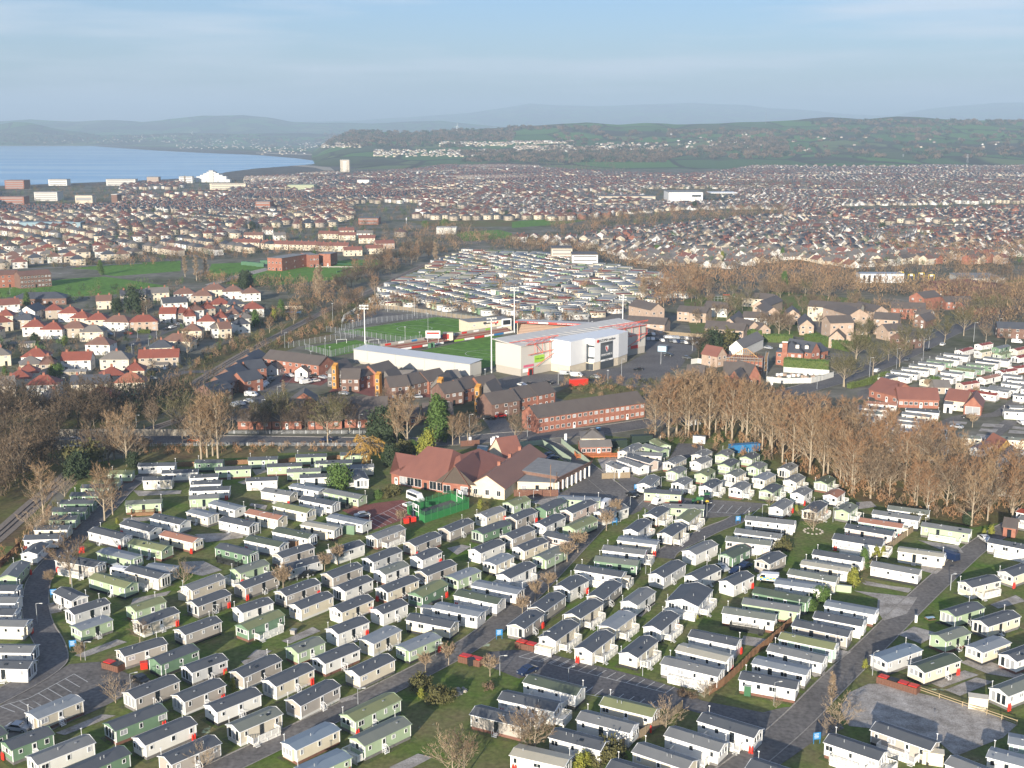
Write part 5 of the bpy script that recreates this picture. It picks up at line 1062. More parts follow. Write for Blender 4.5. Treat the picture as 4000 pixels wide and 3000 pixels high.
# ---------------------------------------------------------------- trees and scrub
BARK = mat('pale_bark', (.30, .245, .17), .9, (.40, .33, .24), .8, 1)
BARKD = mat('dark_bark', (.085, .068, .05), .9, (.12, .095, .07), .8, 1)
TW = dict(tan=mat('tan_twigs', (.33, .22, .12), .9, (.25, .16, .085), .4, 1), brown=mat('brown_twigs', (.19, .13, .08), .9, (.13, .09, .055), .4, 1), rust=mat('rust_twigs', (.31, .175, .085), .9, (.23, .13, .065), .4, 1),
          grey=mat('grey_twigs', (.12, .085, .052), .9, (.08, .058, .036), .4, 1), straw=mat('straw_twigs', (.38, .28, .18), .9, (.29, .21, .13), .4, 1), gold=mat('golden_twigs', (.42, .25, .05), .9, (.33, .2, .05), .4, 1),
          green=mat('green_foliage', (.05, .10, .018), .8, (.09, .15, .028), .35, 1), dark=mat('dark_foliage', (.018, .034, .012), .8, (.035, .055, .018), .35, 1), yel=mat('yellow_foliage', (.26, .25, .03), .8, (.14, .17, .03), .5, 1),
          olive=mat('olive_foliage', (.11, .10, .03), .8, (.075, .075, .025), .4, 1))
def tube_np(a, b, r1, r2, n=3):
    d = b-a; L = np.linalg.norm(d); d = d/max(L, 1e-6)
    u = np.cross(d, [0, 0, 1.0]) if abs(d[2]) < .95 else np.cross(d, [1.0, 0, 0]); u /= np.linalg.norm(u); v = np.cross(d, u)
    t = np.arange(n)*2*np.pi/n
    ring = np.outer(np.cos(t), u)+np.outer(np.sin(t), v)
    return np.vstack([a+ring*r1, b+ring*r2]), np.array([[j, (j+1) % n, n+(j+1) % n, n+j] for j in range(n)])
def grow(seed, H, spread, kind='round', bare=.3, nlimb=9, ntwig=1500, tw=.05):
    """returns (wood V,F) and (twig V,F): limbs grown from the trunk, twigs as thin tapering blades on the limbs"""
    r = np.random.default_rng(seed); V = []; F = []; n = 0; tips = []
    def add(a, b, r1, r2, k=4):
        nonlocal n
        v, f = tube_np(a, b, r1, r2, k); V.append(v); F.append(f+n); n += len(v)
    p = np.array([0, 0, -.2]); top = H*(.92 if kind == 'tall' else .6); k = 6; rad = H*.018+.06
    pts = [p]
    for i in range(1, k+1): pts.append(np.array([r.normal(0, .012*H)*(i/k), r.normal(0, .012*H)*(i/k), top*i/k]))
    for i in range(k): add(pts[i], pts[i+1], rad*(1-i/k*.85), rad*(1-(i+1)/k*.85), 5)
    def branch(a, d, L, r0, lev):
        nseg = 3; q = a.copy(); dd = d.copy()
        for s in range(nseg):
            nd = dd+r.normal(0, .16, 3)+np.array([0, 0, .10 if kind != 'weep' else -.3]); nd /= np.linalg.norm(nd)
            e = q+nd*L/nseg; add(q, e, r0*(1-s/nseg*.6), r0*(1-(s+1)/nseg*.6), 3)
            tips.append((q, e, lev)); 
            if lev < 2:
                for _ in range(2 if lev == 0 else 1):
                    o = nd+r.normal(0, .55, 3); o[2] = abs(o[2])*.6+.25 if kind != 'weep' else o[2]*.3; o /= np.linalg.norm(o)
                    branch(e, o, L*(.62 if lev == 0 else .6), r0*.5, lev+1)
            q, dd = e, nd
    for i in range(nlimb):
        f = bare+(1-bare)*(i+.5)/nlimb; z = top*f; a = np.array([0, 0, z]); az = i*2.4+r.uniform(-.4, .4)
        if kind == 'tall': tilt = 1.2; L = spread*(1.0-.55*f)*1.3
        else: tilt = .55+.5*f; L = spread*(.75+.35*math.sin(math.pi*min(1, f*.9)))
        d = np.array([math.cos(az), math.sin(az), tilt]); d /= np.linalg.norm(d)
        branch(a, d, L, rad*.42*(1-.5*f), 0)
    A = np.array([t[0] for t in tips]); B = np.array([t[1] for t in tips]); lv = np.array([t[2] for t in tips]); w_ = np.where(lv == 0, .5, np.where(lv == 1, 1.2, 1.6)); w_ /= w_.sum()
    ix = r.choice(len(tips), ntwig, p=w_); t = r.random((ntwig, 1)); P0 = A[ix]*(1-t)+B[ix]*t
    dirs = (B[ix]-A[ix]); dirs /= np.linalg.norm(dirs, axis=1, keepdims=True)+1e-6
    dirs = dirs+r.normal(0, .55, (ntwig, 3))+np.array([0, 0, .25 if kind != 'weep' else -.9]); dirs /= np.linalg.norm(dirs, axis=1, keepdims=True)
    Lt = r.uniform(.5, 1.0, (ntwig, 1))*H*.095
    side = np.cross(dirs, r.normal(0, 1, (ntwig, 3))); side /= np.linalg.norm(side, axis=1, keepdims=True)+1e-6
    P1 = P0+dirs*Lt; bend = P0+dirs*Lt*.5+r.normal(0, .06, (ntwig, 3))*Lt
    TV = np.stack([P0-side*tw, P0+side*tw, bend+side*tw*.8, P1, bend-side*tw*.8], 1).reshape(-1, 3)
    TF = np.arange(ntwig*5).reshape(-1, 5)
    return (np.vstack(V), np.vstack(F)), (TV, TF)
def leafy(seed, H, R_, shape='cone', n=1500, size=.45, trunk=True):
    """evergreens: many small leaf sprays through the volume, in clumps"""
    r = np.random.default_rng(seed); nc = max(12, n//30)
    u = r.random(nc); z = H*(.06+.94*u**.8 if shape == 'cone' else .1+.85*u)
    if shape == 'cone': rr = R_*(1-(z/H))**.75
    elif shape == 'ball': rr = R_*np.sqrt(np.clip(1-((z/H-.52)/.5)**2, 0, 1))
    else: rr = R_*np.sqrt(np.clip(1-((z/H-.45)/.58)**2, 0, 1))
    az = r.random(nc)*2*np.pi; rad = rr*(.72+.3*r.random(nc))
    C_ = np.stack([np.cos(az)*rad, np.sin(az)*rad, z], -1)
    ix = r.integers(0, nc, n); Pp = C_[ix]+r.normal(0, size*.9, (n, 3))
    inner = r.random(n) < .2; Pp[inner, :2] *= .6
    outw = Pp.copy(); outw[:, 2] = .4*H*.3; outw /= np.linalg.norm(outw, axis=1, keepdims=True)+1e-6
    nn = outw+r.normal(0, .6, (n, 3)); a = np.cross(nn, r.normal(0, 1, (n, 3))); a /= np.linalg.norm(a, axis=1, keepdims=True)+1e-6; b = np.cross(nn, a); b /= np.linalg.norm(b, axis=1, keepdims=True)+1e-6
    s = (size*r.uniform(.5, 1.1, (n, 1)))
    Vv = np.stack([Pp-a*s*.5, Pp+b*s*.4, Pp+a*s, Pp-b*s*.4], 1).reshape(-1, 3); Vv[:, 2] = np.maximum(Vv[:, 2], .02)
    return tube_np(np.array([0, 0, -.2]), np.array([0, 0, H*.7]), R_*.09+.08, .05, 6), (Vv, np.arange(n*4).reshape(-1, 4))
VAR = {}
def variant(key):
    if key in VAR: return VAR[key]
    k, i = key; sd_ = hash((k, i)) % 1000 if False else (sum(map(ord, k))*7+i*131)
    if k == 'tall': wd, tw = grow(sd_, 16, 4.3, 'tall', .14, 14, 1700, .034); m = (BARK, TW['tan'])
    elif k == 'tallrust': wd, tw = grow(sd_, 16, 4.6, 'tall', .1, 14, 1900, .034); m = (BARK, TW['rust'])
    elif k == 'poplar': wd, tw = grow(sd_, 16, 1.7, 'tall', .1, 15, 1700, .05); m = (BARK, TW['straw'])
    elif k == 'round': wd, tw = grow(sd_, 11, 3.6, 'round', .3, 9, 1500, .036); m = (BARK, TW['brown'])
    elif k == 'rounddark': wd, tw = grow(sd_, 10, 3.8, 'round', .25, 9, 1600, .04); m = (BARKD, TW['grey'])
    elif k == 'spread': wd, tw = grow(sd_, 11, 4.6, 'round', .35, 10, 1700, .045); m = (BARK, TW['olive'])
    elif k == 'pollard': wd, tw = grow(sd_, 5.5, 1.7, 'round', .5, 12, 2600, .032); m = (BARK, TW['straw'])
    elif k == 'willow': wd, tw = grow(sd_, 10, 3.6, 'weep', .35, 11, 3400, .06); m = (BARK, TW['gold'])
    elif k == 'shrub': wd, tw = grow(sd_, 5, 2.6, 'round', .05, 10, 1300, .022); m = (BARK, TW['straw'])
    elif k == 'bush': wd, tw = leafy(sd_, 2.2, 2.0, 'ball', 500, .45); m = (BARKD, TW['brown'])
    elif k == 'conifer': wd, tw = leafy(sd_, 14, 4.2, 'cone', 3200, .75); m = (BARKD, TW['green'])
    elif k == 'darkfir': wd, tw = leafy(sd_, 9, 3.4, 'dome', 2200, .7); m = (BARKD, TW['dark'])
    elif k == 'ball': wd, tw = leafy(sd_, 6, 3.4, 'ball', 2600, .5); m = (BARKD, TW['green'])
    elif k == 'golden': wd, tw = leafy(sd_, 4.5, 1.6, 'cone', 1100, .4); m = (BARKD, TW['yel'])
    elif k == 'olivebush': wd, tw = leafy(sd_, 3.2, 2.8, 'ball', 1300, .45); m = (BARKD, TW['olive'])
    VAR[key] = (npmesh('trunk', wd[0], wd[1], [m[0]]), npmesh('crown', tw[0], tw[1], [m[1]])); return VAR[key]
DESC = dict(tall='tall bare tree with tan twigs', tallrust='tall bare tree with rusty brown twigs', poplar='slim bare poplar', round='bare round-crowned tree', rounddark='dark bare thicket tree', spread='broad bare spreading tree',
            pollard='bare pollard with a ball of straw twigs', willow='golden weeping willow', shrub='bare many-stemmed shrub', bush='low brown bush', conifer='big bright green conifer', darkfir='dark evergreen tree', ball='rounded green evergreen',
            golden='golden conifer', olivebush='olive-brown evergreen bush')
BASEH = dict(tall=16, tallrust=16, poplar=16, round=11, rounddark=10, spread=11, pollard=5.5, willow=10, shrub=5, bush=2.2, conifer=14, darkfir=9, ball=6, golden=4.5, olivebush=3.2)
NT = [0]
def tree(p, h, kind, i=None, group=None, wide=1.0):
    h *= .68 if p.y < 245 else (.82 if p.y < 335 else 1)
    NT[0] += 1; i = NT[0] % (4 if kind in ('tall', 'tallrust', 'round', 'rounddark', 'pollard') else 2) if i is None else i
    a, b = variant((kind, i)); s = h/BASEH[kind]
    o = root({'willow': 'willow_tree', 'conifer': 'conifer_tree', 'poplar': 'poplar_tree', 'shrub': 'bare_shrub', 'bush': 'bush', 'olivebush': 'bush', 'golden': 'golden_conifer', 'pollard': 'pollard_tree'}.get(kind, 'tree'), (p.x, p.y, 0), NT[0]*2.4)
    o.scale = (s*wide, s*wide, s); ob('trunk', a, o); ob('crown', b, o)
    auto(o, DESC[kind], 'tree' if 'bush' not in kind and kind != 'shrub' else 'shrub', group or f'{DESC[kind]}s'); return o
for t, x, y, h, k in (('F', 1740, 318, 17, 'tall'), ('F', 1790, 305, 18, 'tall'), ('F', 1885, 310, 19, 'tall'), ('F', 1840, 290, 16, 'tall'), ('F', 1580, 195, 10, 'round'), ('F', 1100, 380, 17, 'tall'), ('F', 985, 330, 14, 'tall'), ('F', 1180, 350, 9, 'round'), ('F', 820, 340, 12, 'round'),
        ('F', 905, 855, 17, 'tall'), ('F', 975, 800, 13, 'tall'), ('F', 380, 850, 17, 'tall'), ('F', 330, 1010, 8, 'shrub'), ('F', 420, 990, 7, 'shrub'), ('F', 612, 1395, 14, 'round'), ('F', 430, 1395, 4, 'pollard'), ('F', 1390, 1190, 3, 'shrub'), ('F', 1590, 1390, 5, 'shrub'), ('F', 1015, 885, 2.2, 'golden'), ('F', 210, 1080, 2, 'olivebush'),
        ('F', 700, 480, 8, 'darkfir'), ('F', 640, 500, 7, 'darkfir'), ('F', 740, 400, 7, 'olivebush'), ('F', 1150, 400, 5, 'darkfir'), ('F', 560, 640, 6, 'shrub'),
        ('T1', 620, 1405, 13, 'spread'), ('T1', 1310, 1450, 18, 'tall'), ('T1', 1220, 1430, 15, 'tall'), ('T1', 1560, 1370, 15, 'conifer'), ('T1', 1620, 1340, 12, 'conifer'), ('T1', 1160, 1400, 12, 'darkfir'), ('T1', 1080, 1380, 11, 'darkfir'), ('T1', 1490, 1495, 7.5, 'golden'), ('T1', 1440, 1500, 6, 'golden'), ('T1', 970, 1560, 12, 'willow'), ('T1', 1170, 1590, 6.5, 'darkfir'),
        ('T1', 1345, 1480, 4, 'ball'), ('T1', 1270, 1500, 4, 'olivebush'), ('T1', 1700, 1410, 9, 'tall'), ('T1', 1760, 1400, 9, 'tall'), ('T1', 1850, 1390, 10, 'round'), ('T1', 1090, 1100, 8, 'round'), ('T1', 240, 980, 6, 'poplar'), ('T2', 470, 1400, 11, 'round'), ('T2', 60, 1380, 9, 'round'),
        ('G', 940, 565, 8.2, 'ball'), ('G', 1280, 660, 3, 'ball'), ('G', 1410, 630, 3.4, 'olivebush'), ('G', 1340, 650, 2.6, 'olivebush'), ('G', 925, 1232, 6, 'pollard'), ('G', 465, 1425, 6.5, 'pollard'), ('G', 815, 1285, 5.4, 'pollard'), ('G', 1475, 880, 4.6, 'pollard'), ('G', 235, 1500 + 0, .01, 'bush'),
        ('A', 700, 730, 5, 'pollard'), ('A', 1210, 582, 7, 'round'), ('A', 1000, 1098, 6, 'shrub'), ('A', 2010, 985, 3.2, 'golden'), ('A', 1960, 900, 2.4, 'golden'), ('A', 430, 75, 3.4, 'pollard'), ('A', 1750, 1660, 5, 'shrub'),
        ('B', 1665, 770, 6.4, 'pollard'), ('B', 1465, 828, 5.6, 'pollard'), ('B', 2022, 868, 6, 'pollard'), ('B', 235, 105, 5, 'pollard'), ('B', 1425, 980, 3.6, 'olivebush'), ('B', 1560, 1090, 3.6, 'olivebush'), ('B', 1640, 1080, 3.2, 'olivebush'), ('B', 1430, 1060, 3, 'golden'), ('B', 2005, 980, 1.8, 'bush'), ('B', 1800, 1740, 11, 'round'), ('B', 1700, 1720, 9, 'shrub'),
        ('C', 200, 1560, 12, 'round'), ('C', 120, 1520, 9, 'shrub'), ('C', 1330, 1325, 6.5, 'shrub'), ('C', 1660, 1050, 4.2, 'shrub'), ('C', 590, 1690, 4.5, 'golden'), ('C', 640, 1660, 4, 'golden'), ('C', 850, 1580, 4.4, 'olivebush'), ('C', 720, 1620, 3, 'olivebush'), ('C', 90, 330, 6, 'pollard'), ('C', 200, 215, 5.5, 'pollard'), ('C', 315, 140, 5.5, 'pollard'), ('C', 1480, 1030, 1.6, 'bush'), ('C', 1560, 1050, 1.5, 'bush'), ('C', 1600, 380, 1.6, 'golden'),
        ('H', 1012, 1125, 6.6, 'pollard'), ('H', 918, 1205, 6.2, 'pollard'), ('H', 1258, 935, 6.4, 'pollard'), ('H', 1340, 835, 6.4, 'pollard'), ('H', 170, 745, 3, 'golden'), ('H', 215, 745, 2, 'olivebush'), ('H', 1345, 470, 2.6, 'shrub'),
        ('Dd', 610, 1330, 7.5, 'shrub'), ('Dd', 545, 1110, 9, 'poplar'), ('Dd', 740, 100, 3.6, 'golden'), ('Dd', 460, 215, 4, 'ball'), ('Dd', 350, 300, 4, 'ball'), ('Dd', 700, 60, 3, 'golden'), ('Dd', 505, 1360, 3, 'shrub'), ('Dd', 840, 800, 2.6, 'golden'), ('Dd', 70, 1140, 2.5, 'shrub'), ('Dd', 80, 480, 1.8, 'olivebush'),
        ('E', 480, 1165, 6, 'conifer'), ('E', 620, 1060, 3.6, 'golden'), ('E', 680, 1040, 3.2, 'golden'), ('E', 370, 1340, 4.6, 'golden'), ('E', 1780, 800, 2, 'golden'), ('E', 1860, 800, 3, 'golden'), ('E', 1070, 700, 3.4, 'olivebush'), ('E', 1600, 690, 4, 'darkfir'),
        ('I', 1870, 1035, 6.4, 'shrub'), ('I', 1540, 1240, 3.2, 'olivebush'), ('I', 1690, 830, 2.2, 'golden'), ('I', 1400, 760, 3, 'shrub'),
        ('O', 405, 770, 12, 'tall'), ('L', 870, 165, 10, 'conifer'), ('L', 1170, 490, 14, 'darkfir'), ('L', 1010, 490, 8, 'darkfir'), ('L', 235, 445, 9, 'conifer'), ('L', 2130, 270, 11, 'darkfir'), ('L', 1000, 820, 7, 'rounddark'), ('L', 45, 1055, 5, 'conifer'), ('L', 300, 760, 5, 'darkfir'), ('L', 560, 770, 3.5, 'golden'), ('L', 450, 1030, 5, 'golden'), ('L', 500, 1040, 5, 'ball'), ('L', 1270, 500, 8, 'round'), ('L', 2190, 600, 7, 'darkfir'),
        ('L', 1700, 215, 17, 'poplar'), ('L', 1600, 180, 15, 'poplar'), ('L', 1780, 200, 15, 'poplar'), ('M', 1000, 820, 21, 'poplar'), ('M', 960, 790, 17, 'poplar'), ('M', 340, 725, 9, 'darkfir'), ('M', 1470, 780, 11, 'tallrust'), ('M', 1990, 510, 17, 'poplar'), ('M', 1905, 195, 7, 'ball'), ('M', 440, 1060, 9, 'conifer'), ('M', 660, 960, 9, 'conifer'), ('M', 600, 1000, 6, 'golden'), ('M', 1190, 930, 8, 'tallrust'), ('M', 1620, 860, 7, 'tallrust'),
        ('K', 1145, 108, 12, 'conifer'), ('K', 1080, 690, 14, 'round'), ('K', 1210, 680, 13, 'round'), ('K', 960, 650, 12, 'round'), ('K', 2030, 980, 12, 'spread'), ('K', 2000, 560, 10, 'round'), ('K', 90, 950, 12, 'rounddark'), ('K', 260, 900, 11, 'darkfir'), ('K', 350, 850, 9, 'olivebush'), ('K', 170, 930, 9, 'darkfir'),
        ('K', 1890, 1300, 12, 'spread'), ('J', 195, 850, 12, 'spread'), ('J', 435, 760, 12, 'spread'), ('J', 650, 690, 11, 'spread'), ('J', 300, 650, 12, 'spread'), ('J', 845, 560, 11, 'spread'), ('J', 1015, 500, 12, 'spread'), ('J', 1170, 440, 13, 'spread'), ('J', 1350, 480, 8, 'round'), ('J', 1510, 510, 8, 'round'), ('J', 1240, 1180, 5, 'pollard'), ('J', 930, 850, 4, 'ball'), ('J', 1265, 935, 4, 'pollard'), ('J', 875, 870, 4, 'pollard'), ('J', 380, 480, 10, 'spread'), ('J', 700, 560, 11, 'spread'), ('J', 560, 640, 9, 'spread'), ('J', 1300, 330, 13, 'spread'), ('J', 1450, 300, 12, 'spread')):
    if h > .1: tree(P(t, x, y), h, k)
RWS = [p for a, b in zip(RW, RW[1:]) for p in (a, a.lerp(b, .25), a.lerp(b, .5), a.lerp(b, .75))]
def near_rail(x, y, d): return any((x-p.x)**2+(y-p.y)**2 < d*d*(1 if p.y < 700 else 0) for p in RWS)
def inpoly(x, y, pts):
    c = False; j = len(pts)-1
    for i in range(len(pts)):
        xi, yi = pts[i]; xj, yj = pts[j]
        if (yi > y) != (yj > y) and x < (xj-xi)*(y-yi)/(yj-yi)+xi: c = not c
        j = i
    return c
def plan(t, pts): return [tuple(P(t, *p).xy) for p in pts]
def scatter(pp, n, dmin, seed):
    r = random.Random(seed); xs = [p[0] for p in pp]; ys = [p[1] for p in pp]; out_ = []; tries = 0
    while len(out_) < n and tries < n*60:
        tries += 1; x = r.uniform(min(xs), max(xs)); y = r.uniform(min(ys), max(ys))
        if inpoly(x, y, pp) and all((x-a)**2+(y-b)**2 > dmin*dmin for a, b in out_): out_.append((x, y))
    return out_
def wood(t, pts, n, dmin, h0, h1, kinds, seed, group):
    for i, (x, y) in enumerate(scatter(plan(t, pts), n, dmin, seed)):
        if near_rail(x, y, 8) or (seed > 9 and any((x-a)**2+(y-b)**2 < c*c*.5 for a, b, c in BL)): continue
        r = random.Random(seed*1000+i); tree(Vector((x, y, 0)), r.uniform(h0, h1), r.choice(kinds), group=group)
wood('O', [(1400, 950), (1500, 925), (1600, 925), (1700, 960), (1800, 1000), (1850, 1075), (1780, 1040), (1700, 1005), (1600, 965), (1500, 945)], 40, 5, 14, 20, ['tall', 'tall', 'tallrust'], 1, 'trees of the tall bare wood')
wood('O', [(1820, 960), (1900, 980), (2050, 1020), (2200, 1070), (2260, 1110), (2180, 1140), (2100, 1142), (1990, 1110), (1850, 1075), (1790, 1020)], 50, 5, 12, 18, ['tallrust', 'tall', 'tallrust', 'round'], 2, 'trees of the tall bare wood')
wood('O', [(1390, 930), (1480, 890), (1560, 890), (1640, 900), (1560, 930), (1480, 945)], 16, 5, 13, 18, ['tall', 'round'], 3, 'trees of the tall bare wood')
wood('O', [(-40, 1100), (-40, 880), (60, 900), (250, 905), (240, 930), (60, 935), (150, 960), (100, 1010), (40, 1060)], 34, 6, 9, 15, ['rounddark', 'rounddark', 'rounddark', 'round'], 4, 'dark thicket by the railway bridge')
wood('O', [(190, 925), (760, 915), (760, 935), (190, 938)], 38, 5, 7, 12, ['rounddark', 'rounddark', 'spread', 'round'], 5, 'thicket along the ring road')
wood('O', [(200, 985), (290, 985), (300, 1000), (230, 1010), (180, 1010)], 6, 4, 5, 9, ['rounddark', 'round'], 6, 'thicket by the railway bridge')
wood('T1', [(-100, 600), (300, 420), (560, 380), (760, 300), (900, 200), (1000, 130), (900, 120), (700, 200), (400, 300), (0, 480)], 30, 7, 5, 9, ['tallrust', 'rounddark', 'round'], 7, 'scrub trees along the railway cutting')
wood('M', [(1100, 780), (1300, 700), (1600, 600), (1900, 480), (2000, 420), (1800, 420), (1500, 520), (1200, 650)], 34, 8, 8, 13, ['rounddark', 'rounddark', 'tallrust'], 8, 'dark trees along the railway cutting')
wood('T2', [(1500, 200), (1640, 120), (1900, 60), (2300, 60), (2300, 120), (1900, 180), (1700, 240)], 14, 10, 10, 15, ['tallrust', 'tall', 'round'], 9, 'bare trees between stadium and estate')
wood('K', [(0, 200), (1000, 130), (2212, 240), (2212, 760), (1500, 700), (900, 640), (0, 620)], 60, 9, 6, 11, ['round', 'rounddark', 'spread', 'round'], 10, 'bare trees among the estate blocks')
# ---------------------------------------------------------------- the town beyond: streets of houses, nearest ones singly, the rest as one mass
def V2P(x, y):                                  # plan point -> overview pixel
    zc = y*CP+CH*SP; vv = -(-CH*CP+y*SP)/zc*FP
    return (2000+x/zc*FP)*.553, (1500+vv)*.553
TOWN = [(-300, 412), (0, 408), (330, 398), (520, 388), (700, 377), (860, 372), (1000, 356), (1150, 362), (1300, 374), (1480, 380), (1560, 372), (1680, 352), (2400, 352), (2500, 560), (1950, 575), (1840, 582), (1700, 560), (1560, 585), (1400, 572), (1250, 532), (1140, 527), (1090, 520), (1000, 500), (880, 495), (880, 512), (760, 545), (660, 520), (560, 545), (400, 560), (200, 580), (-300, 600)]
HOLES = [[(820, 477), (1100, 476), (1240, 480), (1330, 500), (1240, 520), (1090, 520), (900, 505), (860, 500), (830, 490)], [(290, 411), (490, 407), (500, 418), (290, 422)], [(1385, 408), (1560, 408), (1570, 440), (1385, 440)],
         [(395, 372), (520, 372), (540, 410), (395, 415)], [(730, 360), (770, 360), (770, 378), (730, 378)], [(1180, 500), (1210, 512), (1700, 470), (1700, 452), (1450, 455), (1200, 480)], [(1820, 445), (2300, 440), (2300, 452), (1820, 462)],
         [(760, 440), (900, 440), (900, 505), (760, 500)], [(0, 395), (260, 385), (260, 450), (0, 455)], [(1190, 545), (1300, 560), (1300, 580), (1180, 560)], [(530, 495), (850, 490), (850, 545), (530, 530)]]
def town_ok(u, v): return inpoly(u, v, TOWN) and not any(inpoly(u, v, h) for h in HOLES)
def in_any(u, v, L): return any(inpoly(u, v, h) for h in L)
rt = random.Random(42)
seeds = []
y = 640
while y < 3700:
    wx = .47*y+60; x = -wx
    while x < wx:
        seeds.append((x+rt.uniform(-40, 40), y+rt.uniform(-40, 40), rt.choice([0, 0, 1])*math.pi/2+R(28)+rt.gauss(0, .3), rt.random(), rt.random()))
        x += 125+y*.012
    y += 125+y*.012
SX = np.array([[s[0], s[1]] for s in seeds])
houses = []; streets = []
for si, (sx, sy, a, st_, dn_) in enumerate(seeds):
    u0, v0 = V2P(sx, sy)
    if not (-120 < u0 < 2330 and 340 < v0 < 620): continue
    right = u0 > 1150 and v0 > 440
    # style of the block
    if v0 > 470 and u0 < 1100: sty = 'semi_red' if st_ < .75 else 'semi_grey'
    elif v0 > 425 and u0 < 900: sty = 'terrace_grey' if st_ < .5 else ('semi_red' if st_ < .8 else 'semi_grey')
    elif right: sty = 'bung' if st_ < .7 else ('gable2' if st_ < .93 else 'semi_red')
    elif u0 > 1500: sty = ('bung' if st_ < .6 else 'semi_red') if v0 > 390 else 'pale'
    else: sty = 'semi_red' if st_ < .62 else ('terrace_grey' if st_ < .8 and u0 < 1300 else 'bung')
    px_, py_ = dict(semi_red=(13.5, 29), semi_grey=(14, 30), terrace_grey=(6.2, 24), bung=(13, 26), gable2=(11.5, 26), pale=(14, 28))[sty]
    ca, sa_ = math.cos(a), math.sin(a); near = [j for j in np.argsort(((SX-[sx, sy])**2).sum(1))[1:9]]
    nr = int(200/py_)+1; nc_ = int(200/px_)+1
    ph = rt.random()*px_
    for r_ in range(-nr//2, nr//2+1):
        for cc in range(-nc_//2, nc_//2+1):
            lx, ly = cc*px_+ph, r_*py_-9.5; x = sx+lx*ca-ly*sa_; yy = sy+lx*sa_+ly*ca; d0 = (x-sx)**2+(yy-sy)**2
            if yy < 500 or d0 > 130**2 or any((x-SX[j][0])**2+(yy-SX[j][1])**2 < d0 for j in near): continue
            u, v = V2P(x, yy)
            if -60 < u < 2280 and town_ok(u, v): streets.append((x, yy, a, px_, si))
        for cc in range(-nc_//2, nc_//2+1):
            lx, ly = cc*px_+ph+rt.uniform(-1.8, 1.8), r_*py_+rt.uniform(-2, 2)
            for off in (0, 11.5):
                x = sx+lx*ca-(ly+off)*sa_; yy = sy+lx*sa_+(ly+off)*ca; d0 = (x-sx)**2+(yy-sy)**2
                if d0 > 130**2 or any((x-SX[j][0])**2+(yy-SX[j][1])**2 < d0 for j in near): continue
                if off and sty in ('semi_red', 'semi_grey', 'pale') : continue
                if rt.random() < .2: continue
                if yy < 500: continue
                u, v = V2P(x, yy)
                if not (-60 < u < 2280) or not town_ok(u, v): continue
                houses.append((x, yy, a+(math.pi if off else 0)+(math.pi/2 if sty in ('bung', 'gable2') and rt.random() < .3 else 0), sty))
houses.sort(key=lambda h: h[1])
sb2 = MB(); SM = mat('town_street_tarmac', (.17, .165, .16), .9, (.22, .21, .20), .1, 1)
for x, y, a, w2, si in streets:
    ca, sa_ = math.cos(a), math.sin(a); z = .05+.003*(si % 7)
    sb2.poly([(x+p*ca-q*sa_, y+p*sa_+q*ca, z) for p, q in ((-w2/2, -3), (w2/2, -3), (w2/2, 3), (-w2/2, 3))], SM)
ob('town_streets', sb2)['kind'] = 'structure'
ROOFK = dict(semi_red='RTTBBBGGGSGK', semi_grey='GGSSBK', terrace_grey='SSGGSB', bung='GGBGGKGGT', gable2='BKKGGT', pale='GGSTBK')
WALLK = dict(semi_red='wcpwpcpc', semi_grey='pcwp', terrace_grey='cpwp', bung='wwwcpcw', gable2='kcwpcrw', pale='wpcp')
HM = {}
def house_mesh(sty, wl, rf):
    k = (sty, wl, rf)
    if k not in HM:
        L, W, h, ri, hip = dict(semi_red=(10.5, 8.5, 5, 2.8, 1), semi_grey=(10.5, 8.5, 5, 2.8, 1), terrace_grey=(6.2, 9, 5.6, 2.6, 0), bung=(10, 8.5, 2.7, 2.8, 0), gable2=(9.5, 8, 5, 2.4, 0), pale=(11, 8, 4.4, 2.4, 0))[sty]
        b = MB(); b.box((0, 0, h/2), (L, W, h), WALLM[wl])
        if not hip:
            for sx in (-1, 1): b.poly([(sx*L/2, -W/2, h), (sx*L/2, W/2, h), (sx*L/2, 0, h+ri-.1)], WALLM[wl], flip=sx < 0)
        g = MB().gable(L, W, h+.04, h+ri, .3, TILE[rf], None, hip=W/2+.3 if hip else 0)
        HM[k] = (b.mesh('wall'), g.mesh('roof'), (L, W, h, ri))
    return HM[k]
NIND = 190
for i, (x, y, a, sty) in enumerate(houses[:NIND]):
    r = random.Random(i); wl, rf = r.choice(WALLK[sty]), r.choice(ROOFK[sty]); wm, gm, (L, W, h, ri) = house_mesh(sty, wl, rf)
    o = root('bungalow' if sty == 'bung' else 'house', (x, y, 0), a); ob('wall', wm, o); ro = ob('roof', gm, o)
    if r.random() < .7: ob('chimney', CHM, ro, (r.uniform(-.3, .3)*L, 0, h+ri-.7))
    for sy in (-1, 1):
        for z_ in ([1.4] if h < 4 else [1.4, 3.9]):
            for xx in (-L*.27, L*.27): ob('window', window_mesh(1.8, 1.2, r.random() < .5), o, (xx, sy*(W/2+.01), z_), 0 if sy < 0 else math.pi)
    hip = sty in ('semi_red', 'semi_grey')
    auto(o, f'{WNAME[wl]} {"bungalow" if sty == "bung" else "house"} with {"hipped " if hip else ""}{TNAME[rf]} roof', 'bungalow' if sty == 'bung' else 'house', 'houses of the town')
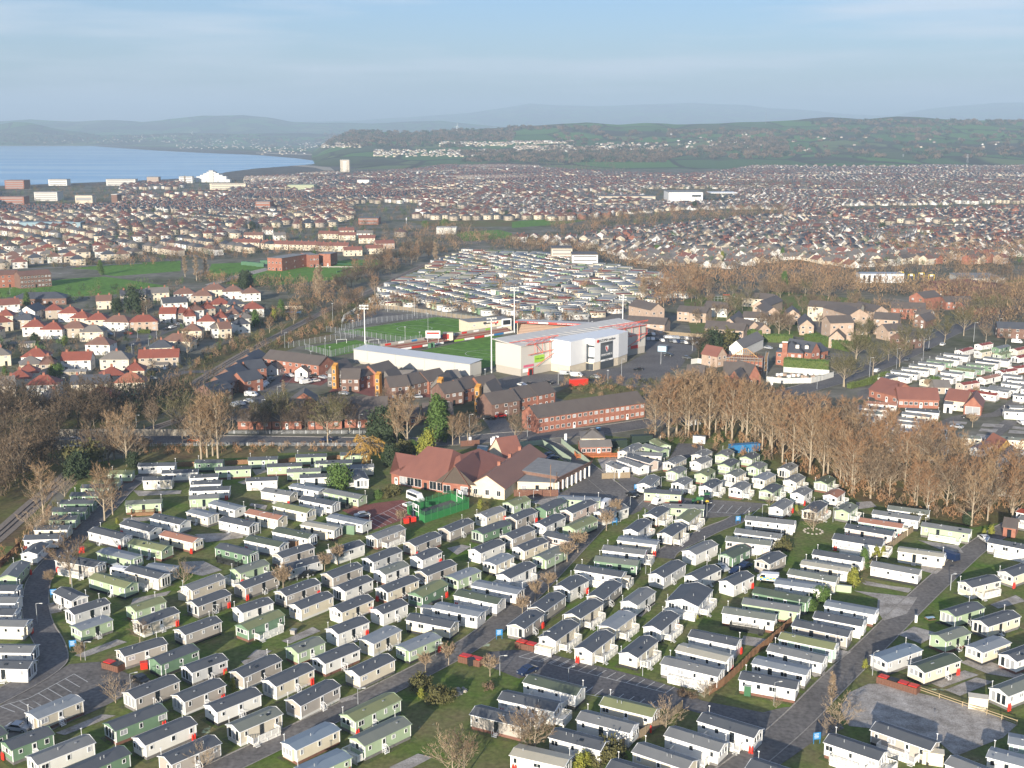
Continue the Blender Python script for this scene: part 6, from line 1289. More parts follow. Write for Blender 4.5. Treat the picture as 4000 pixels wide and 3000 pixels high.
# the rest: one mass
def mass_houses(name, rest, zf=None):
    Vs, Fs, Fm = [], [], []; mats = list({*[WALLM[c] for c in 'wcpkrd'], *TILE.values()}); mi_ = {m: i for i, m in enumerate(mats)}; n = 0; F3 = []; M3 = []; F4 = []; M4 = []
    for j, (x, y, a, sty) in enumerate(rest):
        r = random.Random(j*7+1); wl, rf = r.choice(WALLK[sty]), r.choice(ROOFK[sty]); L, W, h, ri, hip = dict(semi_red=(10.5, 8.5, 5, 2.8, 1), semi_grey=(10.5, 8.5, 5, 2.8, 1), terrace_grey=(6.3, 9, 5.6, 2.6, 0), bung=(10, 8.5, 2.7, 2.8, 0), gable2=(9.5, 8, 5, 2.4, 0), pale=(11, 8, 4.4, 2.4, 0))[sty]
        L *= r.uniform(.85, 1.15); z0 = 0 if zf is None else zf(x, y); ca, sa_ = math.cos(a), math.sin(a); X, Y = L/2, W/2; o_ = .3; hx = X+o_-(Y+o_ if hip else 0); ze = h-.1
        pts = [(-X, -Y, 0), (X, -Y, 0), (X, Y, 0), (-X, Y, 0), (-X, -Y, h), (X, -Y, h), (X, Y, h), (-X, Y, h), (-X-o_, -Y-o_, ze), (X+o_, -Y-o_, ze), (X+o_, Y+o_, ze), (-X-o_, Y+o_, ze), (-hx, 0, h+ri), (hx, 0, h+ri)]
        Vs += [(x+p*ca-q*sa_, y+p*sa_+q*ca, z0+t) for p, q, t in pts]; w_, t_ = mi_[WALLM[wl]], mi_[TILE[rf]]
        F4 += [[n, n+1, n+5, n+4], [n+1, n+2, n+6, n+5], [n+2, n+3, n+7, n+6], [n+3, n, n+4, n+7], [n+8, n+9, n+13, n+12], [n+10, n+11, n+12, n+13]]; M4 += [w_]*4+[t_]*2
        F3 += [[n+9, n+10, n+13], [n+11, n+8, n+12]]; M3 += [t_ if hip else w_]*2; n += 14
        if r.random() < .75:
            cx, cy = r.uniform(-.3, .3)*L, 0; k = [(cx+p, cy+q, h+ri+t) for t in (-.6, .9) for p, q in ((-.4, -.3), (.4, -.3), (.4, .3), (-.4, .3))]
            Vs += [(x+p*ca-q*sa_, y+p*sa_+q*ca, z0+t) for p, q, t in k]; F4 += [[n, n+1, n+5, n+4], [n+1, n+2, n+6, n+5], [n+2, n+3, n+7, n+6], [n+3, n, n+4, n+7], [n+4, n+5, n+6, n+7]]; M4 += [mi_[RBRICK]]*5; n += 8
        if y < 2000:                                              # windows of the mass: recessed-looking dark panes set proud of the wall
            for sy in (-1, 1):
                for zz in ([1.4] if h < 4 else [1.4, 3.9]):
                    for xx in (-L*.25, L*.25):
                        yy = sy*(Y+.03); k = [(xx-.8, yy, zz-.55), (xx+.8, yy, zz-.55), (xx+.8, yy, zz+.55), (xx-.8, yy, zz+.55)]
                        Vs += [(x+p*ca-q*sa_, y+p*sa_+q*ca, z0+t) for p, q, t in k]; F4.append([n, n+1, n+2, n+3]); M4.append(-1); n += 4
    gi = len(mats); mats.append(DGLZ); M4 = [gi if m == -1 else m for m in M4]
    o = ob(name, npmesh(name, np.array(Vs), [np.array(F4), np.array(F3)], mats, M4+M3)); o['kind'] = 'stuff'; return o
mass_houses('town_houses', houses[NIND:])
tag(bpy.data.objects['town_houses'], 'sea of small red and grey roofed houses across the middle distance', 'houses')
# far-off park of caravans beyond the stadium
FPK = [(800, 655), (850, 615), (950, 565), (1010, 545), (1180, 552), (1290, 572), (1440, 598), (1480, 640), (1440, 655), (1280, 690), (1180, 692), (1060, 682), (940, 668), (830, 665)]
Vs, F4, M4 = [], [], []; n = 0; cm = [WHITE, CREAM, SAGE, GREEN, PGREY, ROOFC['l'], ROOFC['c'], ROOFC['m'], ROOFC['r'], ROOFC['o'], DGLZ, ROOFC['b']]
pp = plan('O', FPK); xs = [p[0] for p in pp]; ys = [p[1] for p in pp]; rr_ = random.Random(3)
cen = ((min(xs)+max(xs))/2, (min(ys)+max(ys))/2)
blocks = [(rr_.uniform(min(xs), max(xs)), rr_.uniform(min(ys), max(ys)), R(rr_.choice([-22, -18, -12, 30, 8]))) for _ in range(26)]
for bi, (bx, by, a) in enumerate(blocks):
    ca, sa_ = math.cos(a), math.sin(a)
    for i in range(-12, 13):
        for j in range(-22, 23):
            x = bx+i*12.6*ca-j*6.4*sa_+rr_.uniform(-.5, .5); y = by+i*12.6*sa_+j*6.4*ca+rr_.uniform(-.5, .5)
            if not inpoly(x, y, pp) or min(range(26), key=lambda q: (blocks[q][0]-x)**2+(blocks[q][1]-y)**2) != bi or rr_.random() < .07: continue
            L, W, h = rr_.uniform(8, 11), 3.6, 2.7; w_ = rr_.choice([0, 0, 0, 0, 0, 1, 1, 2, 3, 4]); t_ = rr_.choice([5, 5, 6, 6, 7, 5, 5, 6, 5, 9, 8, 11]); X, Y = L/2, W/2
            pts = [(-X, -Y, 0), (X, -Y, 0), (X, Y, 0), (-X, Y, 0), (-X, -Y, h), (X, -Y, h), (X, Y, h), (-X, Y, h), (-X-.2, 0, h+.6), (X+.2, 0, h+.6), (-X-.2, -Y-.15, h+.02), (X+.2, -Y-.15, h+.02), (X+.2, Y+.15, h+.02), (-X-.2, Y+.15, h+.02)]
            k = [(-X+1+q*(L-2)/3+s*.4, -Y-.02, z_) for q in range(4) for s, z_ in ((-1, 1.4), (1, 1.4), (1, 2.2), (-1, 2.2))]
            Vs += [(x+p*ca-q*sa_, y+p*sa_+q*ca, t) for p, q, t in pts+k]
            F4 += [[n, n+1, n+5, n+4], [n+1, n+2, n+6, n+5], [n+2, n+3, n+7, n+6], [n+3, n, n+4, n+7], [n+10, n+11, n+9, n+8], [n+12, n+13, n+8, n+9], [n+5, n+6, n+9, n+9], [n+7, n+4, n+8, n+8]]+[[n+14+4*q, n+15+4*q, n+16+4*q, n+17+4*q] for q in range(4)]
            M4 += [w_]*4+[t_]*2+[w_]*2+[10]*4; n += len(pts)+16
F_ = np.array(F4); tri = np.array([f[2] == f[3] for f in F4]); mm = np.array(M4)
o = ob('far_caravans', npmesh('far_caravans', np.array(Vs), [F_[~tri], F_[tri][:, :3]], cm, np.concatenate([mm[~tri], mm[tri]]))); o['kind'] = 'stuff'
tag(o, 'packed white and green caravans of the further park beyond the stadium', 'caravans')
sheet('park_ground', plan('O', FPK), ASPH, .03)
# ---------------------------------------------------------------- trees of the town and the hedges, as masses
def twig_mass(name, pts, mats, mi_, n_each, size, label, cat, zf=None, kind='crown', cone=False):
    """each tree: a short trunk blade and a crown of small blades spread through an uneven dome"""
    r = np.random.default_rng(len(pts)); pts = np.array(pts); k = len(pts); n = n_each
    P0 = np.repeat(pts[:, :2], n, 0); hh = np.repeat(pts[:, 2], n)[:, None]; wd = np.repeat(pts[:, 3], n)[:, None]
    d = r.normal(0, 1, (k*n, 3)); d /= np.linalg.norm(d, axis=1, keepdims=True); rad = r.random((k*n, 1))**.45
    lump = 1+.35*np.sin(d[:, :1]*5+P0[:, :1])*np.cos(d[:, 1:2]*4+P0[:, 1:2])
    C_ = np.hstack([P0, np.zeros((k*n, 1))])+d*rad*np.hstack([wd*.5, wd*.5, hh*.46])*lump; C_[:, 2:] += hh*.52
    C_[:, 2] = np.maximum(C_[:, 2], .1)
    if zf is not None: C_[:, 2] += np.repeat(zf(pts[:, 0], pts[:, 1]), n)
    up = r.normal(0, .5, (k*n, 3))+[0, 0, .9 if not cone else .2]; up /= np.linalg.norm(up, axis=1, keepdims=True); s = np.cross(up, r.normal(0, 1, (k*n, 3))); s /= np.linalg.norm(s, axis=1, keepdims=True)+1e-6
    sz = size*r.uniform(.5, 1.3, (k*n, 1))*(hh/9)**.5; wdt = sz*(.16 if not cone else .5)
    Vv = np.stack([C_-up*sz-s*wdt, C_-up*sz+s*wdt, C_+up*sz+s*wdt*.3], 1).reshape(-1, 3)
    Ff = np.arange(k*n*3).reshape(-1, 3); o = ob(name, npmesh(name, Vv, [Ff], mats, np.repeat(np.array(mi_), n))); o['kind'] = 'stuff'; tag(o, label, cat); return o
tp = []; tm = []; TM = [TW['brown'], TW['grey'], TW['rust'], TW['tan'], TW['green'], TW['dark'], TW['olive']]
ru = random.Random(9)
HC = {}
for h in houses: HC.setdefault((int(h[0]//12), int(h[1]//12)), 1)
y = 560
cnt = 0
def belt(poly_o, n, h0, h1, ks, wfac=.8):
    q = plan('O', poly_o)
    for (x, yy) in scatter(q, n, 3.5, n):
        h = ru.uniform(h0, h1)
        if near_rail(x, yy, 7): continue
        tp.append((x, yy, h, h*wfac)); tm.append(ru.choice(ks))
BR = [0, 0, 1, 1, 2, 3]
while cnt < 8000:
    yy = 560*math.exp(ru.random()*math.log(3700/560)); x = ru.uniform(-.46, .46)*yy; u, v = V2P(x, yy)
    if not (-20 < u < 2240) or not inpoly(u, v, TOWN) or in_any(u, v, HOLES[:1]): continue
    h = ru.uniform(3, 9); tp.append((x, yy, h, h*.8)); tm.append(ru.choice([0, 1, 1, 0, 4, 5, 6, 2])); cnt += 1
belt([(1180, 485), (1450, 458), (1700, 452), (1710, 472), (1450, 480), (1330, 505), (1210, 515)], 260, 8, 14, BR)
belt([(860, 500), (1000, 495), (1100, 520), (1240, 530), (1100, 545), (900, 560), (800, 620), (740, 610), (840, 540)], 220, 6, 13, BR+[5])
belt([(1100, 525), (1260, 535), (1400, 575), (1560, 590), (1700, 565), (1700, 580), (1560, 600), (1400, 592), (1260, 560), (1100, 540)], 170, 7, 12, BR)
belt([(1440, 590), (1560, 600), (1700, 575), (1850, 590), (1850, 612), (1700, 625), (1560, 640), (1480, 660), (1400, 690), (1420, 640)], 170, 9, 15, [2, 2, 3, 0])
belt([(1660, 610), (1900, 620), (2212, 615), (2280, 650), (2100, 660), (1900, 640), (1760, 640), (1660, 640)], 260, 9, 14, [0, 1, 3, 3])
belt([(1880, 530), (2230, 540), (2280, 575), (2100, 590), (1980, 560)], 120, 9, 14, [0, 3, 2])
belt([(1750, 590), (1850, 575), (2000, 575), (2250, 590), (2250, 600), (2000, 596), (1850, 596)], 90, 6, 10, BR)
belt([(2080, 640), (2240, 640), (2240, 690), (2120, 720), (2060, 700)], 110, 9, 13, [0, 1, 0, 3])
belt([(1760, 660), (2040, 665), (2040, 700), (1900, 730), (1780, 710)], 60, 7, 11, [0, 1, 3])
belt([(600, 385), (740, 372), (860, 370), (1100, 345), (1300, 350), (1400, 375), (1250, 372), (1000, 362), (860, 380), (640, 392)], 330, 9, 15, [1, 1, 5, 0])
belt([(1560, 372), (1680, 345), (1750, 340), (2230, 350), (2230, 356), (1700, 356), (1560, 385)], 150, 8, 12, [1, 0])
belt([(1240, 425), (1320, 418), (1450, 405), (1620, 395), (1780, 398), (1640, 418), (1400, 425)], 170, 9, 14, [1, 0, 5])
belt([(1560, 400), (1780, 395), (2230, 400), (2230, 425), (1900, 410), (1700, 415)], 220, 8, 13, [1, 0, 5, 0])
belt([(80, 480), (250, 480), (250, 500), (80, 505)], 60, 6, 11, [0, 5, 1]); belt([(240, 500), (560, 465), (560, 478), (260, 512)], 60, 6, 10, [0, 5]); belt([(540, 440), (760, 445), (760, 470), (540, 470)], 60, 10, 16, [3, 0])
belt([(250, 565), (560, 545), (700, 540), (760, 560), (720, 548), (560, 556), (260, 578)], 110, 5, 9, [0, 2, 1, 5])
belt([(430, 600), (560, 610), (720, 615), (760, 640), (700, 660), (560, 625), (430, 612)], 130, 5, 9, [0, 2, 3, 5])
belt([(0, 660), (250, 620), (420, 640), (640, 670), (560, 730), (330, 860), (0, 880)], 230, 1.5, 4.5, [4, 5, 0, 1, 6])
belt([(0, 640), (240, 620), (420, 610), (420, 650), (300, 650), (0, 660)], 40, 4, 8, [0, 5, 4])
belt([(0, 740), (180, 735), (180, 760), (0, 770)], 30, 3, 6, [4, 5, 0]); belt([(0, 880), (130, 880), (480, 830), (480, 880), (330, 905), (0, 910)], 150, 6, 12, [0, 1, 1, 5])
belt([(480, 740), (640, 720), (760, 680), (800, 650), (860, 640), (800, 690), (700, 720), (560, 770), (420, 830), (400, 800)], 200, 2, 6, [2, 0, 6, 3])
belt([(340, 780), (480, 720), (640, 690), (700, 665), (680, 650), (560, 680), (440, 720), (300, 800), (280, 850), (330, 850)], 160, 2, 6, [0, 1, 6, 2])
belt([(0, 1130), (150, 1010), (185, 990), (200, 1010), (130, 1080), (60, 1190), (0, 1230)], 120, 1.5, 4.5, [2, 2, 3, 6]); belt([(-20, 1040), (100, 990), (60, 1030), (-20, 1100)], 40, 2, 6, [0, 1])
belt([(0, 990), (180, 958), (190, 975), (120, 1010), (0, 1080)], 90, 6, 12, [0, 1, 1])
belt([(250, 965), (780, 960), (780, 972), (250, 985)], 520, 1.2, 2.6, [2, 2, 3, 2], 1.3)
belt([(1400, 950), (1560, 930), (1700, 960), (1850, 1000), (2000, 1030), (2200, 1100), (2100, 1140), (1850, 1080), (1700, 1010)], 220, 1.5, 5, [2, 3, 2, 0])
belt([(1220, 815), (1400, 820), (1520, 850), (1500, 870), (1300, 860), (1200, 835)], 120, 1, 3, [6, 3, 6, 2], 1.5)
belt([(560, 660), (900, 655), (1060, 680), (1160, 690), (1160, 697), (900, 668)], 60, 4, 9, BR); belt([(1100, 692), (1200, 690), (1380, 660), (1380, 668), (1220, 700)], 40, 3, 7, [5, 0, 2])
belt([(180, 700), (250, 700), (300, 640), (420, 650), (560, 690), (600, 720), (300, 770), (100, 780)], 90, 2, 4, [4, 5, 6, 0])
belt([(800, 650), (900, 600), (1010, 548), (1440, 598), (1480, 640), (1280, 690), (1060, 682)], 150, 4, 8, [3, 0, 2, 4])
twig_mass('town_trees', tp, TM, tm, 62, .95, 'brown winter trees, scrub and hedgerows scattered through the town', 'trees')
# hedges and woods on the farmland and shore, white villages under the hills
def GTz(u, v):
    """where the sight line through the overview pixel meets the rising land"""
    d = 3600.0
    while d < 20000:
        p = D(u/.553, v/.553, d)
        if terr_z(np.array([p.x]), np.array([p.y]))[0] >= p.z: return p
        d *= 1.012
    return None
zf1 = lambda x, y: float(terr_z(np.array([x]), np.array([y]))[0]); zfa = lambda x, y: terr_z(np.array(x), np.array(y))
vill = []; rv = random.Random(5)
for (u0, u1, v0, v1, n_) in ((660, 780, 309, 320, 110), (810, 1100, 326, 340, 260), (950, 1110, 309, 317, 130), (1106, 1240, 307, 312, 90), (1110, 1290, 317, 330, 210), (1285, 1440, 312, 326, 150), (1460, 1660, 306, 321, 50), (380, 560, 301, 322, 110), (230, 380, 294, 310, 50), (60, 230, 304, 312, 20), (560, 660, 312, 335, 60), (1950, 2212, 296, 320, 10), (1430, 1900, 283, 330, 30)):
    for _ in range(n_):
        p = GTz(rv.uniform(u0, u1), rv.uniform(v0, v1))
        if p is not None: vill.append((p.x, p.y, rv.random()*3, rv.choice(['pale', 'pale', 'semi_grey'])))
mass_houses('village_houses', vill, zf1); tag(bpy.data.objects['village_houses'], 'white villages strung along the foot of the far hills', 'houses')
fw = []; fm = []
for (u0, u1, v0, v1, n_) in ((700, 1110, 282, 306, 500), (560, 1000, 300, 320, 200), (1000, 1450, 330, 352, 330), (1100, 1300, 276, 283, 60), (1440, 1760, 285, 292, 90), (1750, 2230, 262, 273, 150), (1540, 1700, 300, 330, 160), (1780, 2030, 280, 290, 70), (1180, 1700, 322, 345, 200), (1700, 2230, 330, 345, 50), (0, 560, 292, 312, 220), (1200, 2230, 280, 330, 260)):
    for _ in range(n_):
        p = GTz(rv.uniform(u0, u1), rv.uniform(v0, v1))
        if p is not None: h = rv.uniform(9, 15); fw.append((p.x, p.y, h, h*2.2)); fm.append(rv.choice([1, 1, 5, 0]))
twig_mass('far_woods', fw, TM, fm, 60, 4, 'woods and hedge trees on the hills', 'woods', zfa, cone=True)
# trees that stand out in the town, each a thing
for u, v, h, k in ((280, 452, 10, 'darkfir'), (545, 495, 8, 'darkfir'), (400, 330+70, 18, 'poplar'), (1690, 560, 9, 'conifer'), (1230, 470, 9, 'darkfir'), (1500, 425+25, 9, 'darkfir'), (1790, 475, 9, 'darkfir'), (1905, 500, 9, 'darkfir'), (960, 490, 8, 'ball'), (1095, 470, 8, 'darkfir'), (1560, 560, 6, 'golden'), (1420, 545, 6, 'ball'), (680, 560, 7, 'conifer'), (620, 420, 16, 'poplar'), (650, 505, 13, 'poplar'), (700, 470, 13, 'poplar')):
    tree(P('O', u, v), h, k)
# the air: pale haze over everything
hz = bpy.data.materials.new('haze'); hz.use_nodes = True; n_ = hz.node_tree.nodes; l_ = hz.node_tree.links
n_.remove(n_['Principled BSDF']); pv = n_.new('ShaderNodeVolumePrincipled'); pv.inputs['Color'].default_value = (.60, .80, 1.0, 1); pv.inputs['Density'].default_value = HAZE; pv.inputs['Anisotropy'].default_value = 0.0
l_.new(pv.outputs[0], n_['Material Output'].inputs['Volume'])
b = MB(); b.box((0, 14000, 400), (60000, 30000, 804), hz); ho = ob('haze', b); ho['kind'] = 'stuff'; tag(ho, 'pale blue haze thickening towards the far hills', 'haze')
# ---------------------------------------------------------------- vehicles
CM = {}
CARC = dict(white=(.72, .72, .70), black=(.015, .016, .018), blue=(.012, .025, .07), red=(.45, .02, .015), silver=(.38, .40, .42), grey=(.10, .105, .11), orange=(.6, .12, .02), lightblue=(.14, .28, .42))
WH = MB().tube((0, -.11, 0), (0, .11, 0), .32, .32, TYRE, 10).tube((0, -.125, 0), (0, .125, 0), .17, .17, STEEL, 8).mesh('wheel')
LAMPM = mat('lamp_glass', (.6, .6, .55), .2)
def car(p, ang, col, kind='car'):
    k = (col, kind)
    if k not in CM:
        m = mat(f'{col}_car_paint', CARC[col], .28, spec=.6); b = MB(); g = MB()
        if kind == 'car':
            prof_ = [(-2.1, .35), (-2.15, .75), (-1.9, .95), (-1.2, 1.0), (-.6, 1.42), (.8, 1.46), (1.5, 1.05), (2.05, .9), (2.1, .4)]; gl = [(-1.1, 1.0), (-.58, 1.38), (.75, 1.42), (1.4, 1.04)]; W = 1.74
        elif kind == 'van':
            prof_ = [(-2.5, .35), (-2.55, .9), (-2.1, 1.15), (-1.55, 1.95), (2.3, 2.0), (2.4, 1.8), (2.45, .4)]; gl = [(-2.0, 1.15), (-1.55, 1.75), (-.7, 1.78), (-.7, 1.15)]; W = 1.95
        else:
            prof_ = [(-2.9, .35), (-2.95, 1.0), (-2.5, 1.35), (-1.9, 2.5), (2.8, 2.6), (2.95, 2.3), (2.95, .4)]; gl = [(-2.3, 1.4), (-1.85, 2.2), (2.5, 2.25), (2.5, 1.45)]; W = 2.05
        n = len(prof_); m_top = W*.42
        for s in (-1, 1):
            pts = [(x, s*(W/2 if z < 1.1 else W/2-.12*(z-1)), z) for x, z in prof_]; b.poly(pts, m, flip=s > 0)
            g.poly([(x, s*(W/2+.01-.12*max(0, z-1.02)), z) for x, z in gl], GLASS, flip=s > 0)
        for i in range(n-1):
            (x0, z0), (x1, z1) = prof_[i], prof_[i+1]; w0 = W/2 if z0 < 1.1 else W/2-.12*(z0-1); w1 = W/2 if z1 < 1.1 else W/2-.12*(z1-1)
            b.poly([(x0, w0, z0), (x0, -w0, z0), (x1, -w1, z1), (x1, w1, z1)][::-1], m)
        (xa, za), (xb, zb) = gl[0], gl[1]; g.poly([(xa-.04, .72, za+.03), (xa-.04, -.72, za+.03), (xb-.04, -.62, zb+.03), (xb-.04, .62, zb+.03)][::-1], GLASS)
        if kind == 'car': g.poly([(.82, .62, 1.45), (.82, -.62, 1.45), (1.48, -.7, 1.09), (1.48, .7, 1.09)][::-1], GLASS)
        hl = MB().box((0, 0, 0), (.12, .36, .16), LAMPM)
        CM[k] = (b.mesh('body'), g.mesh('windows'), hl.mesh('headlight'), W)
    bm, gm, hm, W = CM[k]; o = root({'car': 'parked_car', 'van': 'parked_van', 'bus': 'minibus'}[kind], (p.x, p.y, .13), ang); o['vehicle'] = 1
    ob('body', bm, o); ob('windows', gm, o); X = 1.3 if kind == 'car' else 1.7
    for sx in (-X, X):
        for sy in (-1, 1): ob('wheel', WH, o, (sx, sy*(W/2-.1), .32))
    for sy in (-1, 1): ob('headlight', hm, o, (-2.08 if kind == 'car' else (-2.5 if kind == 'van' else -2.92), sy*.6, .72))
    return o
cr_ = random.Random(11)
for t, x, y, dx_, dy_, col, kd in (('A', 160, 1340, 100, 10, 'silver', 'car'), ('A', 1215, 925, 120, 70, 'black', 'car'), ('C', 135, 845, -70, 30, 'blue', 'car'), ('G', 655, 1335, -60, 14, 'black', 'car'), ('G', 1640, 1400, 60, 8, 'white', 'car'), ('G', 1548, 740, 80, 30, 'white', 'car'), ('G', 1598, 680, 130, 50, 'white', 'bus'), ('G', 1140, 822, -80, 10, 'silver', 'car'),
        ('F', 1000, 1280, 60, 30, 'white', 'car'), ('H', 1240, 735, -50, 30, 'white', 'van'), ('H', 1485, 645, 60, 20, 'black', 'car'), ('H', 1718, 705, -60, 20, 'white', 'van'), ('E', 1785, 870, 60, 40, 'white', 'car'), ('E', 1400, 1070, -90, -30, 'blue', 'van'), ('I', 880, 1460, 90, 45, 'silver', 'car'), ('I', 1130, 1440, -90, 45, 'blue', 'car'), ('I', 1040, 1495, -90, 45, 'blue', 'car'),
        ('G', 835, 165, -60, 6, 'blue', 'car'), ('F', 640, 165, 60, 2, 'silver', 'car'), ('F', 1270, 168, 60, 2, 'grey', 'car'), ('F', 1680, 170, 60, 2, 'orange', 'car'), ('F', 145, 215, 60, 0, 'silver', 'van'),
        ('H', 760, 300, -60, 10, 'blue', 'car'), ('H', 790, 325, -60, 10, 'blue', 'car'), ('H', 540, 265, 40, 30, 'silver', 'car'), ('H', 2010, 30, 60, -10, 'white', 'van'),
        ('T2', 530, 905, 60, 10, 'white', 'car'), ('T2', 600, 900, 60, 8, 'black', 'car'), ('T2', 760, 885, 60, 8, 'black', 'car'), ('T2', 905, 810, 60, 4, 'silver', 'van'), ('T2', 1000, 825, 60, 4, 'white', 'van'), ('T2', 1165, 838, 60, 4, 'silver', 'car'), ('T2', 1535, 770, 60, -6, 'black', 'car'), ('T2', 1570, 875, 60, 20, 'black', 'car'), ('T2', 1790, 645, 60, 4, 'black', 'car'), ('T2', 1950, 670, 60, 10, 'grey', 'car'), ('T2', 340, 1175, 60, -8, 'red', 'car'), ('T2', 230, 1190, 60, 0, 'black', 'car'),
        ('T1', 290, 825, 50, 10, 'white', 'car'), ('T1', 385, 822, 50, 10, 'black', 'car'), ('T1', 510, 828, 50, 6, 'black', 'car'), ('T1', 430, 885, 60, -10, 'white', 'van'), ('T1', 390, 865, 60, -10, 'white', 'van'), ('T1', 510, 870, 60, -10, 'white', 'car'), ('T1', 760, 980, 60, 6, 'silver', 'car'), ('T1', 1390, 1010, 60, -4, 'silver', 'car'), ('T1', 580, 840, 50, 10, 'silver', 'car'),
        ('K', 1700, 955, 60, 4, 'black', 'car'), ('K', 950, 835, 60, 10, 'silver', 'car'), ('K', 2140, 645, 60, 4, 'white', 'car'), ('K', 1500, 430, 60, 4, 'lightblue', 'van'),
        ('J', 465, 735, -60, 30, 'white', 'car'), ('J', 875, 565, 60, -18, 'black', 'car'), ('J', 1000, 520, 60, -30, 'white', 'car'), ('J', 715, 645, 60, -30, 'grey', 'car'), ('J', 1115, 1190, -60, -10, 'silver', 'car'), ('J', 1205, 1110, -60, -6, 'black', 'car'), ('J', 1150, 915, -60, 10, 'white', 'car'), ('J', 880, 1160, 60, 4, 'grey', 'car'), ('J', 1600, 500, 60, 4, 'white', 'van'), ('J', 1640, 1160, 40, 20, 'white', 'car'), ('J', 1640, 1410, 40, 10, 'silver', 'car'), ('J', 1395, 1395, 40, 10, 'black', 'car'), ('J', 1640, 1310, 50, 4, 'silver', 'car'),
        ('L', 1110, 680, 60, 2, 'red', 'car'), ('L', 940, 685, 60, 4, 'lightblue', 'car'), ('L', 1020, 645, 60, 4, 'black', 'car'), ('L', 1440, 645, 50, -10, 'black', 'car'), ('L', 1490, 625, 50, -10, 'white', 'car'), ('L', 1540, 600, 50, -10, 'silver', 'car'), ('L', 140, 490, 60, 0, 'white', 'van'), ('L', 235, 475, 60, 4, 'lightblue', 'car'), ('L', 1320, 1000, 60, 6, 'lightblue', 'car'), ('L', 1310, 1070, 60, -4, 'white', 'car'), ('L', 2080, 1290, 50, 10, 'silver', 'car'), ('L', 2150, 1270, 50, 10, 'white', 'car'), ('L', 2170, 1215, 60, 2, 'white', 'van')):
    a, b = P(t, x, y), P(t, x+dx_, y+dy_); d = b-a
    c_ = car(a, math.atan2(d.y, d.x)+math.pi, col, kd)
    nm_ = {'car': 'car', 'van': 'van', 'bus': 'high-roofed minibus'}[kd]
    auto(c_, f'{"pale blue" if col == "lightblue" else "dark blue" if col == "blue" else col} parked {nm_}', {'car': 'car', 'van': 'van', 'bus': 'minibus'}[kd], 'vehicles parked and passing')
for (t, x0, y0, x1, y1, n_, fx_, fy_) in (('T2', 1620, 510, 1700, 508, 3, 4, 12), ('T2', 1770, 490, 1870, 495, 4, 20, 14), ('T2', 1910, 500, 2050, 510, 5, 20, 14), ('T2', 1740, 520, 1740, 520, 1, 20, 14), ('T2', 1810, 525, 2040, 548, 8, 20, 14), ('T2', 1600, 470, 1660, 465, 3, 20, 14), ('T2', 750, 365, 880, 358, 6, 20, 10), ('T2', 960, 382, 1070, 388, 6, 20, 8), ('T2', 1110, 392, 1190, 385, 4, 20, 8), ('T1', 30, 930, 130, 850, 7, 40, 14), ('L', 2020, 1300, 2060, 1290, 2, 20, 14)):
    for i in range(n_):
        f = i/max(1, n_-1); a = P(t, x0+(x1-x0)*f, y0+(y1-y0)*f); b = P(t, x0+(x1-x0)*f+fx_, y0+(y1-y0)*f+fy_); d = b-a
        col = cr_.choice(['white', 'black', 'black', 'silver', 'grey', 'blue', 'white']); auto(car(a, math.atan2(d.y, d.x)+math.pi, col), f'{"dark blue" if col == "blue" else col} parked car', 'car', 'vehicles parked and passing')
# police van with blue and yellow squares
pv_ = car(P('I', 1385, 1580), math.atan2(0, -1)+math.pi+R(-14), 'white', 'van'); tag(pv_, 'white police van with blue and yellow squares beside a pale caravan', 'police van')
YELM = mat('police_yellow', (.75, .62, .03), .5); PBLU = mat('police_blue', (.02, .25, .6), .5)
for s in (-1, 1):
    q = MB()
    for i in range(6):
        for j in range(2): q.poly([(-1.9+i*.7, s*.985, .6+j*.3), (-1.2+i*.7, s*.985, .6+j*.3), (-1.2+i*.7, s*.985, .9+j*.3), (-1.9+i*.7, s*.985, .9+j*.3)], YELM if (i+j) % 2 else PBLU, flip=s > 0)
    ob('check_band', q, pv_)
# touring caravan by the white veranda
tc_ = root('touring_caravan', P('F', 1065, 1340), R(-22)); tag(tc_, 'white touring caravan parked beside a veranda', 'touring caravan')
ob('body', MB().box((0, 0, 1.45), (5.4, 2.1, 1.9), WHITE).box((-2.75, 0, 1.3), (.3, 1.9, 1.4), WHITE), tc_); ob('roof', MB().box((0, 0, 2.43), (5.0, 1.9, .12), TRIM).box((.6, 0, 2.5), (.6, .5, .1), GLASS), tc_)
for x in (-1.8, .2, 1.8): ob('window', window_mesh(.9, .6, False), tc_, (x, -1.06, 1.7))
ob('window', window_mesh(1.5, .6, False), tc_, (2.71, 0, 1.7), math.pi/2)
for s in (-1, 1): ob('wheel', WH, tc_, (.2, s*.98, .32))
# green tractor
GRM = mat('tractor_green', (.02, .14, .03), .4); YM = mat('tractor_yellow', (.7, .45, .02), .5)
tr = root('tractor', P('I', 690, 735), R(170)); tag(tr, 'green tractor with yellow wheels on the parking area', 'tractor')
ob('bonnet', MB().box((1.1, 0, 1.35), (1.9, .9, .8), GRM), tr); ob('cab', MB().box((-.7, 0, 1.9), (1.4, 1.5, 1.7), GLASS).box((-.7, 0, 2.85), (1.6, 1.6, .2), GRM).box((-.7, 0, 1.1), (1.5, 1.5, .5), GRM), tr)
ob('front_loader', MB().box((3.0, 0, .6), (.6, 1.9, .6), GRM).tube((1.0, .7, 1.4), (2.9, .7, .6), .09, .09, GRM, 5).tube((1.0, -.7, 1.4), (2.9, -.7, .6), .09, .09, GRM, 5), tr)
for x, r_ in ((-.9, .85), (1.6, .55)):
    for s in (-1, 1): ob('wheel', MB().tube((0, -.22, 0), (0, .22, 0), r_, r_, TYRE, 14).tube((0, -.24, 0), (0, .24, 0), r_*.55, r_*.55, YM, 10), tr, (x, s*.95, r_))
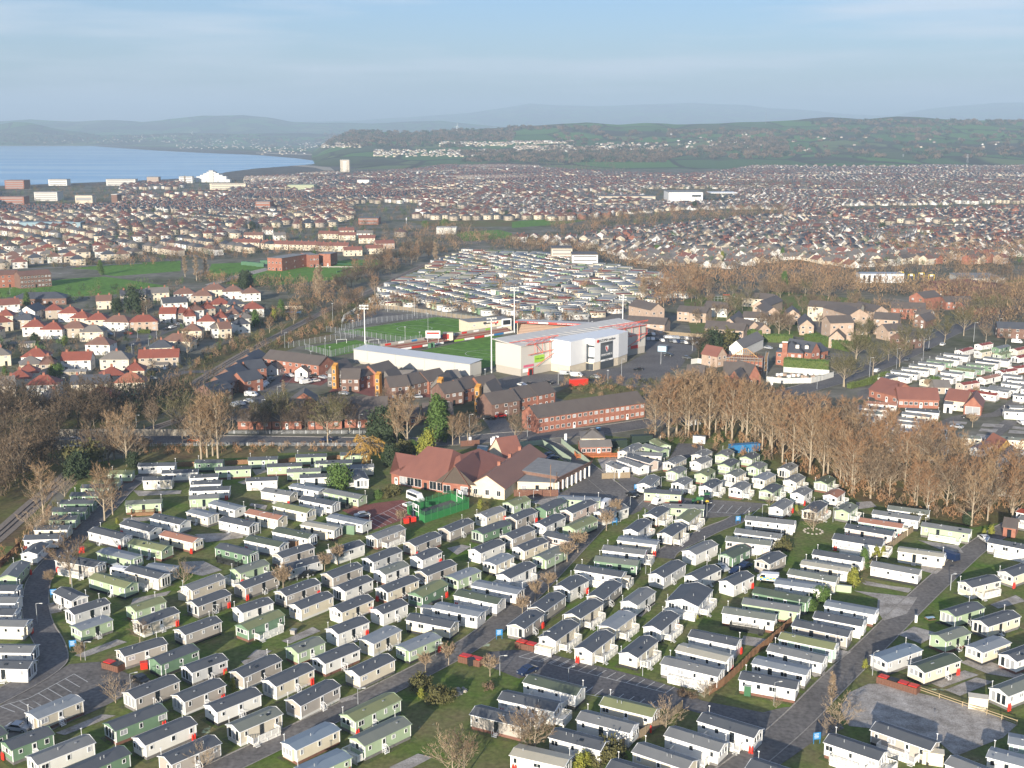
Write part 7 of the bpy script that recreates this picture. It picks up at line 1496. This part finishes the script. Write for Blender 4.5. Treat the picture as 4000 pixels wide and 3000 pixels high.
# containers
def container(p, ang, m, L=6.1, label='', rf=None):
    b = MB().box((0, 0, 1.3), (L, 2.4, 2.5), m)
    for i in range(int(L/.5)): b.box((-L/2+.3+i*.5, -1.22, 1.3), (.2, .06, 2.2), m)
    o = root('shipping_container', p, ang); ob('body', b, o); ob('roof', MB().box((0, 0, 2.58), (L, 2.4, .06), rf or m), o); tag(o, label, 'container'); return o
a_, b_ = P('I', 1020, 185), P('I', 1225, 170); d = b_-a_
container((a_+b_)/2, math.atan2(d.y, d.x), mat('container_blue', (.03, .18, .38), .5), 10, 'bright blue ribbed container open on top behind the caravans')
container(P('T2', 1018, 895), R(22), REDP, 7.5, 'bright red container on the stadium forecourt')
for i, (x, y) in enumerate(((1340, 215), (1560, 175))): container(P('H', x, y), R(10), mat('container_dark', (.015, .03, .02), .6), 7, ('dark green container beside the log cabin office', 'dark green container behind the pale green hut')[i])
# lamp posts
def post(name, t, x, y, ytop, label, cat, head='street', r=.09, m=None, grp=None):
    p = P(t, x, y); a, b, s = TL[t]; vt = b+ytop/s; lo, hi = 0, 60
    for _ in range(30):
        mid = (lo+hi)/2; zc = p.y*CP-(mid-CH)*SP; vv = 1500+(-((mid-CH)*CP+p.y*SP))/zc*FP
        if vv > vt: lo = mid
        else: hi = mid
    h = max(2.5, lo); o = root(name, (p.x, p.y, 0), cr_.uniform(-.6, .6)); ob('pole', MB().tube((0, 0, 0), (0, 0, h), r, r*.6, m or STEEL, 6), o)
    if head == 'street': ob('lamp_head', MB().tube((0, 0, h), (.9, 0, h+.1), .05, .05, STEEL, 5).box((1.1, 0, h+.08), (.6, .22, .12), LAMPM), o)
    elif head == 'flood':
        q = MB(); q.box((0, 0, h-.2), (4.4, .2, .25), STEEL).box((0, 0, h-1.6), (4.4, .2, .25), STEEL)
        ob('gantry', q, o)
        for j in range(2):
            for k in range(4): ob('floodlight', MB().box((0, 0, 0), (.8, .5, .7), LAMPM), o, (-1.8+1.2*k, -.3, h-.1-1.4*j))
    elif head == 'disc': ob('lamp_head', MB().tube((0, 0, h-.2), (0, 0, h), .35, .5, TRIM, 8), o)
    elif head == 'flag': ob('banner_flag', MB().box((.5, 0, h*.62), (.9, .03, h*.7), TRIM), o)
    elif head == 'shield': ob('panel', MB().box((0, 0, h-1.6), (.9, .2, 3.0), TRIM), o)
    if label: tag(o, label, cat, grp)
    else: auto(o, {'street': 'slim grey street lamp', 'flood': 'tall floodlight mast', 'disc': 'disc-topped lamp post', 'flag': 'white flag on a pole', 'shield': 'white pylon post'}.get(head, 'grey pole'), cat, grp)
    return o
for t, x, y, yt in (('A', 325, 418, 238), ('A', 738, 730, 570), ('A', 1130, 980, 845), ('A', 625, 120, -60), ('B', 882, 1110, 975), ('B', 2107, 860, 690), ('B', 1553, 690, 610), ('C', 268, 640, 478), ('C', 1128, 865, 730), ('C', 488, 905, 835), ('Dd', 902, 860, 662), ('Dd', 1577, 125, -10), ('Dd', 50, 1120, 920), ('H', 628, 715, 585), ('H', 1325, 510, 405), ('H', 1463, 780, 640), ('H', 1732, 565, 470), ('H', 2125, 820, 700), ('H', 815, 1300, 1140), ('H', 1597, 1310, 1170), ('F', 545, 1030, 930), ('G', 578, 1370, 1225), ('G', 262, 960, 785), ('G', 1375, 275, 185), ('I', 1320, 880, 750), ('I', 2083, 940, 780), ('E', 148, 660, 510), ('E', 1415, 1400, 1230), ('A', 1842, 345, 250)):
    post('street_lamp', t, x, y, yt, None, 'street lamp', r=.08, grp='street lamps of the park')
for t, x, y, yt in (('J', 405, 790, 615), ('J', 625, 705, 542), ('J', 840, 640, 470), ('J', 887, 540, 392), ('J', 1250, 490, 330), ('J', 1455, 390, 300), ('T2', 575, 1395, 1160), ('T2', 75, 1400, 1150), ('T2', 1388, 815, 668), ('T2', 842, 890, 740), ('T2', 415, 1200, 1075), ('T2', 665, 1300, 1210), ('K', 1552, 1330, 1140), ('T1', 100, 895, 805), ('T1', 188, 1020, 905), ('T1', 55, 1110, 1020), ('T1', 250, 575, 438), ('L', 990, 720, 630), ('L', 1190, 720, 640), ('L', 1355, 720, 585), ('L', 1285, 775, 710), ('L', 1562, 935, 850), ('L', 540, 1120, 1050), ('L', 1143, 870, 760), ('L', 2090, 450, 390), ('T1', 895, 1330, 1150), ('L', 1180, 1480, 1375), ('L', 88, 340, 280), ('L', 1700, 545, 480)):
    post('street_lamp', t, x, y, yt, None, 'street lamp', r=.1, grp='street lamps of the roads')
for t, x, y, yt in (('T1', 943, 570, 205), ('T1', 2035, 790, 315), ('T2', 462, 440, 50), ('T2', 1398, 365, 130)): post('floodlight_mast', t, x, y, yt, None, 'floodlight', 'flood', .28, TRIM, 'four stadium floodlight masts')
for t, x, y, yt in (('T1', 665, 385, 188), ('T1', 600, 650, 487), ('T1', 640, 650, 562), ('T1', 840, 490, 335), ('T1', 885, 385, 283), ('T1', 1290, 545, 390), ('T1', 1487, 430, 275), ('T1', 1415, 500, 435), ('T1', 960, 690, 510), ('T1', 1437, 740, 668), ('T1', 1112, 700, 622), ('T1', 1370, 300, 140), ('T1', 1138, 260, 125), ('T2', 675, 365, 283), ('T2', 1105, 390, 295), ('T2', 1135, 390, 342), ('T2', 210, 830, 758), ('T2', 1728, 715, 570), ('T2', 2000, 600, 485), ('T2', 1270, 880, 765), ('T1', 475, 650, 600), ('T1', 1980, 820, 755), ('T2', 2150, 770, 660)):
    post('pitch_lamp', t, x, y, yt, None, 'lamp post', 'disc', .12, STEEL, 'disc-topped lamp posts round the stadium')
for x, y, yt in ((257, 240, 132), (272, 245, 120), (303, 225, 112)): post('flagpole', 'H', x, y, yt, None, 'flagpole', 'flag', .05, TRIM, 'three white flags by the clubhouse road')
post('pylon_sign', 'H', 905, 185, 95, 'white totem sign at the park entrance', 'sign', 'shield', .1); post('pylon_sign', 'H', 80, 188, 128, 'short white totem sign behind the clubhouse', 'sign', 'shield', .1)
tp_ = post('telecom_mast', 'K', 983, 1500, 1175, 'white-topped telecom mast rising from the bare trees', 'mast', 'shield', .22, TRIM)
for x, y, yt in ((775, 640, 365), (828, 590, 430)): post('utility_pole', 'H', x, y, yt, None, 'utility pole', 'none', .13, DECKT, 'poles by the clubhouse kitchen')
post('telecom_mast', 'U2', 1300, 950, 885, 'grey telecom mast at the edge of the rough field', 'mast', 'shield', .3)
# blue notice boards
for t, x, y, lab in (('A', 465, 190, 'blue notice board by the left park road, farther one'), ('A', 632, 640, 'blue notice board by the left park road junction'), ('B', 2102, 545, 'bright blue notice board on the grass by the long road'), ('H', 1330, 890, 'blue notice board in front of the pollard trees'), ('H', 1517, 595, 'blue notice board beside the pale caravan at the crossroads'), ('I', 1058, 955, 'pale blue notice board beside the curving road'), ('Dd', 420, 1450, 'blue and white notice board by the yard entrance'), ('T2', 1188, 1310, 'blue notice board on the ring road verge')):
    o = root('notice_board', P(t, x, y), R(12)); o.scale = (.8, .8, .85); ob('panel', MB().box((0, 0, 1.7), (1.7, .08, 1.5), BLUEP), o)
    for s in (-.7, .7): ob('leg', MB().box((s, 0, .6), (.1, .1, 1.2), BLUEP), o)
    for j in range(4): ob('text_line', MB().box((-.1, -.05, 2.15-.28*j), (1.1-.2*(j % 2), .02, .07), TRIM), o)
    tag(o, lab, 'notice board')
# bin pens with red lids
BRB = mat('bin_pen_boards', (.12, .055, .035), .85, (.17, .08, .05), 3, 1)
def pen(t, x0, y0, x1, y1, n_, label, cols):
    a, b = P(t, x0, y0), P(t, x1, y1); d = b-a; L = d.length; o = root('bin_pen', a, math.atan2(d.y, d.x)); W = 2.0
    for (c, s) in (((L/2, -.02, .65), (L, .08, 1.3)), ((0, W/2, .65), (.08, W, 1.3)), ((L, W/2, .65), (.08, W, 1.3))):
        k = int(max(s[0], s[1])/.5)
        for j in range(k): ob('board', MB().box((c[0]+(-s[0]/2+s[0]*(j+.5)/k if s[0] > s[1] else 0), c[1]+(-s[1]/2+s[1]*(j+.5)/k if s[1] > s[0] else 0), .65), (s[0]/k-.03 if s[0] > s[1] else .08, s[1]/k-.03 if s[1] > s[0] else .08, 1.3), BRB), o)
    tag(o, label, 'bin pen')
    for j in range(n_):
        x = L*(j+.5)/n_; p = a+d.normalized()*x+Vector((-d.y, d.x, 0)).normalized()*W/2
        q = root('wheeled_bin', p, o.rotation_euler.z); ob('body', MB().box((0, 0, .6), (L/n_-.35, 1.3, 1.2), DARKM), q); ob('lid', MB().box((0, 0, 1.3), (L/n_-.25, 1.45, .14), REDP if cols[j] == 'r' else DARKM), q)
        auto(q, f'{"red" if cols[j] == "r" else "black"}-lidded wheeled bin', 'bin', 'bins in the wooden pens')
pen('A', 880, 800, 1020, 840, 2, 'low brown wooden bin pen at the lower left car park', 'rb'); pen('C', 25, 620, 185, 660, 2, 'brown wooden bin pen at the corner of the long car park', 'rr'); pen('Dd', 935, 925, 1280, 1030, 4, 'long brown wooden bin pen at the top of the gravel yard', 'rbrr'); pen('B', 1745, 745, 1930, 790, 2, 'bin pen in shade by the long car park', 'rr')
for t, x, y in (('A', 1245, 800), ('F', 705, 1125), ('B', 1860, 770), ('G', 1540, 850), ('G', 1580, 860), ('G', 1520, 870)):
    q = root('wheeled_bin', P(t, x, y), R(20)); m_ = DARKM if t == 'B' else REDP; ob('body', MB().box((0, 0, .65), (1.3, 1.1, 1.2), m_), q); ob('lid', MB().box((0, 0, 1.32), (1.4, 1.2, .14), m_), q); auto(q, 'dark green wheeled bin' if t == 'B' else 'bright red wheeled bin', 'bin')
# fenced green ball court
A_, B_, C_ = P('G', 1680, 870), P('G', 2060, 745), P('G', 1530, 790)
d1 = (B_-A_); d2 = (C_-A_); L1, L2_ = d1.length, d2.length; n1, n2 = d1.normalized(), d2.normalized(); CG = mat('court_green_mesh', (.025, .14, .045), .6); CGB = mat('court_green_board', (.035, .20, .06), .5)
mg = root('ball_court', A_, 0); tag(mg, 'bright green fenced ball court with white goals', 'ball court')
def rel(p, z=0): q = p-A_; return (q.x, q.y, z)
ob('court_surface', MB().poly([rel(A_, .06), rel(B_, .06), rel(B_+d2, .06), rel(C_, .06)], ASPHD), mg)
crn = [A_, B_, B_+d2, C_, A_]
for i in range(4):
    a, b = crn[i], crn[i+1]; k = max(3, int((b-a).length/2.2))
    for j in range(k):
        p, q = a.lerp(b, j/k), a.lerp(b, (j+1)/k); e = (q-p)*.04
        if i == 3 and j in (1, ) : continue
        f = MB(); rz = math.atan2((q-p).y, (q-p).x); m_ = (p+q)/2; f.box(rel(m_, 1.0), ((q-p).length*.94, .08, 2.0), CGB, rz)
        for s in range(8): pp_ = p.lerp(q, (s+.5)/8); f.box(rel(pp_, 2.25), (.05, .05, 1.5), CG, rz)
        for z_ in (1.8, 2.1, 2.4, 2.7, 3.0): f.box(rel(m_, z_), ((q-p).length, .05, .04), CG, rz)
        ob('fence_panel', f, mg); ob('post', MB().box(rel(p, 1.6), (.14, .14, 3.2), CG), mg)
for p in (A_+d2*.5, B_+d2*.5):
    g_ = MB(); w2 = n2*1.5; g_.tube(rel(p-w2, 0), rel(p-w2, 4), .09, .09, TRIM).tube(rel(p+w2, 0), rel(p+w2, 4), .09, .09, TRIM).tube(rel(p-w2, 2.1), rel(p+w2, 2.1), .09, .09, TRIM).tube(rel(p-w2, 3.9), rel(p+w2, 3.9), .07, .07, TRIM).box(rel(p, 3.4), (1.2, .1, .9), TRIM, math.atan2(n2.y, n2.x)); ob('goal', g_, mg)
# timber and paling fences: boards and posts
def fence(t, pts, h, m, label, step=1.9, boards=6, gap=.04, rail=False, name='fence', post_m=None, grp=None, cat='fence'):
    q = [P(t, *p) for p in pts]; o = root(name, q[0], 0); n = 0
    for a, b in zip(q, q[1:]):
        d = b-a; k = max(1, int(d.length/step)); rz = math.atan2(d.y, d.x)
        for j in range(k+1):
            p = a+d*j/k-q[0]; ob('post', MB().box((0, 0, h/2), (.14, .14, h+.1), post_m or m), o, (p.x, p.y, 0), rz)
        for j in range(k):
            p = a+d*(j+.5)/k-q[0]; w_ = d.length/k
            if rail:
                for z_ in (.45, .9): ob('rail', MB().box((0, 0, 0), (w_, .08, .12), m), o, (p.x, p.y, z_), rz)
            else:
                key = ('fp', round(w_, 1), h, m.name, boards)
                if key not in CM:
                    f = MB()
                    for s in range(boards): f.box((-w_/2+w_*(s+.5)/boards, 0, h/2+.02*(s % 2)), (w_/boards-gap, .05, h-.1), m)
                    CM[key] = f.mesh('panel')
                ob('panel', CM[key], o, (p.x, p.y, 0), rz)
    if label: tag(o, label, cat, grp)
    return o
FOR = mat('orange_brown_fence', (.22, .11, .055), .85, (.30, .17, .09), 1.2, 1); FGY = mat('weathered_fence', (.25, .19, .12), .9, (.33, .26, .17), 1.2, 1)
fence('C', [(1705, 1030), (1830, 950), (1960, 830), (2080, 700), (2212, 600)], 1.7, FOR, 'orange-brown board fence running up behind the white caravans')
fence('Dd', [(0, 600), (200, 420)], 1.7, FOR, 'short dark stretch of board fence beyond the caravans')
fence('C', [(930, 1500), (1080, 1420), (1300, 1290), (1470, 1150)], 1.7, FGY, 'weathered board fence between the bottom caravans')
fence('E', [(250, 1290), (420, 1210), (560, 1140), (700, 1000), (860, 880), (1010, 770)], 1.7, FGY, 'pale weathered fence behind the row of long caravans')
fence('F', [(1520, 385), (1700, 380)], 1.5, FOR, 'left stretch of brown fence behind the top row'); fence('F', [(1930, 372), (2150, 360)], 1.5, FOR, 'second stretch of brown fence behind the top row'); fence('G', [(415, 360), (560, 340)], 1.5, FOR, 'third stretch of brown fence behind the top row'); fence('G', [(830, 330), (950, 320)], 1.5, FOR, 'right stretch of brown fence behind the top row')
fence('Dd', [(1310, 1000), (1480, 1060), (1680, 1130), (1890, 1200), (2150, 1290)], 1.0, mat('rail_timber', (.38, .30, .18), .9), 'low post and rail fence along the gravel yard', step=2.6, rail=True)
fence('H', [(1220, 490), (1460, 480)], 1.8, FGY, 'brown fence behind the small round lawn'); fence('H', [(460, 640), (840, 640)], 2.0, FEN, 'dark brown fence round the kitchen yard'); fence('H', [(0, 210), (160, 200)], 2, FEN, 'dark hedge-like fence behind the clubhouse')
PGF = mat('pale_green_wall', (.33, .40, .30), .8, (.28, .34, .26), 1, 1)
fence('H', [(480, 215), (600, 205), (705, 195), (800, 250), (950, 350)], 1.8, PGF, 'left pale green panel wall of the park entrance', post_m=PGF, cat='wall'); fence('H', [(870, 185), (960, 260), (1060, 330), (1120, 385)], 1.8, PGF, 'right pale green panel wall of the park entrance', post_m=PGF, cat='wall')
fence('F', [(0, 1260), (60, 1200), (130, 1130), (190, 1070)], 1.8, FEN, 'dark board fence beside the railway at far left')
fence('O', [(790, 937), (480, 937), (190, 940)], 1.2, STEEL, 'long paling fence on the far side of the ring road', step=4, boards=10, gap=.3); fence('O', [(270, 965), (480, 963), (780, 964)], 1.2, STEEL, 'long paling fence on the near side of the ring road', step=4, boards=10, gap=.3)
for pts, l_ in (([(610, 432), (1290, 530), (1430, 510)], 'tall mesh fence in front of the training pitch'), ([(740, 420), (1000, 360), (1560, 300), (1990, 345)], 'tall mesh fence behind the training pitch'), ([(280, 575), (600, 520), (900, 470)], 'mesh fence behind the small pitch'), ([(430, 590), (650, 650), (840, 600), (1130, 560)], 'mesh fence before the small pitch'), ([(740, 385), (760, 330), (930, 230), (1550, 290)], 'mesh fence round the grey hard court')):
    fence('T1', pts, 3, STEEL, l_, step=3.2, boards=5, gap=.58)
fence('T2', [(700, 355), (1060, 300), (1480, 230)], 2, STEEL, 'long grey paling fence behind the rear car park', step=3.2, boards=8, gap=.2); fence('T2', [(1650, 440), (1760, 460), (2100, 490)], 2, FGY, 'pale board fence behind the stadium car park', step=3)
fence('T1', [(960, 225), (1300, 250), (1700, 310), (1980, 345)], 2.2, FGY, 'long board fence between pitches and further caravan park', step=3)
HOARD = mat('white_hoarding', (.55, .55, .52), .7)
fence('K', [(930, 1240), (1150, 1262), (1480, 1255), (1620, 1220), (1755, 1180)], 2.4, HOARD, 'curved white site hoarding beside the main road', step=2.4); fence('K', [(1140, 1120), (1700, 1160)], 2.4, HOARD, 'rear white site hoarding below the hedge', step=2.4); fence('K', [(0, 1020), (80, 1010), (250, 1030)], 2.4, HOARD, 'white hoarding with red signs at the building site', step=2.4)
for i in range(16):
    p = P('K', 1060+i*34+cr_.uniform(-12, 12), 1190+cr_.uniform(-40, 10)); o = ob('brick_pallet', MB().box((0, 0, .5), (1.3, 1.1, 1.0), WALLM['k'] if i % 2 else TRIM), None, p, cr_.random()); auto(o, 'wrapped pallet of bricks on the building site', 'pallet', 'pallets of bricks on the building site')
# hedges as solid leafy bodies
def hedge(t, pts, wd, h, label, m=0, seed=1):
    q = [P(t, *p) for p in pts]; r = np.random.default_rng(seed); V = []; L = sum((b-a).length for a, b in zip(q, q[1:])); n = int(L*120)
    for a, b in zip(q, q[1:]):
        d = b-a; k = int(n*d.length/L); nn = np.array([-d.y, d.x, 0])/max(d.length, .01)
        t_ = r.random((k, 1)); s = r.uniform(-1, 1, (k, 1)); zz = r.random((k, 1)); f = r.integers(0, 3, (k, 1)); s = np.where(f == 0, -1.0, s); zz = np.where(f == 1, 1.0, zz)
        V.append(np.array(a)+t_*np.array(d)+s*nn*wd/2+np.hstack([np.zeros((k, 2)), zz*h])+r.normal(0, .12, (k, 3)))
    C_ = np.vstack(V); k = len(C_); a_ = r.normal(0, .22, (k, 3)); b_ = r.normal(0, .22, (k, 3)); Vv = np.stack([C_-a_, C_+b_, C_+a_], 1).reshape(-1, 3)
    o = root('hedge', (0, 0, 0)); core = MB()
    for a, b in zip(q, q[1:]): core.box(((a+b)/2).xy[:]+(h/2-.05,), ((b-a).length, wd-.2, h-.15), HEDGE, math.atan2((b-a).y, (b-a).x))
    ob('foliage', npmesh('foliage', Vv, [np.arange(k*3).reshape(-1, 3)], [(HEDGE, TW['green'])[m]]), o); ob('stems', core, o); tag(o, label, 'hedge')
hedge('K', [(1145, 1060), (1700, 1100)], 4, 4.2, 'tall clipped green hedge below the mansion', 1, 1); hedge('K', [(1440, 740), (1980, 860)], 5, 4, 'long green hedge behind the mansion', 1, 2); hedge('K', [(480, 740), (700, 690), (860, 690)], 4, 4, 'green hedge behind the pale-gabled barn', 1, 3)
hedge('K', [(880, 740), (1250, 750)], 4, 3.5, 'green hedge left of the mansion', 1, 4); hedge('J', [(240, 865), (380, 835), (550, 765)], 2.2, 1.8, 'low yellow-green hedge along the main road', 0, 5); hedge('L', [(1190, 665), (1300, 668)], 1.6, 1.6, 'clipped olive hedge at the street corner', 0, 6)
hedge('I', [(1470, 1190), (1620, 1215)], 2.6, 1.4, 'low olive hedge beside the black deck', 0, 7); hedge('Dd', [(320, 290), (420, 150)], 1.6, 1.6, 'short hedge between the long caravans', 1, 8)
# boulders by the shrub bed and round the ringed tree
def rock(p, s): 
    r = cr_; b = MB(); k = [(r.uniform(.8, 1.1)*x, r.uniform(.8, 1.1)*y_, r.uniform(.8, 1.1)*z_) for x, y_, z_ in ((1, 0, 0), (.5, .87, 0), (-.5, .87, 0), (-1, 0, 0), (-.5, -.87, 0), (.5, -.87, 0), (.6, .3, .6), (-.1, .6, .65), (-.6, 0, .6), (-.1, -.6, .6), (.5, -.4, .6), (0, 0, .85))]
    b.v = [(x*s, y_*s, z_*s) for x, y_, z_ in k]; b.ms = [mat('pale_rock', (.30, .27, .22), .9, (.4, .37, .31), 2, 1)]
    b.f = [[0, 1, 6], [1, 7, 6], [1, 2, 7], [2, 8, 7], [2, 3, 8], [3, 4, 8], [4, 9, 8], [4, 5, 9], [5, 10, 9], [5, 0, 10], [0, 6, 10], [6, 7, 11], [7, 8, 11], [8, 9, 11], [9, 10, 11], [10, 6, 11]]; b.m = [0]*16
    return ob('boulder', b, None, (p.x, p.y, 0), cr_.random()*6)
for x, y in ((1760, 1020), (1800, 1000), (1790, 970), (1745, 985), (1720, 1010), (1690, 1030), (1810, 985), (1735, 1030)): auto(rock(P('B', x, y), cr_.uniform(.4, .8)), 'pale boulder beside the olive-brown bushes', 'boulder', 'boulders of the rocky shrub bed')
pc_ = P('I', 1872, 1040)
for i in range(13): a = i*2*math.pi/13; auto(rock(pc_+Vector((math.cos(a)*2.3, math.sin(a)*2.3, 0)), .42), 'stone of the ring round the small bare tree', 'stone', 'ring of stones round the small bare tree')
# sheds, service boxes and picnic tables
for t, x, y, w_, d_, h_, m_, lab in (('C', 980, 85, 2, 1.6, 2.1, CREAM, 'cream garden shed at the end of the white-decked caravan'), ('G', 1035, 960, 3, 1.6, 2.4, GREEN, 'dark green locker with grey top'), ('G', 555, 1080, 2.2, 1.8, 2.0, FOR, 'orange-brown shed between two caravans'), ('B', 1490, 340, 3.0, 1.6, 1.9, PGREY, 'grey box behind the pale-roofed caravan'), ('E', 820+80, 800, 2.4, 1.6, 1.9, CREAM, 'cream locker at the end of the blue-green caravan'), ('E', 795, 870, 1.8, 1.2, 1.6, WHITE, 'white locker at the end of the blush caravan'),
        ('Dd', 1810, 1140, 3.2, 1.8, 2.2, CREAM, 'cream shed beside the brown fence pen'), ('Dd', 1420, 1620, 3.2, 1.6, 2.2, CREAM, 'cream locker built against the taupe caravan end'), ('G', 820, 1010, 2.4, 1.6, 1.9, CREAM, 'cream locker against the cream caravan'), ('F', 1600, 1530, 2.4, 1.6, 1.9, CREAM, 'cream locker at the caravan end, left block'), ('Dd', 655, 140, 3.2, .3, 1.6, SAGE, 'pale green screen panel by the gravel pitches'), ('Dd', 1278, 400, .5, .5, 1.6, TRIM, 'white service post on the grass'), ('B', 325, 500, 1, 1, .9, CONC, 'concrete stub on an empty pitch'), ('C', 2035, 1030, 1.2, 1.0, 2.0, GT_, 'green utility cabinet in a small planted bed'), ('H', 190, 275, 3.2, 1.6, 2.6, mat('pale_blue_box', (.35, .5, .62), .5), 'pale blue and white box van body behind the clubhouse'), ('T2', 1745, 600, 4, 4, 2.6, mat('pale_blue_box', (0, 0, 0)), 'pale blue canopy on the stadium forecourt'), ('I', 640, 85, 4, 1.5, 2.4, TRIM, 'white stair frame stored in the service yard')):
    o = root({'T2': 'canopy'}.get(t, 'storage_box'), P(t, x, y), R(-18)); ob('body', MB().box((0, 0, h_/2), (w_, d_, h_), m_), o); ob('lid', MB().box((0, 0, h_+.05), (w_+.2, d_+.2, .1), ROOFC['l'] if m_ is not CREAM else CREAM), o); tag(o, lab, 'box')
for t, x, y in (('Dd', 1400, 385), ('F', 2180+20, 590), ('I', 1610, 820)):
    o = root('picnic_table', P(t, x, y), R(15)); ob('tabletop', MB().box((0, 0, .75), (1.8, .8, .06), mat('pale_blue_box', (0, 0, 0)) if t == 'Dd' else DECKT), o)
    for s in (-1, 1): ob('bench', MB().box((0, s*.75, .45), (1.8, .28, .05), DECKT), o); ob('leg', MB().box((s*.7, 0, .37), (.1, 1.5, .08), DECKT).box((s*.7, 0, .5), (.1, .1, .5), DECKT), o)
    auto(o, 'picnic table standing on the grass', 'picnic table')
# stone bridge carrying the road over the railway
STN = mat('bridge_stone', (.28, .25, .20), .9, (.20, .18, .145), .8, 1)
A_, B_ = P('F', 540, 235), P('F', 760, 235); d = B_-A_; bo = root('railway_bridge', A_, math.atan2(d.y, d.x)); tag(bo, 'low stone railway bridge with parapets and a dark opening', 'bridge'); L = d.length
ob('near_parapet', MB().box((L/2, 0, 2.4), (L+22, .6, 2.0), STN).box((L/2, -.1, 1.3), (L, .7, .35), TRIM), bo); ob('opening', MB().box((L/2, .6, .6), (L, .5, 1.3), DARKM), bo)
ob('far_parapet', MB().box((L/2+16, 14, 2.2), (L+44, .6, 2.2), STN).box((L/2+10, 14, 3.4), (3, .8, 2.6), STN), bo)
for s in (-1, 1): ob('abutment', MB().box((L/2+s*(L/2+1), 0, 1), (2, 1.2, 2.2), STN), bo)
# wind turbines, pylons, hill mast
def turbine(p, h, ph):
    o = root('wind_turbine', p, R(20)); ob('tower', MB().tube((0, 0, -5), (0, 0, h), 1.5, .9, TRIM, 8), o); ob('nacelle', MB().box((0, 0, h+1), (2, 4, 2), TRIM), o)
    for k in range(3): a = ph+k*2*math.pi/3; ob('blade', MB().tube((0, -4.2, h+1), (math.sin(a)*h*.62, -4.2, h+1+math.cos(a)*h*.62), 1.0, .3, TRIM, 5), o)
    return o
for u, v, h, ph, lab in ((987, 283, 24, .3, 'larger white wind turbine on the wooded hill left of centre'), (1471, 264, 15, 0, 'small white wind turbine on the skyline right of centre'), (415, 293, 26, .6, 'tiny wind turbine among the fields beyond the bay')):
    p = GTz(u, v)
    if p is not None: tag(turbine(p, h, ph), lab, 'wind turbine')
for u, v, h in ((2089, 356, 34), (2127, 348, 36), (2180, 343, 38), (1950, 352, 30)):
    p = G(u/.553, v/.553); o = root('pylon', p, .3); b = MB()
    for sx in (-1, 1):
        for sy in (-1, 1): b.tube((sx*3, sy*3, 0), (sx*.6, sy*.6, h), .35, .25, STEEL, 4)
    ob('tower', b, o)
    for k in range(3): ob('cross_arm', MB().box((0, 0, h*(.68+.13*k)), (11-2*k, .7, .7), STEEL), o)
    auto(o, 'lattice electricity pylon on the farmland edge', 'pylon', 'pylons along the farmland edge')
p = GTz(1654, 270)
if p is not None:
    o = root('radio_mast', p, 0); ob('mast', MB().tube((0, 0, 0), (0, 0, 75), .6, .35, STEEL, 5), o); tag(o, 'tall thin white radio mast on the hill skyline', 'mast')
# bright pool, goals, play cage
o = ob('swimming_pool', MB().box((0, 0, .25), (12, 5, .5), BLUEP), None, P('T1', 305, 268), R(10)); tag(o, 'bright blue garden pool behind a pale wall near the railway', 'pool')
o = ob('garden_wall', MB().box((0, 0, 1), (16, .3, 2), CRENDER), None, P('T1', 300, 240), R(8)); tag(o, 'pale garden wall behind the bright blue pool', 'wall')
for x, y in ((740, 535), (1018, 538)):
    o = root('small_goal', P('T1', x, y), R(25)); ob('frame', MB().tube((-2.5, 0, 0), (-2.5, 0, 2), .08, .08, TRIM).tube((2.5, 0, 0), (2.5, 0, 2), .08, .08, TRIM).tube((-2.5, 0, 2), (2.5, 0, 2), .08, .08, TRIM), o); auto(o, 'small white football goal beside the fence', 'goal')
for i, (u, v) in enumerate(((1930, 604), (1945, 600), (1968, 605), (1990, 602), (2012, 606))):
    o = root('yellow_goal', G(u*1.808, v*1.808), 0); YL = mat('yellow_paint', (.7, .5, .03), .5); ob('frame', MB().tube((-2, 0, 0), (-2, 0, 4), .25, .25, YL).tube((2, 0, 0), (2, 0, 4), .25, .25, YL).tube((-2, 0, 4), (2, 0, 4), .25, .25, YL).box((0, 0, 3.6), (2, .2, 1.5), TRIM), o); auto(o, 'yellow goal of the school ball court', 'goal', 'yellow goals of the school ball court')
o = root('play_cage', P('K', 410, 240), 0); b = MB()
for k in range(9): b.box((-8+2*k, 0, 1.5), (.15, .15, 3), STEEL)
b.box((0, 0, 3), (16, .12, .12), STEEL).box((0, 0, 1.5), (16, .1, .1), STEEL); ob('fence', b, o); ob('arch', MB().box((1, -.2, 3.8), (4, .3, .5), REDP).box((1, -.2, 2), (3.6, .2, .2), TRIM), o); tag(o, 'grey play cage with red arch on a small green', 'play cage')
finish_labels()
